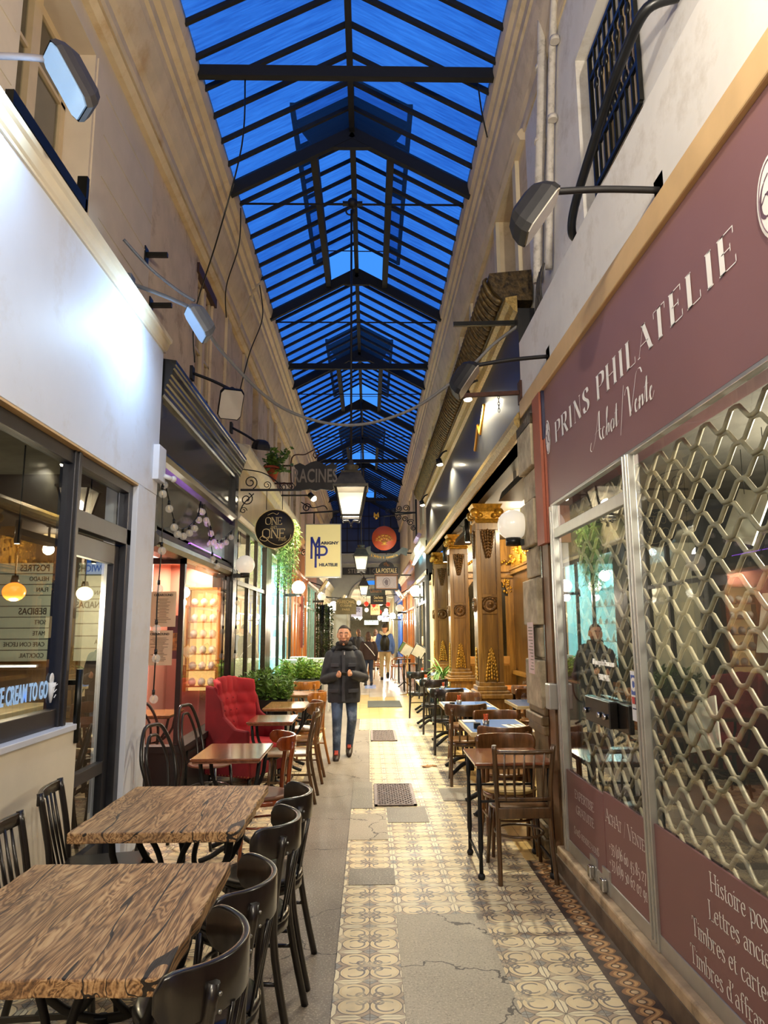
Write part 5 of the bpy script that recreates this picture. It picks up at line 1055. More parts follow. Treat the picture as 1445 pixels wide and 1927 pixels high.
random.seed(2)
for i in range(9): m.tube(cr([(1.45, 5.45+random.uniform(-.08, .08), 4.62), (1.42, 5.45+random.uniform(-.1, .1), 4.45), (1.44, 5.55+random.uniform(-.1, .2), 4.25), (1.5, 5.75, 4.15)], 5), .009, 5)
tag(m.build('cable_bundle', M('dark_cables', '#3f3a34', .7, 0, .3, 20)), 'tangle of dark cables spilling from the foot of the wall pipes', 'cables')
# --- ornate wooden cafe -----------------------------------------------------
cf = sbx('wall_right.005', M('dark_cafe_fascia', '#1d1c18', .38, 0, .4, 3, coat=.15), (1.345, 1.5, 5.95, 16.3, 3.53, 4.5)); GOLDM = M('braided_gold_moulding', '#9c8146', .45, .3, .3, 40, .6)
sweep('moulding', GOLDM, [(1.345, 4.46), (1.31, 4.48), (1.28, 4.53), (1.24, 4.56), (1.24, 4.6), (1.345, 4.62)], 5.95, 16.3, cf)
sweep('moulding', GOLDM, [(1.36, 3.36), (1.31, 3.38), (1.275, 3.42), (1.275, 3.47), (1.31, 3.52), (1.345, 3.54), (1.5, 3.54), (1.5, 3.36)], 5.95, 16.3, cf)
sweep('cove', M('dark_bronze_ornament', '#4a3a1d', .5, .4, .6, 22, .8), [(1.25, 4.6), (1.2, 4.63), (1.14, 4.7), (1.1, 4.8), (1.11, 4.86), (1.5, 4.9), (1.5, 4.6)], 6.0, 16.3, cf)
m = MB()
for i in range(92):
    y = 6.08+i*.111; m.tube(cr([(1.23, y, 4.61), (1.15, y+.01, 4.67), (1.09, y, 4.76), (1.075, y-.01, 4.82), (1.1, y, 4.85)], 3), [.036, .042, .036, .03, .03, .028, .028, .024, .022, .018, .015, .012, .01][:13], 6)
m.build('leaf_course', M('bronze_leaves', '#5e4a24', .5, .4, .5, 25), cf)
sweep('soffit', M('dark_slots', '#15120d', .6), [(1.38, 3.36), (1.6, 3.36), (1.6, 3.46), (1.38, 3.46)], 5.95, 16.3, cf)
m = MB(); m.tube([(1.338, y, z) for y, z in ((8.6, 3.86), (8.3, 4.1), (8.15, 3.95), (7.8, 4.2))], .02, 5); m.build('gold_flourish', M('gold_paint', '#d59a2a', .4, .3), cf)
for i, (y, lab) in enumerate([(7.9, 'nearest'), (11.2, 'middle'), (15.0, 'farthest')]):
    t = thing('spotlight', 'lit spotlight washing the dark cafe fascia, %s of three' % lab, 'spotlight', (1.14, y, 4.3)); m = MB(); m.tube(cr([(.2, 0, .24), (.08, 0, .2), (.0, 0, .08)], 4), .014, 6); m.cyl((0,0,.09), (.02,0,.0), .045, .055, 12); m.build('body', IRON, t); m = MB(); m.ball((.022, 0, -.005), .05, 10, 8, (1,1,.5)); m.build('bulb', opal('spot_bulb', '#fff4d8', '#fff0cc', 14, 0), t); lamp('SPOT', (.02, 0, -.05), 190, (1, .9, .66), .05, t, (.35, 0, -2), 2.5, blend=.8); 
# stone pilaster
p = thing('pilaster', 'rough block-built stone pilaster with paper notices at the cafe corner', 'pilaster', (1.345, 5.7, 0)); z = 1.05; i = 0
BRZ = M('brown_bronze_base', '#75603e', .55, .1, .25, 9, .3); m = MB(); m.box(.0, .17, -.24, .24, 0, .95); m.build('pedestal', BRZ, p)
m = MB()
while z < 3.3:
    h = .25 if i % 2 else .38; m.box(-.02 if i % 2 else -.05, .17, -.2 if i % 2 else -.24, .2 if i % 2 else .25, z, z+h-.02); m.box(0, .17, -.2, .22, z+h-.02, z+h); z += h; i += 1
m.build('blocks', STONE, p, bevel=.02); m = MB()
for z, a, q in ((.0, .08, .14), (.14, .06, .22), (.22, .03, .3)): m.box(-a, .17, -.24-a*.5, .24+a*.5, z, q)
m.build('foot_moulding', BRZ, p, bevel=.01); m = MB()
for z, a in ((.86, .04), (.93, .06), (1.0, .03)): m.box(-a, .17, -.24-a*.5, .24+a*.5, z, z+.07)
m.build('base_moulding', BRZ, p, bevel=.01); m = MB(); m.box(-.05, .17, -.26, .27, 3.28, 3.36); m.box(-.02, .17, -.22, .24, 3.36, 3.45); m.build('capital', M('dark_bronze_ornament', '#4a3a1d'), p)
sbx('trim_34', WOODD, (1.36, 1.5, 5.2, 5.46, .0, 2.28), (1.34, 1.5, 5.43, 5.47, 0, 3.45)); sbx('trim_35', M('jamb_wood', '#7a5a38', .6, 0, .2, 6), (1.345, 1.37, 5.25, 5.42, .1, 2.28))
paper((1.30, 5.455, 1.5), .0, .0, 'x', '', 0) if 0 else None
t = thing('notice', 'pink paper notice pasted on the stone pilaster', 'notice', (1.292, 5.72, 1.5)); bx('sheet', M('pinkish_paper', '#c9b1ae', .7, 0, .06, 6), (0, .004, -.1, .1, -.2, .2), parent=t); m = MB()
for i in range(14): m.box(-.001, 0, -.08, -.08+.16*random.uniform(.4, 1), -.17+i*.025, -.162+i*.025)
m.build('print', M('grey_print', '#7a735f'), t)
# carved wooden pillars
def carve(m, z0, z1, w, up, seed):
    """mirrored cluster of small leaves on the -Y face and the -X face"""
    random.seed(seed); h = z1-z0; n = 9
    for face in (0, 1):
        def put(u, z, r, e): m.ball((u, -.178, z) if face == 0 else (-.178, u, z), r, 6, 4, (1, .6, e) if face == 0 else (.6, 1, e))
        for i in range(n):
            z = z0+h*(i+.5)/n; tt = (i+.5)/n; k = w*(1-(tt if up else 1-tt)**1.5*.85)
            for u in (-k, k): put(u, z, .02, 1.4)
            for u in (-k*.5, k*.5): put(u, z+h*.03, .017, 1.2)
            put(0, z+h*.05, .019, 1.6)
def pillar(y, lab, seed):
    t = thing('carved_pillar', lab, 'pillar', (1.64, y, 0)); bx('pedestal', WOODC, (-.2, .2, -.2, .2, 0, .74), parent=t, bevel=.01); m = MB()
    for z0, z1, a in ((.74, .8, .26), (.8, .84, .23), (.84, .9, .2)): m.box(-a, a, -a, a, z0, z1)
    m.build('base_moulding', WOODC, t, bevel=.012); m = MB(); m.box(-.143, .143, -.143, .143, .9, 3.1)
    for z0, z1 in ((.95, 1.85), (2.12, 3.0)):
        for s in (-1, 1): m.box(s*.135-.033, s*.135+.033, -.168, .168, .93, 3.06)
        for s2 in (-1, 1): m.box(-.165, .165, s2*.135-.029, s2*.135+.029, (z0-.05), z0); m.box(-.164, .164, s2*.135-.028, s2*.135+.028, z1, z1+.06)
    m.box(-.17, .17, -.17, .17, .9, .95); m.box(-.17, .17, -.17, .17, 3.0, 3.1); m.build('shaft', WOODC, t, bevel=.006)
    m = MB(); carve(m, .96, 1.38, .075, True, seed); m.build('lower_carving', GOLD, t); m = MB(); carve(m, 2.62, 2.99, .075, False, seed+1); m.build('upper_carving', M('dark_carving', '#6b4a1c', .4, .2, .4, 30), t)
    m = MB()
    for f in (0, 1):
        q = Matrix.Rotation(PI/2, 4, 'X') if f == 0 else Matrix.Rotation(-PI/2, 4, 'Y')
        k = MB(); k.lathe([(.001, .2), (.03, .2), (.04, .185), (.07, .19), (.09, .2), (.1, .18), (.11, .16)], n=20)
        for j in range(14): k.ball((.08*math.cos(j*PI/7), .08*math.sin(j*PI/7), .195), .013, 6, 4)
        k.xf(Matrix.Translation((0, 0, 1.98)) @ q); m.add(k.v, k.f, True)
    m.build('roundel', M('bronze_roundel', '#6a4a20', .4, .4, .3, 30), t)
    m = MB(); m.lathe([(.22, 3.1), (.25, 3.13), (.23, 3.16), (.22, 3.26), (.27, 3.32), (.3, 3.36)], n=4, smooth=False, ph=PI/4)
    for s in (-1, 1):
        for q2 in (-1, 1): m.ball((s*.17, q2*.17, 3.24), .07, 8, 6)
        m.ball((s*.1, -.2, 3.2), .04, 8, 6); m.ball((-.2, s*.1, 3.2), .04, 8, 6)
    m.build('capital', GOLD, t); return t
pillar(9.8, 'carved golden-oak cafe pillar, nearest the viewer', 1); pillar(13.0, 'carved golden-oak cafe pillar, second from the viewer', 5); pillar(16.05, 'carved golden-oak cafe pillar, farthest, beside the spiky plant', 9)
# cafe interior
sbx('ceiling.005', M('cafe_dark_ceiling', '#3a2f1e', .7, 0, .2, 2), (1.5, 3.15, 5.95, 16.3, 3.44, 3.55)); bw = MB(); X3 = 2.9
sbx('wall_right.006', m_wood('dark_cafe_panelling', '#3d260c', '#6e4a1a', .35, (14, 14, 1.2), .2, 'World'), (X3, X3+.2, 5.95, 16.3, 0, 3.44), (1.55, X3, 5.95, 6.05, 0, 3.44))  # panelling in a darker brown than the pillars
m = MB(); m.box(X3-.06, X3, 5.95, 16.3, 2.72, 2.8); m.box(X3-.09, X3, 5.95, 16.3, 2.8, 2.84)
for y in (6.9, 7.35, 9.0, 9.45, 11.1, 11.55): m.cyl((X3-.05, y, .95), (X3-.05, y, 2.35), .06, .05, 10); m.box(X3-.13, X3, y-.08, y+.08, .85, .95); m.box(X3-.12, X3, y-.07, y+.07, 2.35, 2.42)
m.box(X3-.1, X3, 6.05, 14.1, .78, .85); o = struct(m.build('trim_36', WOODC, bevel=.008))
m = MB()
for y0 in (7.5, 9.6): m.box(X3-.03, X3, y0, y0+1.35, .9, 2.1); m.prism([(X3-.03, y0+.675+.675*math.cos(a), 2.1+.5*math.sin(a)) for a in [PI*i/14 for i in range(15)]], (.03, 0, 0))
struct(m.build('window_51', M('dark_mirror', '#2d2a20', .08, .6, .1, 2)))
m = MB(); random.seed(4); m.box(X3-.05, X3, 6.05, 14.1, 2.86, 3.4)
for i in range(150): m.ball((X3-.06, 6.1+8*random.random(), 2.9+.45*random.random()), random.uniform(.02, .05), 6, 4)
struct(m.build('trim_37', M('bright_gilt_frieze', '#c9962f', .35, .5, .4, 14, .5)))
# end screen with an arched doorway
ys = 14.2; m = MB(); xa, xb = 1.95, 2.8; xc = (xa+xb)/2; ra_ = (xb-xa)/2
m.prism([(1.84, ys, 0), (xa, ys, 0), (xa, ys, 2.25)]+[(xc-ra_*math.cos(a), ys, 2.25+ra_*1.1*math.sin(a)) for a in [PI*i/16 for i in range(1, 16)]]+[(xb, ys, 2.25), (xb, ys, 0), (X3, ys, 0), (X3, ys, 3.44), (1.84, ys, 3.44)], (0, .12, 0)); m.box(1.84, X3, ys-.08, ys, 2.78, 2.9); m.box(1.84, X3, ys-.05, ys, 2.66, 2.7)
e = struct(m.build('wall_right.007', WOODC)); m = MB(); random.seed(8)
for i in range(70): m.ball((random.choice((1.86+.12*random.random(), 2.7+.17*random.random(), 1.86+1.02*random.random())), ys-.01, random.uniform(2.35, 2.64)), random.uniform(.012, .03), 6, 4)
for i in range(24): m.ball((1.87+.043*i, ys-.06, 2.94+.03*(i % 3)), .03, 6, 4)
m.build('carved_spandrel', GOLD, e)
m = MB(); m.box(xa, xb, ys+.04, ys+.08, 0, 1.0); m.box(xa, xa+.06, ys+.03, ys+.09, 0, 2.3); m.box(xb-.06, xb, ys+.03, ys+.09, 0, 2.3); m.box(xc-.02, xc+.02, ys+.03, ys+.09, 1, 2.5); d2 = struct(m.build('door_2', WOODC)); bx('pane', M('dark_door_glass', '#2a2618', .1, 0, .4, 1.5), (xa, xb, ys+.06, ys+.07, 1.0, 2.6), parent=d2)
m = MB(); m.box(1.9, 2.75, ys-.2, ys-.06, .95, 1.12); m.box(1.92, 2.73, ys-.22, ys-.2, .98, 1.09); tag(m.build('wall_bench_back', M('pale_bench_back', '#b98a4a', .3)), 'polished bench back below the arched cafe door', 'bench'); 
t = thing('posted_menu', 'pale menu sheet hung on the arched cafe door', 'menu', (2.5, ys-.02, 1.75)); bx('sheet', PAPER, (-.1, .1, 0, .005, -.22, .2), parent=t)
for i, (x, y, z, rz, lab) in enumerate([(1.68, 7.4, 3.2, 0, 'nearest'), (1.62, 11.4, 3.15, 0, 'farther')]):
    t = thing('patio_heater', 'dark ceiling heater with a yellow end cap under the cafe soffit, the %s one' % lab, 'heater', (x, y, z)); m = MB(); m.prism([(-.14, -.8, -.06), (.14, -.8, -.06), (.1, -.8, .05), (-.1, -.8, .05)], (0, 1.6, 0)); m.build('housing', BLACK, t); m = MB(); m.prism([(-.15, -.83, -.07), (.15, -.83, -.07), (.12, -.83, .06), (-.12, -.83, .06)], (0, .04, 0)); m.build('end_cap', M('yellowed_cap', '#c8a24c', .5), t); m = MB()
    for s in (-.5, .5): m.bar((0, s, .05), (0, s, 3.44-z), .03, .03)
    m.build('bracket', IRON, t)
for x, y, lab in ((1.5, 10.6, 'nearer'), (1.5, 13.8, 'farther')):
    t = thing('downlight', 'black cylinder downlight hanging by the cafe pillars, the %s one' % lab, 'spotlight', (x, y, 2.95)); MB().cyl((0,0,0), (0,0,.35), .045, n=14).build('body', BLACK, t); m = MB(); m.cyl((0,0,-.004), (0,0,.002), .036, n=14); m.build('lens', opal('spot_bulb', '#fff4d8', '#fff0cc', 14, 0), t); MB().cyl((0,0,.35), (0,0,.5), .01, n=6).build('stem', BLACK, t); lamp('SPOT', (0, 0, -.03), 130, WARM, .05, t, (-.25, 0, -3), 1.9)
for i, (x, y) in enumerate(((2.2, 7.6), (2.3, 10.6), (2.2, 13.2))):
    t = thing('ceiling_lamp', 'warm ceiling lamp inside the cafe, %s from the viewer' % ('first', 'second', 'third')[i], 'lamp', (x, y, 3.36)); m = MB(); m.lathe([(.001, -.1), (.07, -.08), (.1, 0), (.1, .08)], n=14); m.build('lamp_shade', opal('cream_globe', '#f4e2b0', '#ffe2a0', 2.6, .1), t); lamp('POINT', (0, 0, -.2), 36, WARM, .1, t)
# --- further shops on the right ---------------------------------------------
DGREY = M('dark_grey_front', '#3c3d3b', .45, 0, .1, 4)
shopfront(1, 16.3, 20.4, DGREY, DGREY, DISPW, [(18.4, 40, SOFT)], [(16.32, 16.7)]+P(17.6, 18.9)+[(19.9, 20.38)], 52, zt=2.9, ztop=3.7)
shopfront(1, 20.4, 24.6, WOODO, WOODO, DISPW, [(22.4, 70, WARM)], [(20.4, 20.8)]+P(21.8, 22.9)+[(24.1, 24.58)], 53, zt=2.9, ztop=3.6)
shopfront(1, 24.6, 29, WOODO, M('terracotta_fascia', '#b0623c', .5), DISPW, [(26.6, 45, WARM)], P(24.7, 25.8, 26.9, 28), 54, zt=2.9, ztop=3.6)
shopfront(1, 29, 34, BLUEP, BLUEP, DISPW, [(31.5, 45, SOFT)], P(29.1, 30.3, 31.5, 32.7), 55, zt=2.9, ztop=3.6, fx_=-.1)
t = thing('lit_window_sign', 'slanted bright cyan and pink lit sign on the right beyond the cafe', 'shop sign', (1.28, 18.2, 3.6)); m = MB(); m.cbox((0,0,0), (.06, 1.2, .55), Matrix.Rotation(.35, 3, 'Y')); m.build('panel', M('cyan_lit_sign', '#9fe0f0', .4, 0, .4, 5, emit='#a0e8ff', es=.9), t); m = MB(); m.cbox((-.02, 0, .38), (.1, 1.3, .12), Matrix.Rotation(.5, 3, 'Y')); m.build('hood', M('pink_chrome', '#a88fb0', .2, .7), t); lamp('POINT', (-.25, 0, 0), 10, (.7, .9, 1), .1, t)
CHROME = M('mirror_chrome', '#d8d4c8', .12, .9)
for i, (x, y, z, lab) in enumerate([(-1.35, 21.6, 2.95, 'bigger one on the left under the light box'), (-1.0, 27.5, 2.8, 'smaller one on the left by the arch'), (1.05, 24.2, 2.85, 'one on the right under the stamp sign')]):
    t = thing('chrome_heater', 'tilted mirror-chrome lamp hood, ' + lab, 'heater', (x, y, z)); s = 1 if x > 0 else -1; m = MB(); m.cbox((0,0,0), (.1, .9, .42), Matrix.Rotation(-s*.6, 3, 'Y')); m.build('hood', CHROME, t, bevel=.02); m = MB(); m.bar((0,0,0), ((RX if s > 0 else LX)-x, 0, .15), .03, .03); m.build('bracket', IRON, t)
# ================================================================== FURNITURE
def swp(fn, n, w, t, m):
    """strip of rectangular section along fn(i/n) -> (x,y,ztop,zbot); thickness t towards the outside normal"""
    pts = [fn(i/n) for i in range(n+1)]
    vs = []
    for i, (x, y, zt, zb) in enumerate(pts):
        a = pts[max(0, i-1)]; b = pts[min(n, i+1)]; nx, ny = (b[1]-a[1]), -(b[0]-a[0]); l = math.hypot(nx, ny) or 1; nx, ny = nx/l*t/2, ny/l*t/2
        vs += [(x-nx, y-ny, zb), (x+nx, y+ny, zb), (x+nx, y+ny, zt), (x-nx, y-ny, zt)]
    fs = [(i*4+j, i*4+(j+1) % 4, i*4+4+(j+1) % 4, i*4+4+j) for i in range(n) for j in range(4)]
    return m.add(vs, fs+[(3,2,1,0), (n*4, n*4+1, n*4+2, n*4+3)], True)
SEATB = M('black_leather_seat', '#15130f', .3, 0, .2, 8, coat=.3); SEATW = m_wood('worn_wood_seat', '#5a3c1e', '#9a7244', .3, (12, 2, 12)); CREAMSEAT = M('cream_rush_seat', '#c7a767', .6, 0, .15, 30)
def round_seat(m, r, z0, z1, sy=1.0):
    m.lathe([(.001, z0), (r*.9, z0), (r, z0+.008), (r, z1-.008), (r*.94, z1), (r*.8, z1-.004), (.001, z1-.008)], n=24, sy=sy)
def curved_chair(name, lab, mat, seatmat, loc, rz, group=None, slats=3, railh=.12, top=.84, wrap=72, splat=False):
    t = thing(name, lab, 'chair', loc, rz, group); R = .235
    m = MB(); round_seat(m, .205, .435, .465); m.build('seat', seatmat, t, sub=0)
    m = MB(); m.lathe([(.19, .40), (.2, .4), (.2, .437), (.19, .437)], n=24); m.build('seat_ring', mat, t)
    def rail(u):
        a = math.radians(-90-wrap+2*wrap*u); e = min(1, min(u, 1-u)*9+.0); c = math.sqrt(max(0, 1-(1-e)**2)); dip = .03*math.cos((u-.5)*PI)
        mid = top-railh/2; h = railh/2*(.25+.75*c); return (R*math.cos(a)*1.02, R*math.sin(a)-.005, mid+h+.012-dip*.3, mid-h)
    m = MB(); swp(rail, 26, 0, .022, m); m.build('back_rail', mat, t, bevel=.006)
    for s in (-1, 1):
        m = MB(); m.tube(cr([(s*.19, -.24, 0), (s*.172, -.185, .44), (s*.158, -.2, top-.06)], 5), [.013]*4+[.016]*6+[.014], 8) if 0 else m.tube(cr([(s*.19, -.25, 0), (s*.172, -.17, .43), (s*.16, -.205, top-.035)], 5), .0165, 8); m.build('leg', mat, t)
        m = MB(); m.tube([(s*.165, .17, 0), (s*.14, .135, .43)], [.013, .018], 8); m.build('leg', mat, t)
        [MB().ball((s*.163, -.222, top-q), .006, 6, 4).build('bolt', M('bolt_steel', '#8d8d88', .3, .8), t) for q in (.06, .1)]
    if splat:
        m = MB(); m.prism([(-.09, -.24, top-.03), (.09, -.24, top-.03), (.05, -.215, .62), (.055, -.19, .46), (-.055, -.19, .46), (-.05, -.215, .62)], (0, .012, 0)); m.build('splat', mat, t)
    else:
        for i in range(slats):
            x = -.085+.17*i/max(1, slats-1); m = MB(); m.tube([(x, -.185, .45), (x, -.236, top-railh+.01)], .0095, 6, flat=.6); m.build('slat', mat, t)
    m = MB(); m.tube(cr([(-.178, -.19, .25), (-.15, .1, .25), (0, .165, .25), (.15, .1, .25), (.178, -.19, .25)], 6), .009, 6); m.build('stretcher', mat, t)
    return t
def spindle_chair(name, lab, mat, seatmat, loc, rz, group=None, n=5, top=.87, flare=1.0, lower=False):
    t = thing(name, lab, 'chair', loc, rz, group)
    if lower: m = MB(); round_seat(m, .2, .43, .455); m.build('seat', seatmat, t)
    else:
        m = MB(); m.prism([(-.2, -.19, .44), (.2, -.19, .44), (.225, .2, .44), (.18, .225, .44), (-.18, .225, .44), (-.225, .2, .44)], (0, 0, .028)); m.build('seat', seatmat, t, bevel=.01)
    tl_ = top+.0; lz = .52 if lower else .465
    for s in (-1, 1):
        m = MB(); m.tube(cr([(s*.185, -.27, 0), (s*.175, -.19, .44), (s*.185*flare, -.26, tl_)], 6), .0165, 8); m.build('leg', mat, t)
        m = MB(); m.tube([(s*.19, .2, 0), (s*.16, .16, .44)], [.013, .017], 8); m.build('leg', mat, t)
    m = MB(); swp(lambda u: ((-.2+.4*u)*flare, -.258-.03*math.sin(PI*u), tl_-.005, tl_-.06), 12, 0, .022, m) if not lower else m.tube([((-.185+.37*i/10)*flare, -.25-.03*math.sin(PI*i/10), tl_-.045) for i in range(11)], .015, 8); m.build('back_rail', mat, t, bevel=0 if lower else .005)
    if lower: m = MB(); swp(lambda u: (-.175+.35*u, -.21-.02*math.sin(PI*u), lz+.02, lz-.005), 10, 0, .02, m); swp(lambda u: (-.175+.35*u, -.2, .47, .40), 2, 0, .02, m); m.build('lower_rail', mat, t, bevel=.004)
    for i in range(n):
        x = -.13+.26*i/(n-1); m = MB(); m.tube([(x*.95, -.19 if not lower else -.225, lz), (x, -.222 if lower else -.235, .64), (x*1.03, -.275, tl_-.05)], [.006, .009, .006], 6); m.build('spindle', mat, t)
    m = MB()
    if lower: m.tube([(.165*math.cos(i*PI/12), .0+.17*math.sin(i*PI/12), .27) for i in range(24)], .009, 6, True)
    else:
        m.bar((-.182, .18, .2), (-.182, -.24, .2), .014, .02); m.bar((.182, .18, .2), (.182, -.24, .2), .014, .02); m.bar((-.18, -.02, .2), (.18, -.02, .2), .014, .02)
    m.build('stretcher', mat, t); return t
def loop_chair(lab, loc, rz, group=None, mat=None, top=.93):
    t = thing('bentwood_chair', lab, 'chair', loc, rz, group); mat = mat or EBON
    m = MB(); round_seat(m, .2, .435, .46); m.build('seat', M('brown_seat', '#6d4630', .35, 0, .1, 6), t)
    m = MB(); m.tube(cr([(-.19, -.24, 0), (-.175, -.17, .45), (-.19, -.22, .7), (-.11, -.27, top-.03), (0, -.28, top), (.11, -.27, top-.03), (.19, -.22, .7), (.175, -.17, .45), (.19, -.24, 0)], 8), .0145, 8); m.build('outer_hoop', mat, t)
    m = MB(); m.tube(cr([(-.1, -.18, .46), (-.12, -.225, .68), (-.06, -.265, top-.1), (0, -.27, top-.075), (.06, -.265, top-.1), (.12, -.225, .68), (.1, -.18, .46)], 8), .012, 8); m.build('inner_hoop', mat, t)
    for s in (-1, 1): m = MB(); m.tube([(s*.17, .17, 0), (s*.14, .13, .44)], [.012, .016], 8); m.build('leg', mat, t)
    m = MB(); m.tube([(.17*math.cos(i*PI/12), .17*math.sin(i*PI/12), .25) for i in range(24)], .009, 6, True); m.build('stretcher', mat, t); return t
Lf = PI/2      # faces the left wall
# --- two oak tables, nearest left
def oak_table(x, y, w, d, lab, seed):
    t = thing('oak_table', lab, 'table', (x, y, 0), 0); random.seed(seed); P = []
    for (x0, y0), (x1, y1) in (((-w/2, -d/2), (w/2, -d/2)), ((w/2, -d/2), (w/2, d/2)), ((w/2, d/2), (-w/2, d/2)), ((-w/2, d/2), (-w/2, -d/2))):
        for i in range(14): k = i/14; j = .006; P.append((x0+(x1-x0)*k+random.uniform(-j, j)*(abs(y1-y0) > 0), y0+(y1-y0)*k+random.uniform(-j, j)*(abs(x1-x0) > 0), .728))
    m = MB(); m.prism(P, (0, 0, .046)); m.build('tabletop', OAK, t, bevel=.005)
    for yy in (-.16, .2):
        m = MB(); m.tube([(q[0], yy, q[1]) for q in [(-.3, .725)]+[(.3*math.cos(a)*.95, .66+.3*math.sin(a)) for a in [PI+PI*i/14 for i in range(15)]]+[(.3, .725)]], .017, 8, flat=.6); m.tube(cr([(-.1, yy, .37), (-.03, yy, .45), (-.06, yy, .6), (-.14, yy, .72)], 5), .014, 6); m.tube(cr([(.1, yy, .37), (.03, yy, .45), (.06, yy, .6), (.14, yy, .72)], 5), .014, 6); m.build('scroll_bracket', IRON, t)
    for yy in (-.16, .2):
        m = MB(); m.tube([(0, yy, .06), (0, yy, .2), (0, yy, .37)], [.03, .022, .026], 10); m.build('column', IRON, t)
        m = MB(); m.tube(cr([(-.26, yy, .015), (-.15, yy, .05), (0, yy, .1), (.15, yy, .05), (.26, yy, .015)], 5), .02, 8); m.build('foot', IRON, t)
    m = MB(); m.bar((0, -.16, .3), (0, .2, .3), .02, .03); m.box(-.32, .32, -.2, .24, .712, .728); m.build('crossbar', IRON, t); return t
oak_table(-.905, 2.45, .745, .915, 'weathered oak table in the bottom left corner, nearest the viewer', 3)
oak_table(-.955, 3.80, .755, .945, 'weathered oak table behind the nearest one on the left', 6)
for i, (y, lab) in enumerate([(2.07, 'black bentwood chair with a wide curved back, nearest the viewer'), (2.56, 'black curved-back chair at the far half of the nearest oak table'), (3.30, 'black curved-back chair at the near half of the second oak table'), (3.80, 'black curved-back chair at the far half of the second oak table')]):
    curved_chair('bentwood_chair', lab, EBON, SEATB, (-.575+.012*i, y, 0), Lf-.06+.05*(i % 2))
spindle_chair('spindle_chair', 'black spindle-back chair by the white wall, cut by the left edge of the frame', EBON, SEATB, (-1.27, 3.18, 0), -Lf+.1)
spindle_chair('spindle_chair', 'black spindle-back chair by the white wall beside the glass door', EBON, SEATB, (-1.385, 3.9, 0), -Lf+.16)
# --- brown tables of the left terrace
def trestle_table(x, y, w, d, mat, lab, name='cafe_table', ang=0, h=.75):
    t = thing(name, lab, 'table', (x, y, 0), ang); m = MB(); m.box(-w/2, w/2, -d/2, d/2, h-.022, h); m.box(-w/2+.012, w/2-.012, -d/2+.012, d/2-.012, h-.036, h-.022); m.build('tabletop', mat, t, bevel=.006)
    for s in (-1, 1):
        yy = s*d*.24; m = MB(); m.tube([(q[0]*w/.6, yy, q[1]) for q in [(-.26, h-.05)]+[(.25*math.cos(a), h-.12+.26*math.sin(a)) for a in [PI+PI*i/12 for i in range(13)]]+[(.26, h-.05)]], .015, 8, flat=.6); m.tube([(-.27*w/.6, yy, h-.045), (.27*w/.6, yy, h-.045)], .012, 6); m.build('scroll_bracket', IRON, t)
        m = MB(); m.tube([(0, yy, .07), (0, yy, h-.38)], [.026, .02], 10); m.build('column', IRON, t); m = MB(); m.tube(cr([(-w*.4, yy, .015), (-w*.22, yy, .05), (0, yy, .11), (w*.22, yy, .05), (w*.4, yy, .015)], 5), .018, 8); m.build('foot', IRON, t)
    m = MB(); m.bar((0, -d*.24, .28), (0, d*.24, .28), .016, .03); m.build('crossbar', IRON, t); return t
trestle_table(-1.025, 5.62, .5, .7, TTOP, 'small brown varnished table on an iron base, nearest of the brown tables')
trestle_table(-.99, 7.6, .46, .62, TTOP, 'brown table reflecting blue light in front of the red armchair')
trestle_table(-1.0, 8.95, .5, .8, TTOP2, 'long pale brown table behind the one at the red armchair')
trestle_table(-.98, 10.6, .42, .72, TTOP2, 'small pale table beside the first leafy planter')
trestle_table(-1.02, 12.45, .42, .9, TTOP, 'reddish brown table in front of the second leafy planter')
curved_chair('bentwood_chair', 'glossy reddish chair with a flared solid splat at the nearest brown table', RED_W, M('brown_seat', '#6d4630'), (-.80, 5.55, 0), Lf+.25, splat=True, railh=.09, top=.87)
spindle_chair('spindle_chair', 'dark brown spindle-back chair on the passage side facing the red armchair', BENT2, SEATW, (-.79, 7.35, 0), Lf, top=.86)
curved_chair('bentwood_chair', 'brown curved-back chair just behind the dark spindle chair on the left terrace', BENT, SEATW, (-.76, 8.25, 0), Lf, top=.85)
curved_chair('bentwood_chair', 'honey-coloured chair with flared splat, farthest along the left terrace edge', BENTO, SEATW, (-.78, 9.1, 0), Lf-.2, splat=True, top=.89)
curved_chair('bentwood_chair', 'pale orange curved-back chair standing between the two leafy planters', BENTO, SEATW, (-1.0, 11.45, 0), 0, top=.86)
loop_chair('black hoop-back bentwood chair beside the foot of the white pillar', (-1.42, 5.62, 0), -Lf-.38)
loop_chair('black hoop-back bentwood chair between the black window base and the red armchair', (-1.46, 6.8, 0), -Lf-.3, top=.96)
for x, y, r, lab in ((-2.35, 7.75, 0, 'right-hand'), (-2.85, 7.7, 0, 'left-hand')): loop_chair('black hoop-back chair inside the pink room behind the glass, the %s one' % lab, (x, y, 0), r+PI*0)
trestle_table(-2.6, 8.25, .9, .6, TTOP2, 'brown table inside the pink room')
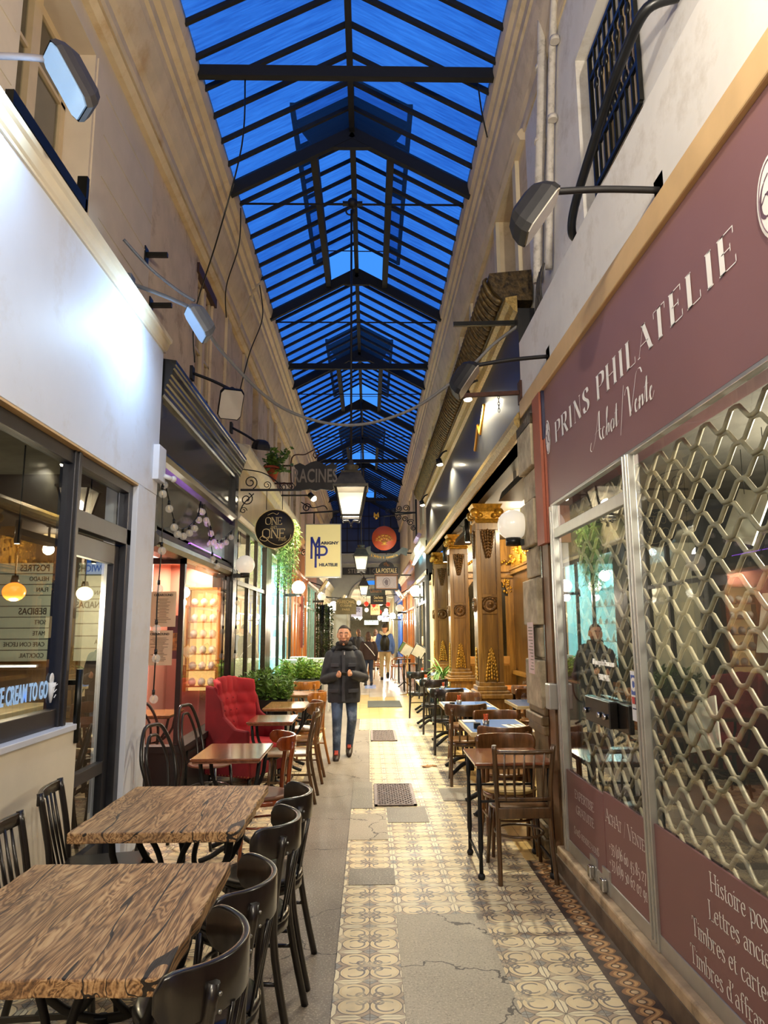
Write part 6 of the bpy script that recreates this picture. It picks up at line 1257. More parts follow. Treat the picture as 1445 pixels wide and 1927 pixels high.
# red tufted wing armchair
REDV = M('red_velvet', '#9e1620', .85, 0, .18, 5, .1); REDV2 = M('dark_red_velvet', '#7a121a', .85, 0, .15, 5)
t = thing('wing_armchair', 'red velvet button-tufted wing armchair on the left terrace', 'armchair', (-1.36, 8.2, 0), -Lf-.42)
def tuft(u, v):
    x = -.34+.68*u; z = .42+.66*v; w = abs(u-.5)*2; y = -.26-.05*v+(.17*max(0, w-.55)/.45 if w > .55 else 0)
    du = math.sin(u*PI*6+(PI/2 if int(v*5) % 2 else 0))*math.sin(v*PI*5); return (x, y+.022*abs(du)-.01+.015*math.sin(v*PI), z+.05*math.cos((u-.5)*PI)*(v > .9))
m = MB(); m.grid(tuft, 36, 30); m.build('tufted_back', REDV, t, solid=.05)
m = MB()
for i in range(5):
    for j in range(4):
        u = (i+.5+(.5 if j % 2 else 0))/6+.04; p = tuft(min(.95, u), (j+.6)/5); m.ball((p[0], p[1]+.02, p[2]), .012, 6, 4)
m.build('button', REDV2, t)
for s in (-1, 1):
    m = MB(); m.prism([(s*.36, -.30, .12), (s*.36, -.32, 1.06), (s*.36, -.2, 1.04), (s*.37, -.1, .9), (s*.37, -.06, .74), (s*.38, .1, .62), (s*.38, .26, .6), (s*.38, .28, .12)], (-s*.05, 0, 0)); m.build('wing_arm', REDV2, t, bevel=.02)
    m = MB()
    for q in range(14): m.ball((s*.385, .28-.04*q, .14+.0*q), .006, 6, 4)
    m.build('nail_trim', M('brass_nails', '#b58c4a', .3, .8), t)
m = MB(); m.box(-.33, .33, -.26, .3, .30, .45); m.build('seat_cushion', REDV, t, bevel=.05); bx('seat_frame', REDV2, (-.33, .33, -.28, .28, .12, .3), parent=t, bevel=.01)
for a in (-.3, .3):
    for b in (-.25, .24): m = MB(); m.tube([(a, b, 0), (a, b, .12)], [.018, .024], 8); m.build('leg', EBON, t)
# --- right-hand cafe terrace
t = thing('iron_leg_table', 'brown table on thin black iron legs with ball feet, nearest on the right', 'table', (.985, 5.29, 0)); m = MB(); m.box(-.27, .27, -.31, .3, .735, .755); m.build('tabletop', TTOP, t, bevel=.006); m = MB(); m.box(-.255, .255, -.295, .285, .715, .735); m.build('apron', BENT2, t)
for a in (-.24, .24):
    for b in (-.27, .26): m = MB(); m.tube([(a, b, .03), (a, b, .16), (a, b, .2), (a, b, .55), (a, b, .6), (a, b, .715)], [.014, .012, .018, .012, .018, .014], 10); m.ball((a, b, .025), .025, 10, 8); m.build('leg', IRON, t)
m = MB(); m.bar((-.24, -.27, .5), (.24, -.27, .5), .014, .014); m.bar((-.24, .26, .5), (.24, .26, .5), .014, .014); m.bar((-.24, -.27, .12), (-.24, .26, .12), .014, .014); m.bar((.24, -.27, .12), (.24, .26, .12), .014, .014); m.build('crossbar', IRON, t)
spindle_chair('spindle_chair', 'brown spindle-back wooden chair with its back to the viewer, nearest on the right', BENT2, SEATW, (1.035, 5.17, 0), 0, top=.88, lower=True, flare=1.08)
def pedestal_table(y, x, w, d, lab, top=None, edge=None):
    t = thing('blue_table' if top is None else 'cafe_table', lab, 'table', (x, y, 0)); m = MB(); m.box(-w/2+.018, w/2-.018, -d/2+.018, d/2-.018, .735, .7515); m.build('tabletop', top or BLUE, t)
    m = MB()
    for b in ((-w/2, w/2, -d/2, -d/2+.02), (-w/2, w/2, d/2-.02, d/2), (-w/2, -w/2+.02, -d/2, d/2), (w/2-.02, w/2, -d/2, d/2)): m.box(*b, .712, .75)
    m.build('edge', edge or CREAMEDGE, t, bevel=.004)
    for s in (-.2, .2):
        m = MB(); m.tube([(0, s, .05), (0, s, .2), (0, s, .71)], [.03, .022, .03], 10); m.build('column', IRON, t)
        for a in (-1, 1): m = MB(); m.tube(cr([(0, s, .14), (a*.1, s+.02*a, .12), (a*.2, s+(.06 if s > 0 else -.06), .05), (a*.25, s+(.08 if s > 0 else -.08), .015)], 5), [.024]*10+[.022]*5+[.028], 8); m.build('foot', IRON, t)
    return t
BT = [(6.9, 1.19, .58, .9, 'first blue-topped table from the viewer on the right'), (8.68, 1.18, .6, .94, 'second blue-topped table from the viewer on the right'), (10.72, 1.2, .61, 1.0, 'third blue-topped table from the viewer on the right'), (12.6, 1.1, .5, .98, 'fourth blue-topped table from the viewer on the right'), (14.75, 1.2, .55, .95, 'farthest blue-topped table, beside the spiky plant')]
for b in BT: pedestal_table(*b)
pedestal_table(8.95, 2.12, .75, .8, 'blue-grey table inside the cafe, beside the nearest carved pillar'); pedestal_table(11.3, 2.3, .8, .8, 'orange wooden table inside the cafe between the pillars', WOODO, WOODO)
curved_chair('bentwood_chair', 'brown curved-back chair facing the viewer behind the brown iron-leg table', BENT, CREAMSEAT, (1.07, 5.66, 0), PI, top=.82)
curved_chair('bentwood_chair', 'brown curved-back chair with its back to the viewer at the first blue table', BENT, SEATW, (1.15, 6.28, 0), 0, top=.84, railh=.1)
curved_chair('bentwood_chair', 'brown curved-back chair facing the viewer at the far side of the first blue table', BENT, SEATW, (1.3, 7.40, 0), PI, top=.81)
curved_chair('bentwood_chair', 'dark brown curved-back chair with its back to the viewer at the second blue table', BENT2, SEATW, (1.06, 8.08, 0), 0, top=.84)
curved_chair('bentwood_chair', 'brown curved-back chair facing the viewer at the far side of the second blue table', BENT, SEATW, (1.22, 9.28, 0), PI, top=.83)
curved_chair('bentwood_chair', 'black curved-back chair with its back to the viewer at the third blue table', EBON, SEATB, (1.06, 9.98, 0), 0, top=.85)
curved_chair('bentwood_chair', 'black curved-back chair at the fourth blue table', EBON, SEATB, (1.05, 11.85, 0), 0, top=.85)
curved_chair('bentwood_chair', 'black curved-back chair at the farthest blue table', EBON, SEATB, (.95, 13.95, 0), 0, top=.85)
curved_chair('bentwood_chair', 'brown curved-back chair inside the cafe, near side of the blue-grey table', BENT, SEATW, (2.05, 8.3, 0), 0, top=.84)
curved_chair('bentwood_chair', 'brown curved-back chair inside the cafe, far side of the blue-grey table', BENT, SEATW, (2.2, 9.65, 0), PI, top=.84)
curved_chair('bentwood_chair', 'brown curved-back chair inside the cafe at the orange table', BENT, SEATW, (2.3, 10.6, 0), 0, top=.84)
# things on the tables
TZ = .7518
def tumbler(x, y, z, lab, inv=False):
    o = drinking_glass('tumbler', .042, .11, CLEAR); o.location = (x, y, z+(.11 if inv else 0)); o.rotation_euler = (PI if inv else 0, 0, 0); tag(o, lab, 'glass')
STEEL = M('brushed_steel', '#a9a8a4', .3, .8); ORANGEP = M('orange_paper', '#d9622f', .6); NAPK = M('white_napkin', '#e6e2d6', .8)
def sugar_cup(x, y, lab):
    t = thing('condiment_cup', lab, 'cup', (x, y, TZ)); m = MB(); m.lathe([(.026, 0), (.032, .075), (.03, .075), (.024, .003)], n=14); m.build('cup', STEEL, t); random.seed(int(y*10)); m = MB()
    for i in range(7):
        a = random.uniform(0, 6.28); m.cbox((.014*math.cos(a), .014*math.sin(a), .085), (.014, .004, .09), Matrix.Rotation(a, 3, 'Z') @ Matrix.Rotation(.2, 3, 'X'))
    m.build('sachet', ORANGEP, t)
def box_holder(x, y, lab): tag(bx('salt_holder', BLACK, (x-.03, x+.03, y-.03, y+.03, TZ, TZ+.05), bevel=.004), lab, 'holder')
def cutlery(x, y, lab):
    t = thing('napkin_setting', lab, 'place setting', (x, y, TZ), .15); bx('napkin', NAPK, (-.09, .09, -.12, .12, 0, .004), parent=t); m = MB(); m.bar((-.03, -.1, .007), (-.03, .09, .007), .012, .004); m.prism([(-.042, .06, .005), (-.018, .06, .005), (-.02, .11, .005), (-.04, .11, .005)], (0,0,.004)); m.build('fork', STEEL, t); m = MB(); m.bar((.03, -.1, .007), (.03, .11, .007), .012, .004); m.build('knife', STEEL, t)
def linen(x, y, lab): tag(bx('folded_napkin', NAPK, (x-.06, x+.06, y-.08, y+.08, TZ, TZ+.01), bevel=.003), lab, 'napkin')
N_ = ['first', 'second', 'third', 'fourth', 'farthest']
for i, (y, x, w, d, _) in enumerate(BT):
    n = N_[i]+' blue table'
    sugar_cup(x-.12, y-.12 if i else y-.22, 'steel cup of orange sachets on the '+n); box_holder(x-.2, y-.1 if i else y-.2, 'small black holder on the '+n)
    cutlery(x+.17, y-.1, 'napkin with fork and knife on the right of the '+n); linen(x-.21, y+.28, 'folded white napkin at the far left corner of the '+n)
    if i >= 1: tumbler(x+.1, y-.15, TZ, 'clear stemless glass in the middle of the '+n)
    if i >= 2: tumbler(x-.05, y+.3, TZ, 'clear stemless glass at the far end of the '+n)
for x, y, lab in ((1.95, 9.1, 'left-hand'), (2.3, 9.15, 'right-hand')): tumbler(x, y, TZ, 'upturned glass on the blue-grey table inside the cafe, %s one' % lab, True)
for x, y, lab in ((2.05, 11.2, 'left-hand'), (2.4, 11.1, 'right-hand')): tumbler(x, y, TZ, 'upturned glass on the orange table inside the cafe, %s one' % lab, True)
# menu stands
def menu_stand(x, y, col, board, lab, tilt, w=.26, brass=False):
    t = thing('menu_stand', lab, 'menu stand', (x, y, 0)); m = MB(); m.tube([(0,0,.02), (0,0,1.0)], .016, 10); m.build('post', col, t)
    m = MB()
    if brass: m.lathe([(.001, 0), (.2, 0), (.2, .012), (.05, .03), (.02, .05)], n=24, sy=.6)
    else:
        for a in (.4, 2.5, 4.6): m.tube(cr([(0,0,.18), (.1*math.cos(a), .1*math.sin(a), .1), (.22*math.cos(a), .22*math.sin(a), .02)], 5), .016, 8)
    m.build('base', col, t); q = Matrix.Rotation(tilt, 3, 'Y') @ Matrix.Rotation(.5, 3, 'X'); m = MB(); m.cbox((0,0,1.12), (w, .02, .34), q); m.build('frame', col, t); m = MB(); m.cbox(Vector((0,0,1.12))+q @ Vector((0,-.012,0)), (w-.03, .004, .31), q); m.build('menu_sheet', board, t)
menu_stand(.98, 18.5, M('brass_post', '#a9813a', .3, .7), M('lit_menu', '#e6e0d0', .5), 'thin brass menu stand with a tilted board standing in the passage on the right', .55, brass=True)
menu_stand(1.22, 17.6, BLACK, M('lit_menu', '#e6e0d0'), 'black menu stand with a bright tilted menu sheet beside the spiky plant', .5, .3)
menu_stand(1.02, 20.8, BLACK, M('green_menu', '#7d9a62', .5), 'black three-footed menu stand just beyond the brass one', .5)
# high dark tables and stools past the cafe
for x, y, lab in ((1.12, 19.6, 'near'), (1.1, 22.6, 'far')):
    t = thing('small_table', 'small dark wooden table beyond the menu stands, the %s one' % lab, 'table', (x, y, 0)); bx('tabletop', BENT2, (-.2, .2, -.25, .25, .72, .75), parent=t)
    for a in (-.17, .17):
        for b in (-.22, .22): bx('leg', BLACK, (a-.015, a+.015, b-.015, b+.015, 0, .72), parent=t)
# woven bistro chairs
RAT = m_wood('rattan_cane', '#8a5220', '#c98f4a', .4, (30, 30, 30)); WEAVE = M('woven_seat', '#b06a3a', .5, 0, .4, 60)
def rattan(x, y, rz, lab):
    t = thing('rattan_chair', lab, 'chair', (x, y, 0), rz); m = MB(); m.box(-.2, .2, -.2, .2, .42, .46); m.build('seat', WEAVE, t, bevel=.015)
    m = MB(); m.tube(cr([(-.2, -.2, .44), (-.22, -.25, .7), (-.12, -.29, .9), (0, -.3, .94), (.12, -.29, .9), (.22, -.25, .7), (.2, -.2, .44)], 6), .015, 8); m.build('back_frame', RAT, t); m = MB(); m.prism([(-.18, -.25, .55), (.18, -.25, .55), (.19, -.27, .72), (.1, -.285, .87), (-.1, -.285, .87), (-.19, -.27, .72)], (0, .012, 0)); m.build('woven_back', WEAVE, t)
    for s in (-1, 1):
        m = MB(); m.tube([(s*.2, -.24, 0), (s*.19, -.19, .43)], .015, 8); m.build('leg', RAT, t); m = MB(); m.tube([(s*.2, .2, 0), (s*.19, .18, .43)], .015, 8); m.build('leg', RAT, t); m = MB(); m.tube(cr([(s*.22, -.25, .68), (s*.25, 0, .68), (s*.23, .16, .62), (s*.2, .19, .44)], 5), .013, 8); m.build('arm', RAT, t)
for x, y, rz, lab in ((.32, 24.6, -1.2, 'rattan bistro chair left of the walking man with the backpack'), (.98, 24.2, 1.2, 'rattan bistro chair right of the walking man with the backpack'), (1.0, 25.2, 1.5, 'rattan bistro chair behind the right-hand one'), (.2, 26.0, -1.5, 'rattan bistro chair behind the left-hand one')): rattan(x, y, rz, lab)
# newspaper rack and print boxes on the left
t = thing('newspaper_rack', 'white wire rack stuffed with old newspapers beyond the second planter', 'rack', (-1.12, 15.2, 0)); m = MB()
for b in (-.2, .2):
    for a in (-.28, .28): m.bar((a, b, 0), (a, b, 1.0), .02, .02)
    for z in (.55, .8, 1.0): m.bar((-.28, b, z), (.28, b, z), .014, .014)
m.build('wire_frame', M('white_wire', '#e6e4dc', .4), t); m = MB()
for i in range(12): m.cbox((-.0, -.17+.03*i, .86), (.5, .014, .42), Matrix.Rotation(.1, 3, 'X'))
m.build('newspapers', M('newsprint', '#d8d4c4', .8, 0, .25, 24), t)
for i, (x, y, lab) in enumerate(((-1.52, 14.45, 'nearer'), (-1.52, 16.0, 'farther'))):
    t = thing('print_table', 'pale table of boxed old prints along the cyan windows, the %s one' % lab, 'table', (x, y, 0)); bx('top', M('grey_cloth', '#a9a592', .8), (-.25, .25, -.5, .5, .5, .82), parent=t); bx('box', M('card_box', '#b59a68', .7), (-.2, .2, -.4, .1, .82, 1.0), parent=t); m = MB()
    for q in range(9): m.cbox((-.02, -.36+.05*q, .96), (.34, .012, .24), Matrix.Rotation(.25, 3, 'X'))
    m.build('prints', M('newsprint', '#d8d4c4'), t)
    for a in (-.22, .22):
        for b in (-.45, .45): bx('leg', BLACK, (a-.015, a+.015, b-.015, b+.015, 0, .5), parent=t)
# ================================================================== PLANTS
def leafmat(name, a, b, tr=.25):
    m, t, bb = base(name); n = noise(t, 9, 3, coords(t, 'Object')); k = ramp(t, n, [(.3, lin(a)), (.7, lin(b))]); t.links.new(k.k, bb.inputs['Base Color']); bb.inputs['Roughness'].default_value = .45
    bb.inputs['Subsurface Weight'].default_value = 0; return m
GREEN = leafmat('shrub_leaves', '#2c4a17', '#6d9436'); GREEN2 = leafmat('bright_shrub_leaves', '#4a7320', '#a3c24a'); FERN = leafmat('trailing_fern', '#4f7a2c', '#a9c86a'); IVY = leafmat('dark_ivy', '#1e2a14', '#47592c'); DRAC = leafmat('spiky_leaves', '#2f5a20', '#7fae52')
def leaves(m, pts, ln, w, rng):
    for p, d in pts:
        d = Vector(d).normalized(); s = d.cross(Vector((rng.uniform(-1,1), rng.uniform(-1,1), rng.uniform(-1,1)))).normalized(); l = ln*rng.uniform(.7, 1.3); ww = w*rng.uniform(.7, 1.2); u = d.cross(s)
        p = Vector(p); a = p+d*l*.45+s*ww; b = p+d*l*.45-s*ww; e = p+d*l-u*l*.15; c = p+d*l*.5-u*ww*.3
        m.add([p, a, e, c, b], [(0, 1, 2, 3), (0, 3, 2, 4)])
def shrub(x0, x1, y0, y1, zp, zt, mat, potmat, lab, seed, lean=0):
    rng = random.Random(seed); t = thing('planter_shrub', lab, 'plant', ((x0+x1)/2, (y0+y1)/2, 0)); w, d = (x1-x0)/2, (y1-y0)/2
    pm = MB(); pm.box(-w, w, -d, -d+.03, 0, zp); pm.box(-w, w, d-.03, d, 0, zp); pm.box(-w, -w+.03, -d, d, 0, zp); pm.box(w-.03, w, -d, d, 0, zp); pm.build('planter_box', potmat, t, bevel=.004); bx('soil', M('soil', '#2a1d12', .9), (-w+.02, w-.02, -d+.02, d-.02, zp-.1, zp-.04), parent=t)
    m = MB(); sm = MB(); pts = []
    for i in range(110):
        bx_, by = rng.uniform(-w*.9, w*.9), rng.uniform(-d*.8, d*.8); h = (zt-zp)*rng.uniform(.45, 1.0)*(1-.35*abs(bx_/w)**2+lean*bx_/w)
        top = (bx_*1.25+rng.uniform(-.06, .06), by*1.3+rng.uniform(-.06, .06), zp+h); b = Vector((bx_, by, zp-.05)); tt = Vector(top); sm.tube([b, b.lerp(tt, .5)+Vector((0,0,.03)), tt], .003, 4)
        for j in range(22):
            k = .2+.8*rng.random(); q = b.lerp(tt, k); a = rng.uniform(0, 6.28); pts.append((q, (math.cos(a), math.sin(a), rng.uniform(-.1, 1.1))))
    leaves(m, pts, .085, .014, rng); m.build('foliage', mat, t); sm.build('stems', M('green_stems', '#4a5a24', .7), t); return t
shrub(-1.72, -1.08, 9.65, 10.1, .74, 1.14, GREEN, BLACK, 'leafy green shrub in a black planter behind the red armchair', 1)
shrub(-1.66, -.86, 13.3, 13.8, .75, 1.14, GREEN2, M('grey_planter', '#6f726b', .6), 'bright yellow-green shrub in a grey planter farther along on the left', 2)
def pot_plant():
    rng = random.Random(5); t = thing('potted_plant', 'terracotta pot with a dark leafy plant held in a ring on the left wall', 'plant', (-1.72, 12.25, 4.3)); m = MB(); m.lathe([(.09, -.05), (.14, .16), (.155, .16), (.155, .2), (.13, .2), (.12, .1)], n=18); m.build('pot', M('terracotta_pot', '#a4492b', .8, 0, .1, 8), t); pts = []; m = MB(); s = MB()
    for i in range(26):
        a = rng.uniform(0, 6.28); r = rng.uniform(.05, .28); e = Vector((r*math.cos(a)+.1, r*math.sin(a), .2+rng.uniform(-.15, .42))); s.tube([(0,0,.18), e], .003, 4)
        for j in range(12): q = Vector((0,0,.18)).lerp(e, .3+.7*rng.random()); b = rng.uniform(0, 6.28); pts.append((q, (math.cos(b), math.sin(b), rng.uniform(-.6, .8))))
    leaves(m, pts, .1, .03, rng); m.build('foliage', GREEN, t); s.build('stems', M('green_stems', '#4a5a24'), t); m = MB(); m.tube([(.165*math.cos(i*PI/10), .165*math.sin(i*PI/10), .15) for i in range(20)], .006, 5, True); m.bar((-.16, 0, .15), (-.33, 0, .15), .02, .02); m.build('ring', IRON, t)
pot_plant()
def trailing():
    rng = random.Random(9); t = thing('trailing_plant', 'cascading bright green fern hanging between the round sign and the light box', 'plant', (-1.62, 13.6, 3.7)); m = MB(); s = MB()
    for i in range(150):
        a = rng.uniform(0, 6.28); r = rng.uniform(.02, .26); l = rng.uniform(.4, 1.45)*(1-.8*(r/.3)**2*.5); p = [(r*.3*math.cos(a), r*.3*math.sin(a), .05), (r*math.cos(a), r*math.sin(a), .02), (r*1.2*math.cos(a), r*1.2*math.sin(a), -l*.5), (r*1.1*math.cos(a)+rng.uniform(-.05, .05), r*1.1*math.sin(a), -l)]; P = cr(p, 5); s.tube(P, .002, 3)
        leaves(m, [(q, (rng.uniform(-1, 1), rng.uniform(-1, 1), -.6)) for q in P[3:] for _ in range(2)], .085, .007, rng)
    m.build('foliage', FERN, t); s.build('stems', M('green_stems', '#4a5a24'), t); q = MB(); q.lathe([(.08, -.1), (.14, .08), (.12, .08)], n=14); q.build('pot', BLACK, t); q = MB(); q.bar((0,0,.05), (-.2,0,.05), .02, .02); q.build('hook', IRON, t)
trailing()
for i, (x, y, lab) in enumerate(((-1.62, 24.6, 'nearer'), (-1.5, 26.0, 'farther'))):
    rng = random.Random(20+i); t = thing('ivy_column', 'tall column wrapped in dark ivy on the left, the %s of two' % lab, 'plant', (x, y, 0)); MB().tube([(0,0,0), (0,0,2.5)], .1, 10).build('post', BLACK, t); m = MB()
    leaves(m, [((rng.uniform(.1, .17)*math.cos(a), rng.uniform(.1, .17)*math.sin(a), rng.uniform(.1, 2.55)), (math.cos(a), math.sin(a), -.4)) for a in [rng.uniform(0, 6.28) for _ in range(1100)]], .08, .03, rng); m.build('foliage', IVY, t)
def dracaena():
    rng = random.Random(4); t = thing('spiky_plant', 'green spiky-leaved plant in a dark pot beside the farthest blue table', 'plant', (1.38, 13.62, 0)); m = MB(); m.lathe([(.14, 0), (.19, .4), (.2, .4), (.2, .45), (.17, .45), (.16, .38), (.001, .38)], n=18); m.build('pot', BLACK, t); MB().tube([(0,0,.38), (.01,0,.8)], .03, 8).build('stem', M('green_stems', '#4a5a24'), t); m = MB()
    for i in range(85):
        a = rng.uniform(0, 6.28); l = rng.uniform(.35, .66); up = rng.uniform(.1, 1.2); z = .7+rng.uniform(-.15, .15); d = Vector((math.cos(a), math.sin(a), 0)); P = [Vector((0,0,z))+d*l*.75*k+Vector((0,0,l*(up*k-.95*k*k*(1.25-up*.5)))) for k in [j/6 for j in range(7)]]; s = d.cross(Vector((0,0,1)))
        vs = []
        for j, p in enumerate(P): w = .017*math.sin(PI*(.12+.88*j/6)); vs += [p-s*w, p+Vector((0,0,-.004)), p+s*w]
        m.add(vs, [(j*3+k, j*3+k+1, j*3+k+4, j*3+k+3) for j in range(6) for k in (0, 1)], True)
    m.build('foliage', DRAC, t)
dracaena()
# ================================================================== PEOPLE
SKIN = M('skin', '#c08a6a', .5, 0, .05, 6)
def blend(o, voxel, smooth=6):
    q = o.modifiers.new('r', 'REMESH'); q.mode = 'VOXEL'; q.voxel_size = voxel; q.use_smooth_shade = True
    q = o.modifiers.new('s', 'SMOOTH'); q.iterations = smooth; q.factor = .5
def limb(m, pts, rs, n=10):
    m.tube(pts, rs, n)
    for p, r in zip(pts, rs): m.ball(p, r, n, 7)
def person(label, loc, rz, k, J, mats, voxel=.012, female=False, face=False, hem=.69):
    """J: joint positions (x right of the viewer when facing -Y, y, z) for a 1.72 m body; mats: jacket, trousers, shoes, hair"""
    jm, tm, sm, hm = mats
    m = MB(); hd = Vector(J['head']); nk = Vector(J['neck']); HS = 1.12
    m.ball(hd, .082, 16, 12, (.93, 1.12, 1.36)); m.ball(hd+Vector((0, -.032, -.058)), .055, 12, 8, (.92, .95, .98))
    limb(m, [nk-Vector((0,0,.06)), nk, hd+Vector((0, .015, -.05))], [.065, .056, .055])
    if face:
        F = hd+Vector((0, -.075, 0)); m.tube([F+Vector((0, -.012, .005)), F+Vector((0, -.03, -.03))], [.008, .014], 8); m.ball(F+Vector((0, -.03, -.034)), .0135, 8, 6); m.ball(F+Vector((-.011, -.02, -.036)), .009, 6, 5); m.ball(F+Vector((.011, -.02, -.036)), .009, 6, 5)
        for s in (-1, 1):
            m.ball(F+Vector((s*.031, -.0, .012)), .02, 8, 6, (1.3, .7, .5)); m.ball(F+Vector((s*.03, -.002, -.008)), .0135, 8, 6); m.ball(F+Vector((s*.045, .012, -.03)), .022, 8, 6); m.ball(hd+Vector((s*.079, .012, -.008)), .02, 8, 6, (.45, .8, 1.5))
        m.ball(F+Vector((0, -.008, -.063)), .018, 8, 6, (1.4, .7, .4)); m.ball(F+Vector((0, -.006, -.076)), .018, 8, 6, (1.25, .7, .45)); m.ball(F+Vector((0, .0, -.1)), .026, 8, 6)
    else:
        for s in (-1, 1): m.ball(hd+Vector((s*.078, .01, -.01)), .02, 6, 5, (.5, .8, 1.5))
    m.v = [tuple(hd+(Vector(p)-hd)*HS) for p in m.v]
    ch = Vector(J['chest']); pv = Vector(J['pelvis']); m.ball(ch, .14, 14, 10, (1.15, .75, 1.35)); m.ball(pv, .13, 14, 10, (1.15, .8, 1.0)); limb(m, [ch, pv], [.125, .125])
    for s in 'LR':
        a, b, c = (Vector(J[q+s]) for q in ('sho', 'elb', 'wri')); limb(m, [a, b, c], [.056, .042, .028])
        limb(m, [Vector(J['hip'+s]), Vector(J['kne'+s]), Vector(J['ank'+s])], [.085, .058, .04])
        d = (c-b).normalized(); pc = c+d*.045; m.ball(pc, .036, 10, 8, (.8, .95, .8)); m.ball(c+d*.015, .03, 8, 6)
        sx = 1 if c.x < 0 else -1; side = Vector((0, 0, 1)); fwd = d
        if 'grip' in J:
            for i in range(4):
                o = pc+side*(.026-.0175*i)*1.0+fwd*.02; L = (.034, .039, .036, .028)[i]; q1 = o+fwd*L*.9+Vector((0, -.012, 0)); q2 = q1+Vector((fwd.x*.3*L, .028, -.004)); q3 = q2+Vector((-fwd.x*.014, .02, 0)); limb(m, [o, q1, q2, q3], [.0092, .0088, .008, .007], 7)
            o = pc-fwd*.015+side*.026; limb(m, [o, o+side*.022+fwd*.024+Vector((0, -.008, 0)), o+side*.02+fwd*.052+Vector((0, .0, 0))], [.0115, .01, .0085], 7)
        else:
            for i in range(4): o = pc+Vector((0, (.022-.015*i), 0))+fwd*.02; limb(m, [o, o+fwd*.035, o+fwd*.06+Vector((sx*.012, 0, 0))], [.009, .008, .007], 6)
            o = pc+Vector((0, -.028, 0)); limb(m, [o, o+fwd*.03+Vector((0, -.015, 0)), o+fwd*.05+Vector((0, -.012, 0))], [.01, .009, .008], 6)
        an = Vector(J['ank'+s]); m.ball(an+Vector((0, -.05, -.045)), .04, 8, 6, (.9, 1.8, .7))
    body = m.build('person', SKIN); blend(body, min(voxel, .0065) if face else voxel, 2 if face else 4); body.location = loc; body.rotation_euler = (0, 0, rz); body.scale = (k, k, k); tag(body, label, 'person')
    # jacket
    m = MB(); nb = nk; hemz = hem
    secs = [(hemz, .215, .15), (hemz+.12, .222, .155), (.95, .212, .15), (1.08, .218, .152), (1.2, .225, .152), (1.29, .2, .14), (1.355, .14, .11), (1.41, .085, .085)]
    vs = []; n = 24
    for z, rx, ry in secs:
        f = max(0, min(1, (z-pv.z)/(ch.z-pv.z+.2))); cx, cy = pv.x+(nb.x-pv.x)*f, pv.y+(nb.y-pv.y)*f
        for j in range(n): a = 2*PI*j/n; c, q = math.cos(a), math.sin(a); vs.append((cx+rx*math.copysign(abs(c)**.8, c)*(.92 if female else 1), cy+ry*math.copysign(abs(q)**.85, q), z))
    K = len(secs); m.add(vs, [(i*n+j, i*n+(j+1) % n, (i+1)*n+(j+1) % n, (i+1)*n+j) for i in range(K-1) for j in range(n)]+[tuple(range(n))[::-1], tuple(range((K-1)*n, K*n))], True)
    for s in 'LR':
        a, b, c = (Vector(J[q+s]) for q in ('sho', 'elb', 'wri')); e = c-(c-b).normalized()*.005; limb(m, [a, a.lerp(b, .5), b, b.lerp(e, .55), e], [.074, .074, .071, .064, .053], 12)
    jk = m.build('jacket', jm, body); blend(jk, voxel, 4)
    # trousers
    m = MB(); m.ball(pv+Vector((0,0,-.03)), .15, 14, 10, (1.15, .85, .9))
    for s in 'LR': limb(m, [Vector(J['hip'+s]), Vector(J['hip'+s]).lerp(Vector(J['kne'+s]), .5), Vector(J['kne'+s]), Vector(J['kne'+s]).lerp(Vector(J['ank'+s]), .5), Vector(J['ank'+s])], [.094, .08, .066, .057, .05], 12)
    tr = m.build('trousers', tm, body); blend(tr, voxel, 4)
    for s in 'LR':
        an = Vector(J['ank'+s]); lift = Vector(J.get('toe'+s, (0, -.16, -.075))); m = MB(); limb(m, [an+Vector((0, .03, -.035)), an+lift*.5+Vector((0,0,-.02)), an+lift], [.05, .048, .038], 10); m.ball(an+Vector((0,0,-.01)), .05, 10, 6); sh = m.build('shoe', sm, body); blend(sh, voxel*.8, 3)
    # hair
    m = MB()
    def cap(u, v):
        a = 2*PI*u; t = v*(1.9 if not female else 2.3)*(.64-.2*math.tanh(3*(-math.sin(a)-.2)))
        return (hd.x+HS*.0775*math.sin(t)*math.cos(a), hd.y+HS*(.003+.0935*math.sin(t)*math.sin(a)), hd.z+HS*(.002+.1125*math.cos(t)))
    m.grid(cap, 24, 10); h = m.build('hair', hm, body, solid=.005)
    if female: m = MB(); m.ball(hd+Vector((0, .05, -.08)), .09, 12, 10, (1, .6, 1.6)); m.build('hair', hm, body)
    return body
JK = M('dark_slate_jacket', '#24252b', .75, 0, .12, 14, .15); DENIM = M('blue_denim', '#3c4c68', .8, 0, .25, 9, .1, dirt='#7f8ea6', ds=4); SHOE = M('dark_brown_shoe', '#2e221c', .5, 0, .2, 12); HAIR = M('short_dark_hair', '#33281f', .8, 0, .35, 80); BEARD = M('dark_stubble', '#3f2c24', .8, 0, .25, 60)
man = person('man in a dark hooded winter jacket and jeans walking forward, head bowed over his hands', (-.335, 9.70, 0), 0, 1.0, dict(head=(0, -.055, 1.585), neck=(0, .0, 1.44), chest=(0, .01, 1.22), pelvis=(0, .02, .93),
    shoL=(.182, .0, 1.31), elbL=(.265, .02, 1.02), wriL=(.115, -.235, 1.075), shoR=(-.182, .0, 1.31), elbR=(-.255, .0, 1.0), wriR=(-.09, -.245, 1.06),
    hipL=(.09, .02, .88), kneL=(.11, -.02, .49), ankL=(.07, .14, .13), hipR=(-.09, .02, .88), kneR=(-.085, -.11, .49), ankR=(-.09, -.12, .085), toeL=(0, -.15, -.095), grip=1), (JK, DENIM, SHOE, HAIR), .009, face=True, hem=.70)
hd = Vector((0, -.055, 1.585))
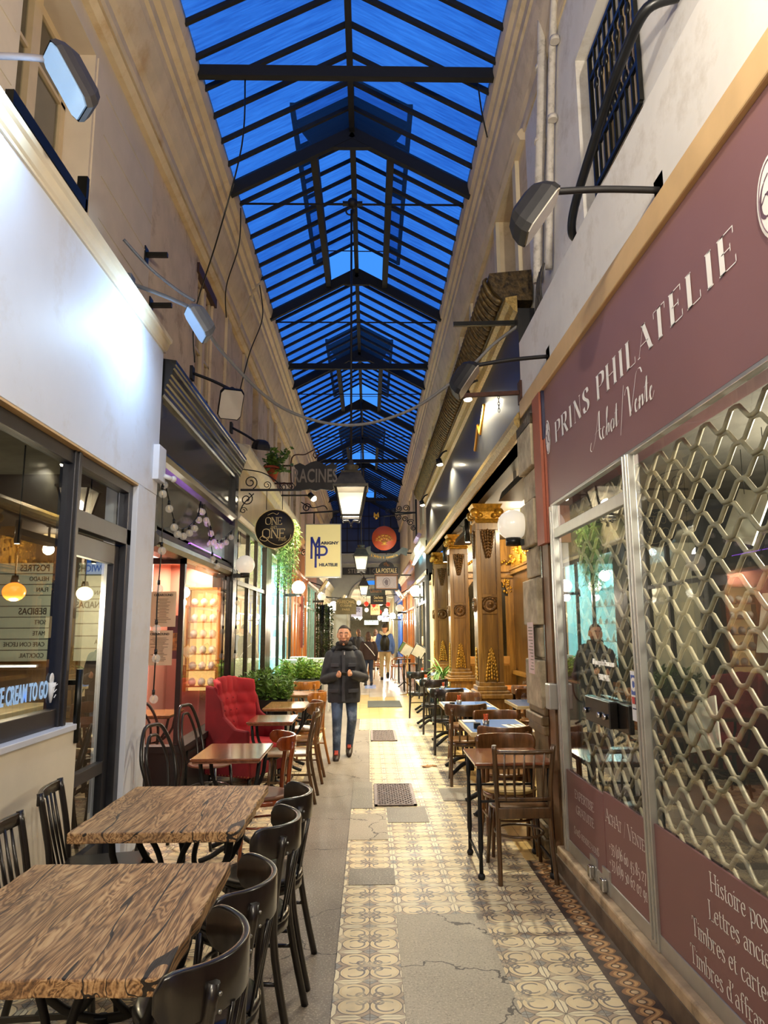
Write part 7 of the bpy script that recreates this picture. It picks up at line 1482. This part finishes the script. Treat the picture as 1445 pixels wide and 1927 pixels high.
m = MB(); m.ball(hd+Vector((0, -.056, -.1)), .064, 14, 10, (1.0, .9, .7)); b = m.build('beard', BEARD, man); b.scale = (1, 1, 1)
m = MB()
for s in (-1, 1): m.tube(cr([hd+1.12*Vector((s*.014, -.094, .022)), hd+1.12*Vector((s*.032, -.093, .028)), hd+1.12*Vector((s*.052, -.076, .02))], 4), [.004]*4+[.005]*4+[.002], 6); m.tube(cr([hd+1.12*Vector((s*.016, -.0905, -.008)), hd+1.12*Vector((s*.03, -.0925, -.013)), hd+1.12*Vector((s*.046, -.083, -.007))], 4), .002, 5)
m.build('brows', HAIR, man)
m = MB(); m.tube([hd+1.12*Vector((x, -.106+abs(x)*.5, -.069-abs(x)*.1)) for x in (-.026, -.012, 0, .012, .026)], .0035, 6); m.build('mouth', M('lips', '#8a4f45', .5), man)
m = MB(); m.lathe([(.1, 1.36), (.112, 1.40), (.108, 1.45), (.098, 1.495), (.085, 1.5), (.08, 1.45)], (0, -.005, 0), 20, sy=.95); m.tube([(.1*math.cos(a), -.01+.1*math.sin(a), 1.41+.012*math.sin(3*a)) for a in [i*PI/12 for i in range(24)]], .028, 8, True); m.tube([(.092*math.cos(a), -.012+.095*math.sin(a), 1.455+.01*math.cos(2*a)) for a in [i*PI/12 for i in range(24)]], .024, 8, True); sc_ = m.build('scarf', M('black_scarf', '#0f0f12', .9, 0, .2, 30), man); blend(sc_, .007, 3)
m = MB(); m.tube(cr([(-.15, .03, 1.36), (-.12, .11, 1.40), (0, .15, 1.40), (.12, .11, 1.40), (.15, .03, 1.36)], 6), .045, 8); hood = m.build('hood', JK, man); blend(hood, .01, 3)
JK2 = M('jacket_flap', '#2d2e35', .7, 0, .12, 14)
m = MB(); m.cbox((0, -.158, 1.05), (.045, .012, .66)); m.build('placket', JK2, man, bevel=.005)
for s in (-1, 1):
    m = MB(); m.cbox((s*.115, -.155, 1.19), (.115, .018, .05), Matrix.Rotation(s*.28, 3, 'Z')); m.build('chest_pocket', JK2, man, bevel=.006); m = MB(); m.cbox((s*.13, -.148, .86), (.14, .02, .05), Matrix.Rotation(s*.32, 3, 'Z')); m.build('hip_pocket', JK2, man, bevel=.006)
m = MB(); m.cbox((.012, -.165, 1.345), (.012, .008, .04)); m.build('zip_pull', M('steel_pull', '#c9c9c9', .3, .8), man)
for s, a in (('R', (-.09, -.12, .085)), ('L', (.07, .14, .13))): m = MB(); m.cbox(Vector(a)+Vector((0, -.075, .0)), (.05, .09, .02), Matrix.Rotation(.5, 3, 'X')); m.build('red_laces', M('red_laces', '#a33a2a', .7), man, bevel=.006)
m = MB(); m.cbox((.008, -.285, 1.085), (.075, .012, .045), Matrix.Rotation(.3, 3, 'X') @ Matrix.Rotation(.15, 3, 'Y')); p = m.build('phone', BLACK, None, bevel=.004); p.location = (-.335, 9.70, 0); tag(p, 'small dark device held between the hands of the bowed man', 'phone')
walk = dict(head=(0, -.01, 1.585), neck=(0, .02, 1.44), chest=(0, .01, 1.22), pelvis=(0, .02, .93), shoL=(.185, .01, 1.335), elbL=(.25, .05, 1.05), wriL=(.25, -.03, .82), shoR=(-.185, .01, 1.335), elbR=(-.25, .06, 1.05), wriR=(-.24, .0, .82), hipL=(.09, .02, .88), kneL=(.095, -.04, .49), ankL=(.09, .0, .085), hipR=(-.09, .02, .88), kneR=(-.09, -.06, .5), ankR=(-.085, .2, .24), toeR=(0, -.06, -.16))
HOOD = M('blue_hoodie', '#4a67a8', .85, 0, .15, 8, .1); CHINO = M('beige_chinos', '#b7a27c', .8, 0, .12, 8, .1)
bp = person('man in a blue hoodie and beige trousers walking away with a black backpack', (.53, 24.0, 0), PI, 1.08, walk, (HOOD, CHINO, M('black_sneaker', '#1c1c1e', .6), HAIR), .014, hem=.86)
m = MB(); m.tube(cr([(-.1, -.02, 1.42), (-.12, .08, 1.44), (0, .16, 1.36), (.12, .08, 1.44), (.1, -.02, 1.42)], 6), .05, 8); h_ = m.build('cream_hood', M('cream_hood', '#d8c8a8', .85), bp); blend(h_, .014, 3)
t = thing('backpack', 'black backpack on the back of the man in the blue hoodie', 'backpack', (.53, 24.0, 0), PI); t.scale = (1.08,)*3; m = MB(); m.ball((.0, .2, 1.12), .15, 14, 10, (1.0, .6, 1.7)); m.box(-.13, .13, .12, .25, .9, 1.2); q = m.build('bag', BLACK, t); blend(q, .014, 4)
for s in (-1, 1): m = MB(); m.tube(cr([(s*.09, .17, 1.34), (s*.11, .06, 1.425), (s*.12, -.08, 1.38), (s*.13, -.165, 1.2), (s*.15, .1, 1.0)], 5), .016, 6); m.build('strap', BLACK, t)
stand = dict(walk, ankR=(-.085, .0, .085), kneR=(-.09, -.02, .49)); stand.pop('toeR')
BRH = M('brown_hair', '#4a2e1c', .6, 0, .25, 40); DBR = M('dark_brown_jacket', '#2e1a14', .8, 0, .15, 10); NAVYJ = M('navy_coat', '#181a24', .8); BEIGE = M('beige_coat', '#c2a482', .8, 0, .1, 8)
wm = person('woman in a dark brown jacket with a white strap across her back, walking away', (-.02, 21.6, 0), PI+.15, .93, dict(walk, ankR=(-.085, .12, .14), toeR=(0, -.1, -.12)), (DBR, M('dark_jeans', '#2a3346', .8), SHOE, BRH), .014, female=True, hem=.82)
m = MB(); m.tube(cr([(.15, -.05, 1.36), (.1, .14, 1.3), (-.08, .165, 1.1), (-.2, .1, .95)], 6), .012, 6); m.build('white_strap', LETTER, wm)
person('far person in a beige coat standing beyond the woman with the strap', (.28, 30, 0), PI, .98, stand, (BEIGE, M('pale_trousers', '#b99f84', .8), SHOE, BRH), .016, female=True, hem=.45)
person('far person in a dark coat on the left behind the bowed man', (-.75, 26.5, 0), PI-.3, 1.0, stand, (NAVYJ, M('dark_jeans', '#2a3346'), SHOE, HAIR), .016, hem=.7)
person('far person in black turned toward the window in the middle distance', (-.42, 29, 0), PI+.8, .98, stand, (M('black_coat', '#141214', .8), M('dark_jeans', '#2a3346'), SHOE, BRH), .016, female=True, hem=.7)
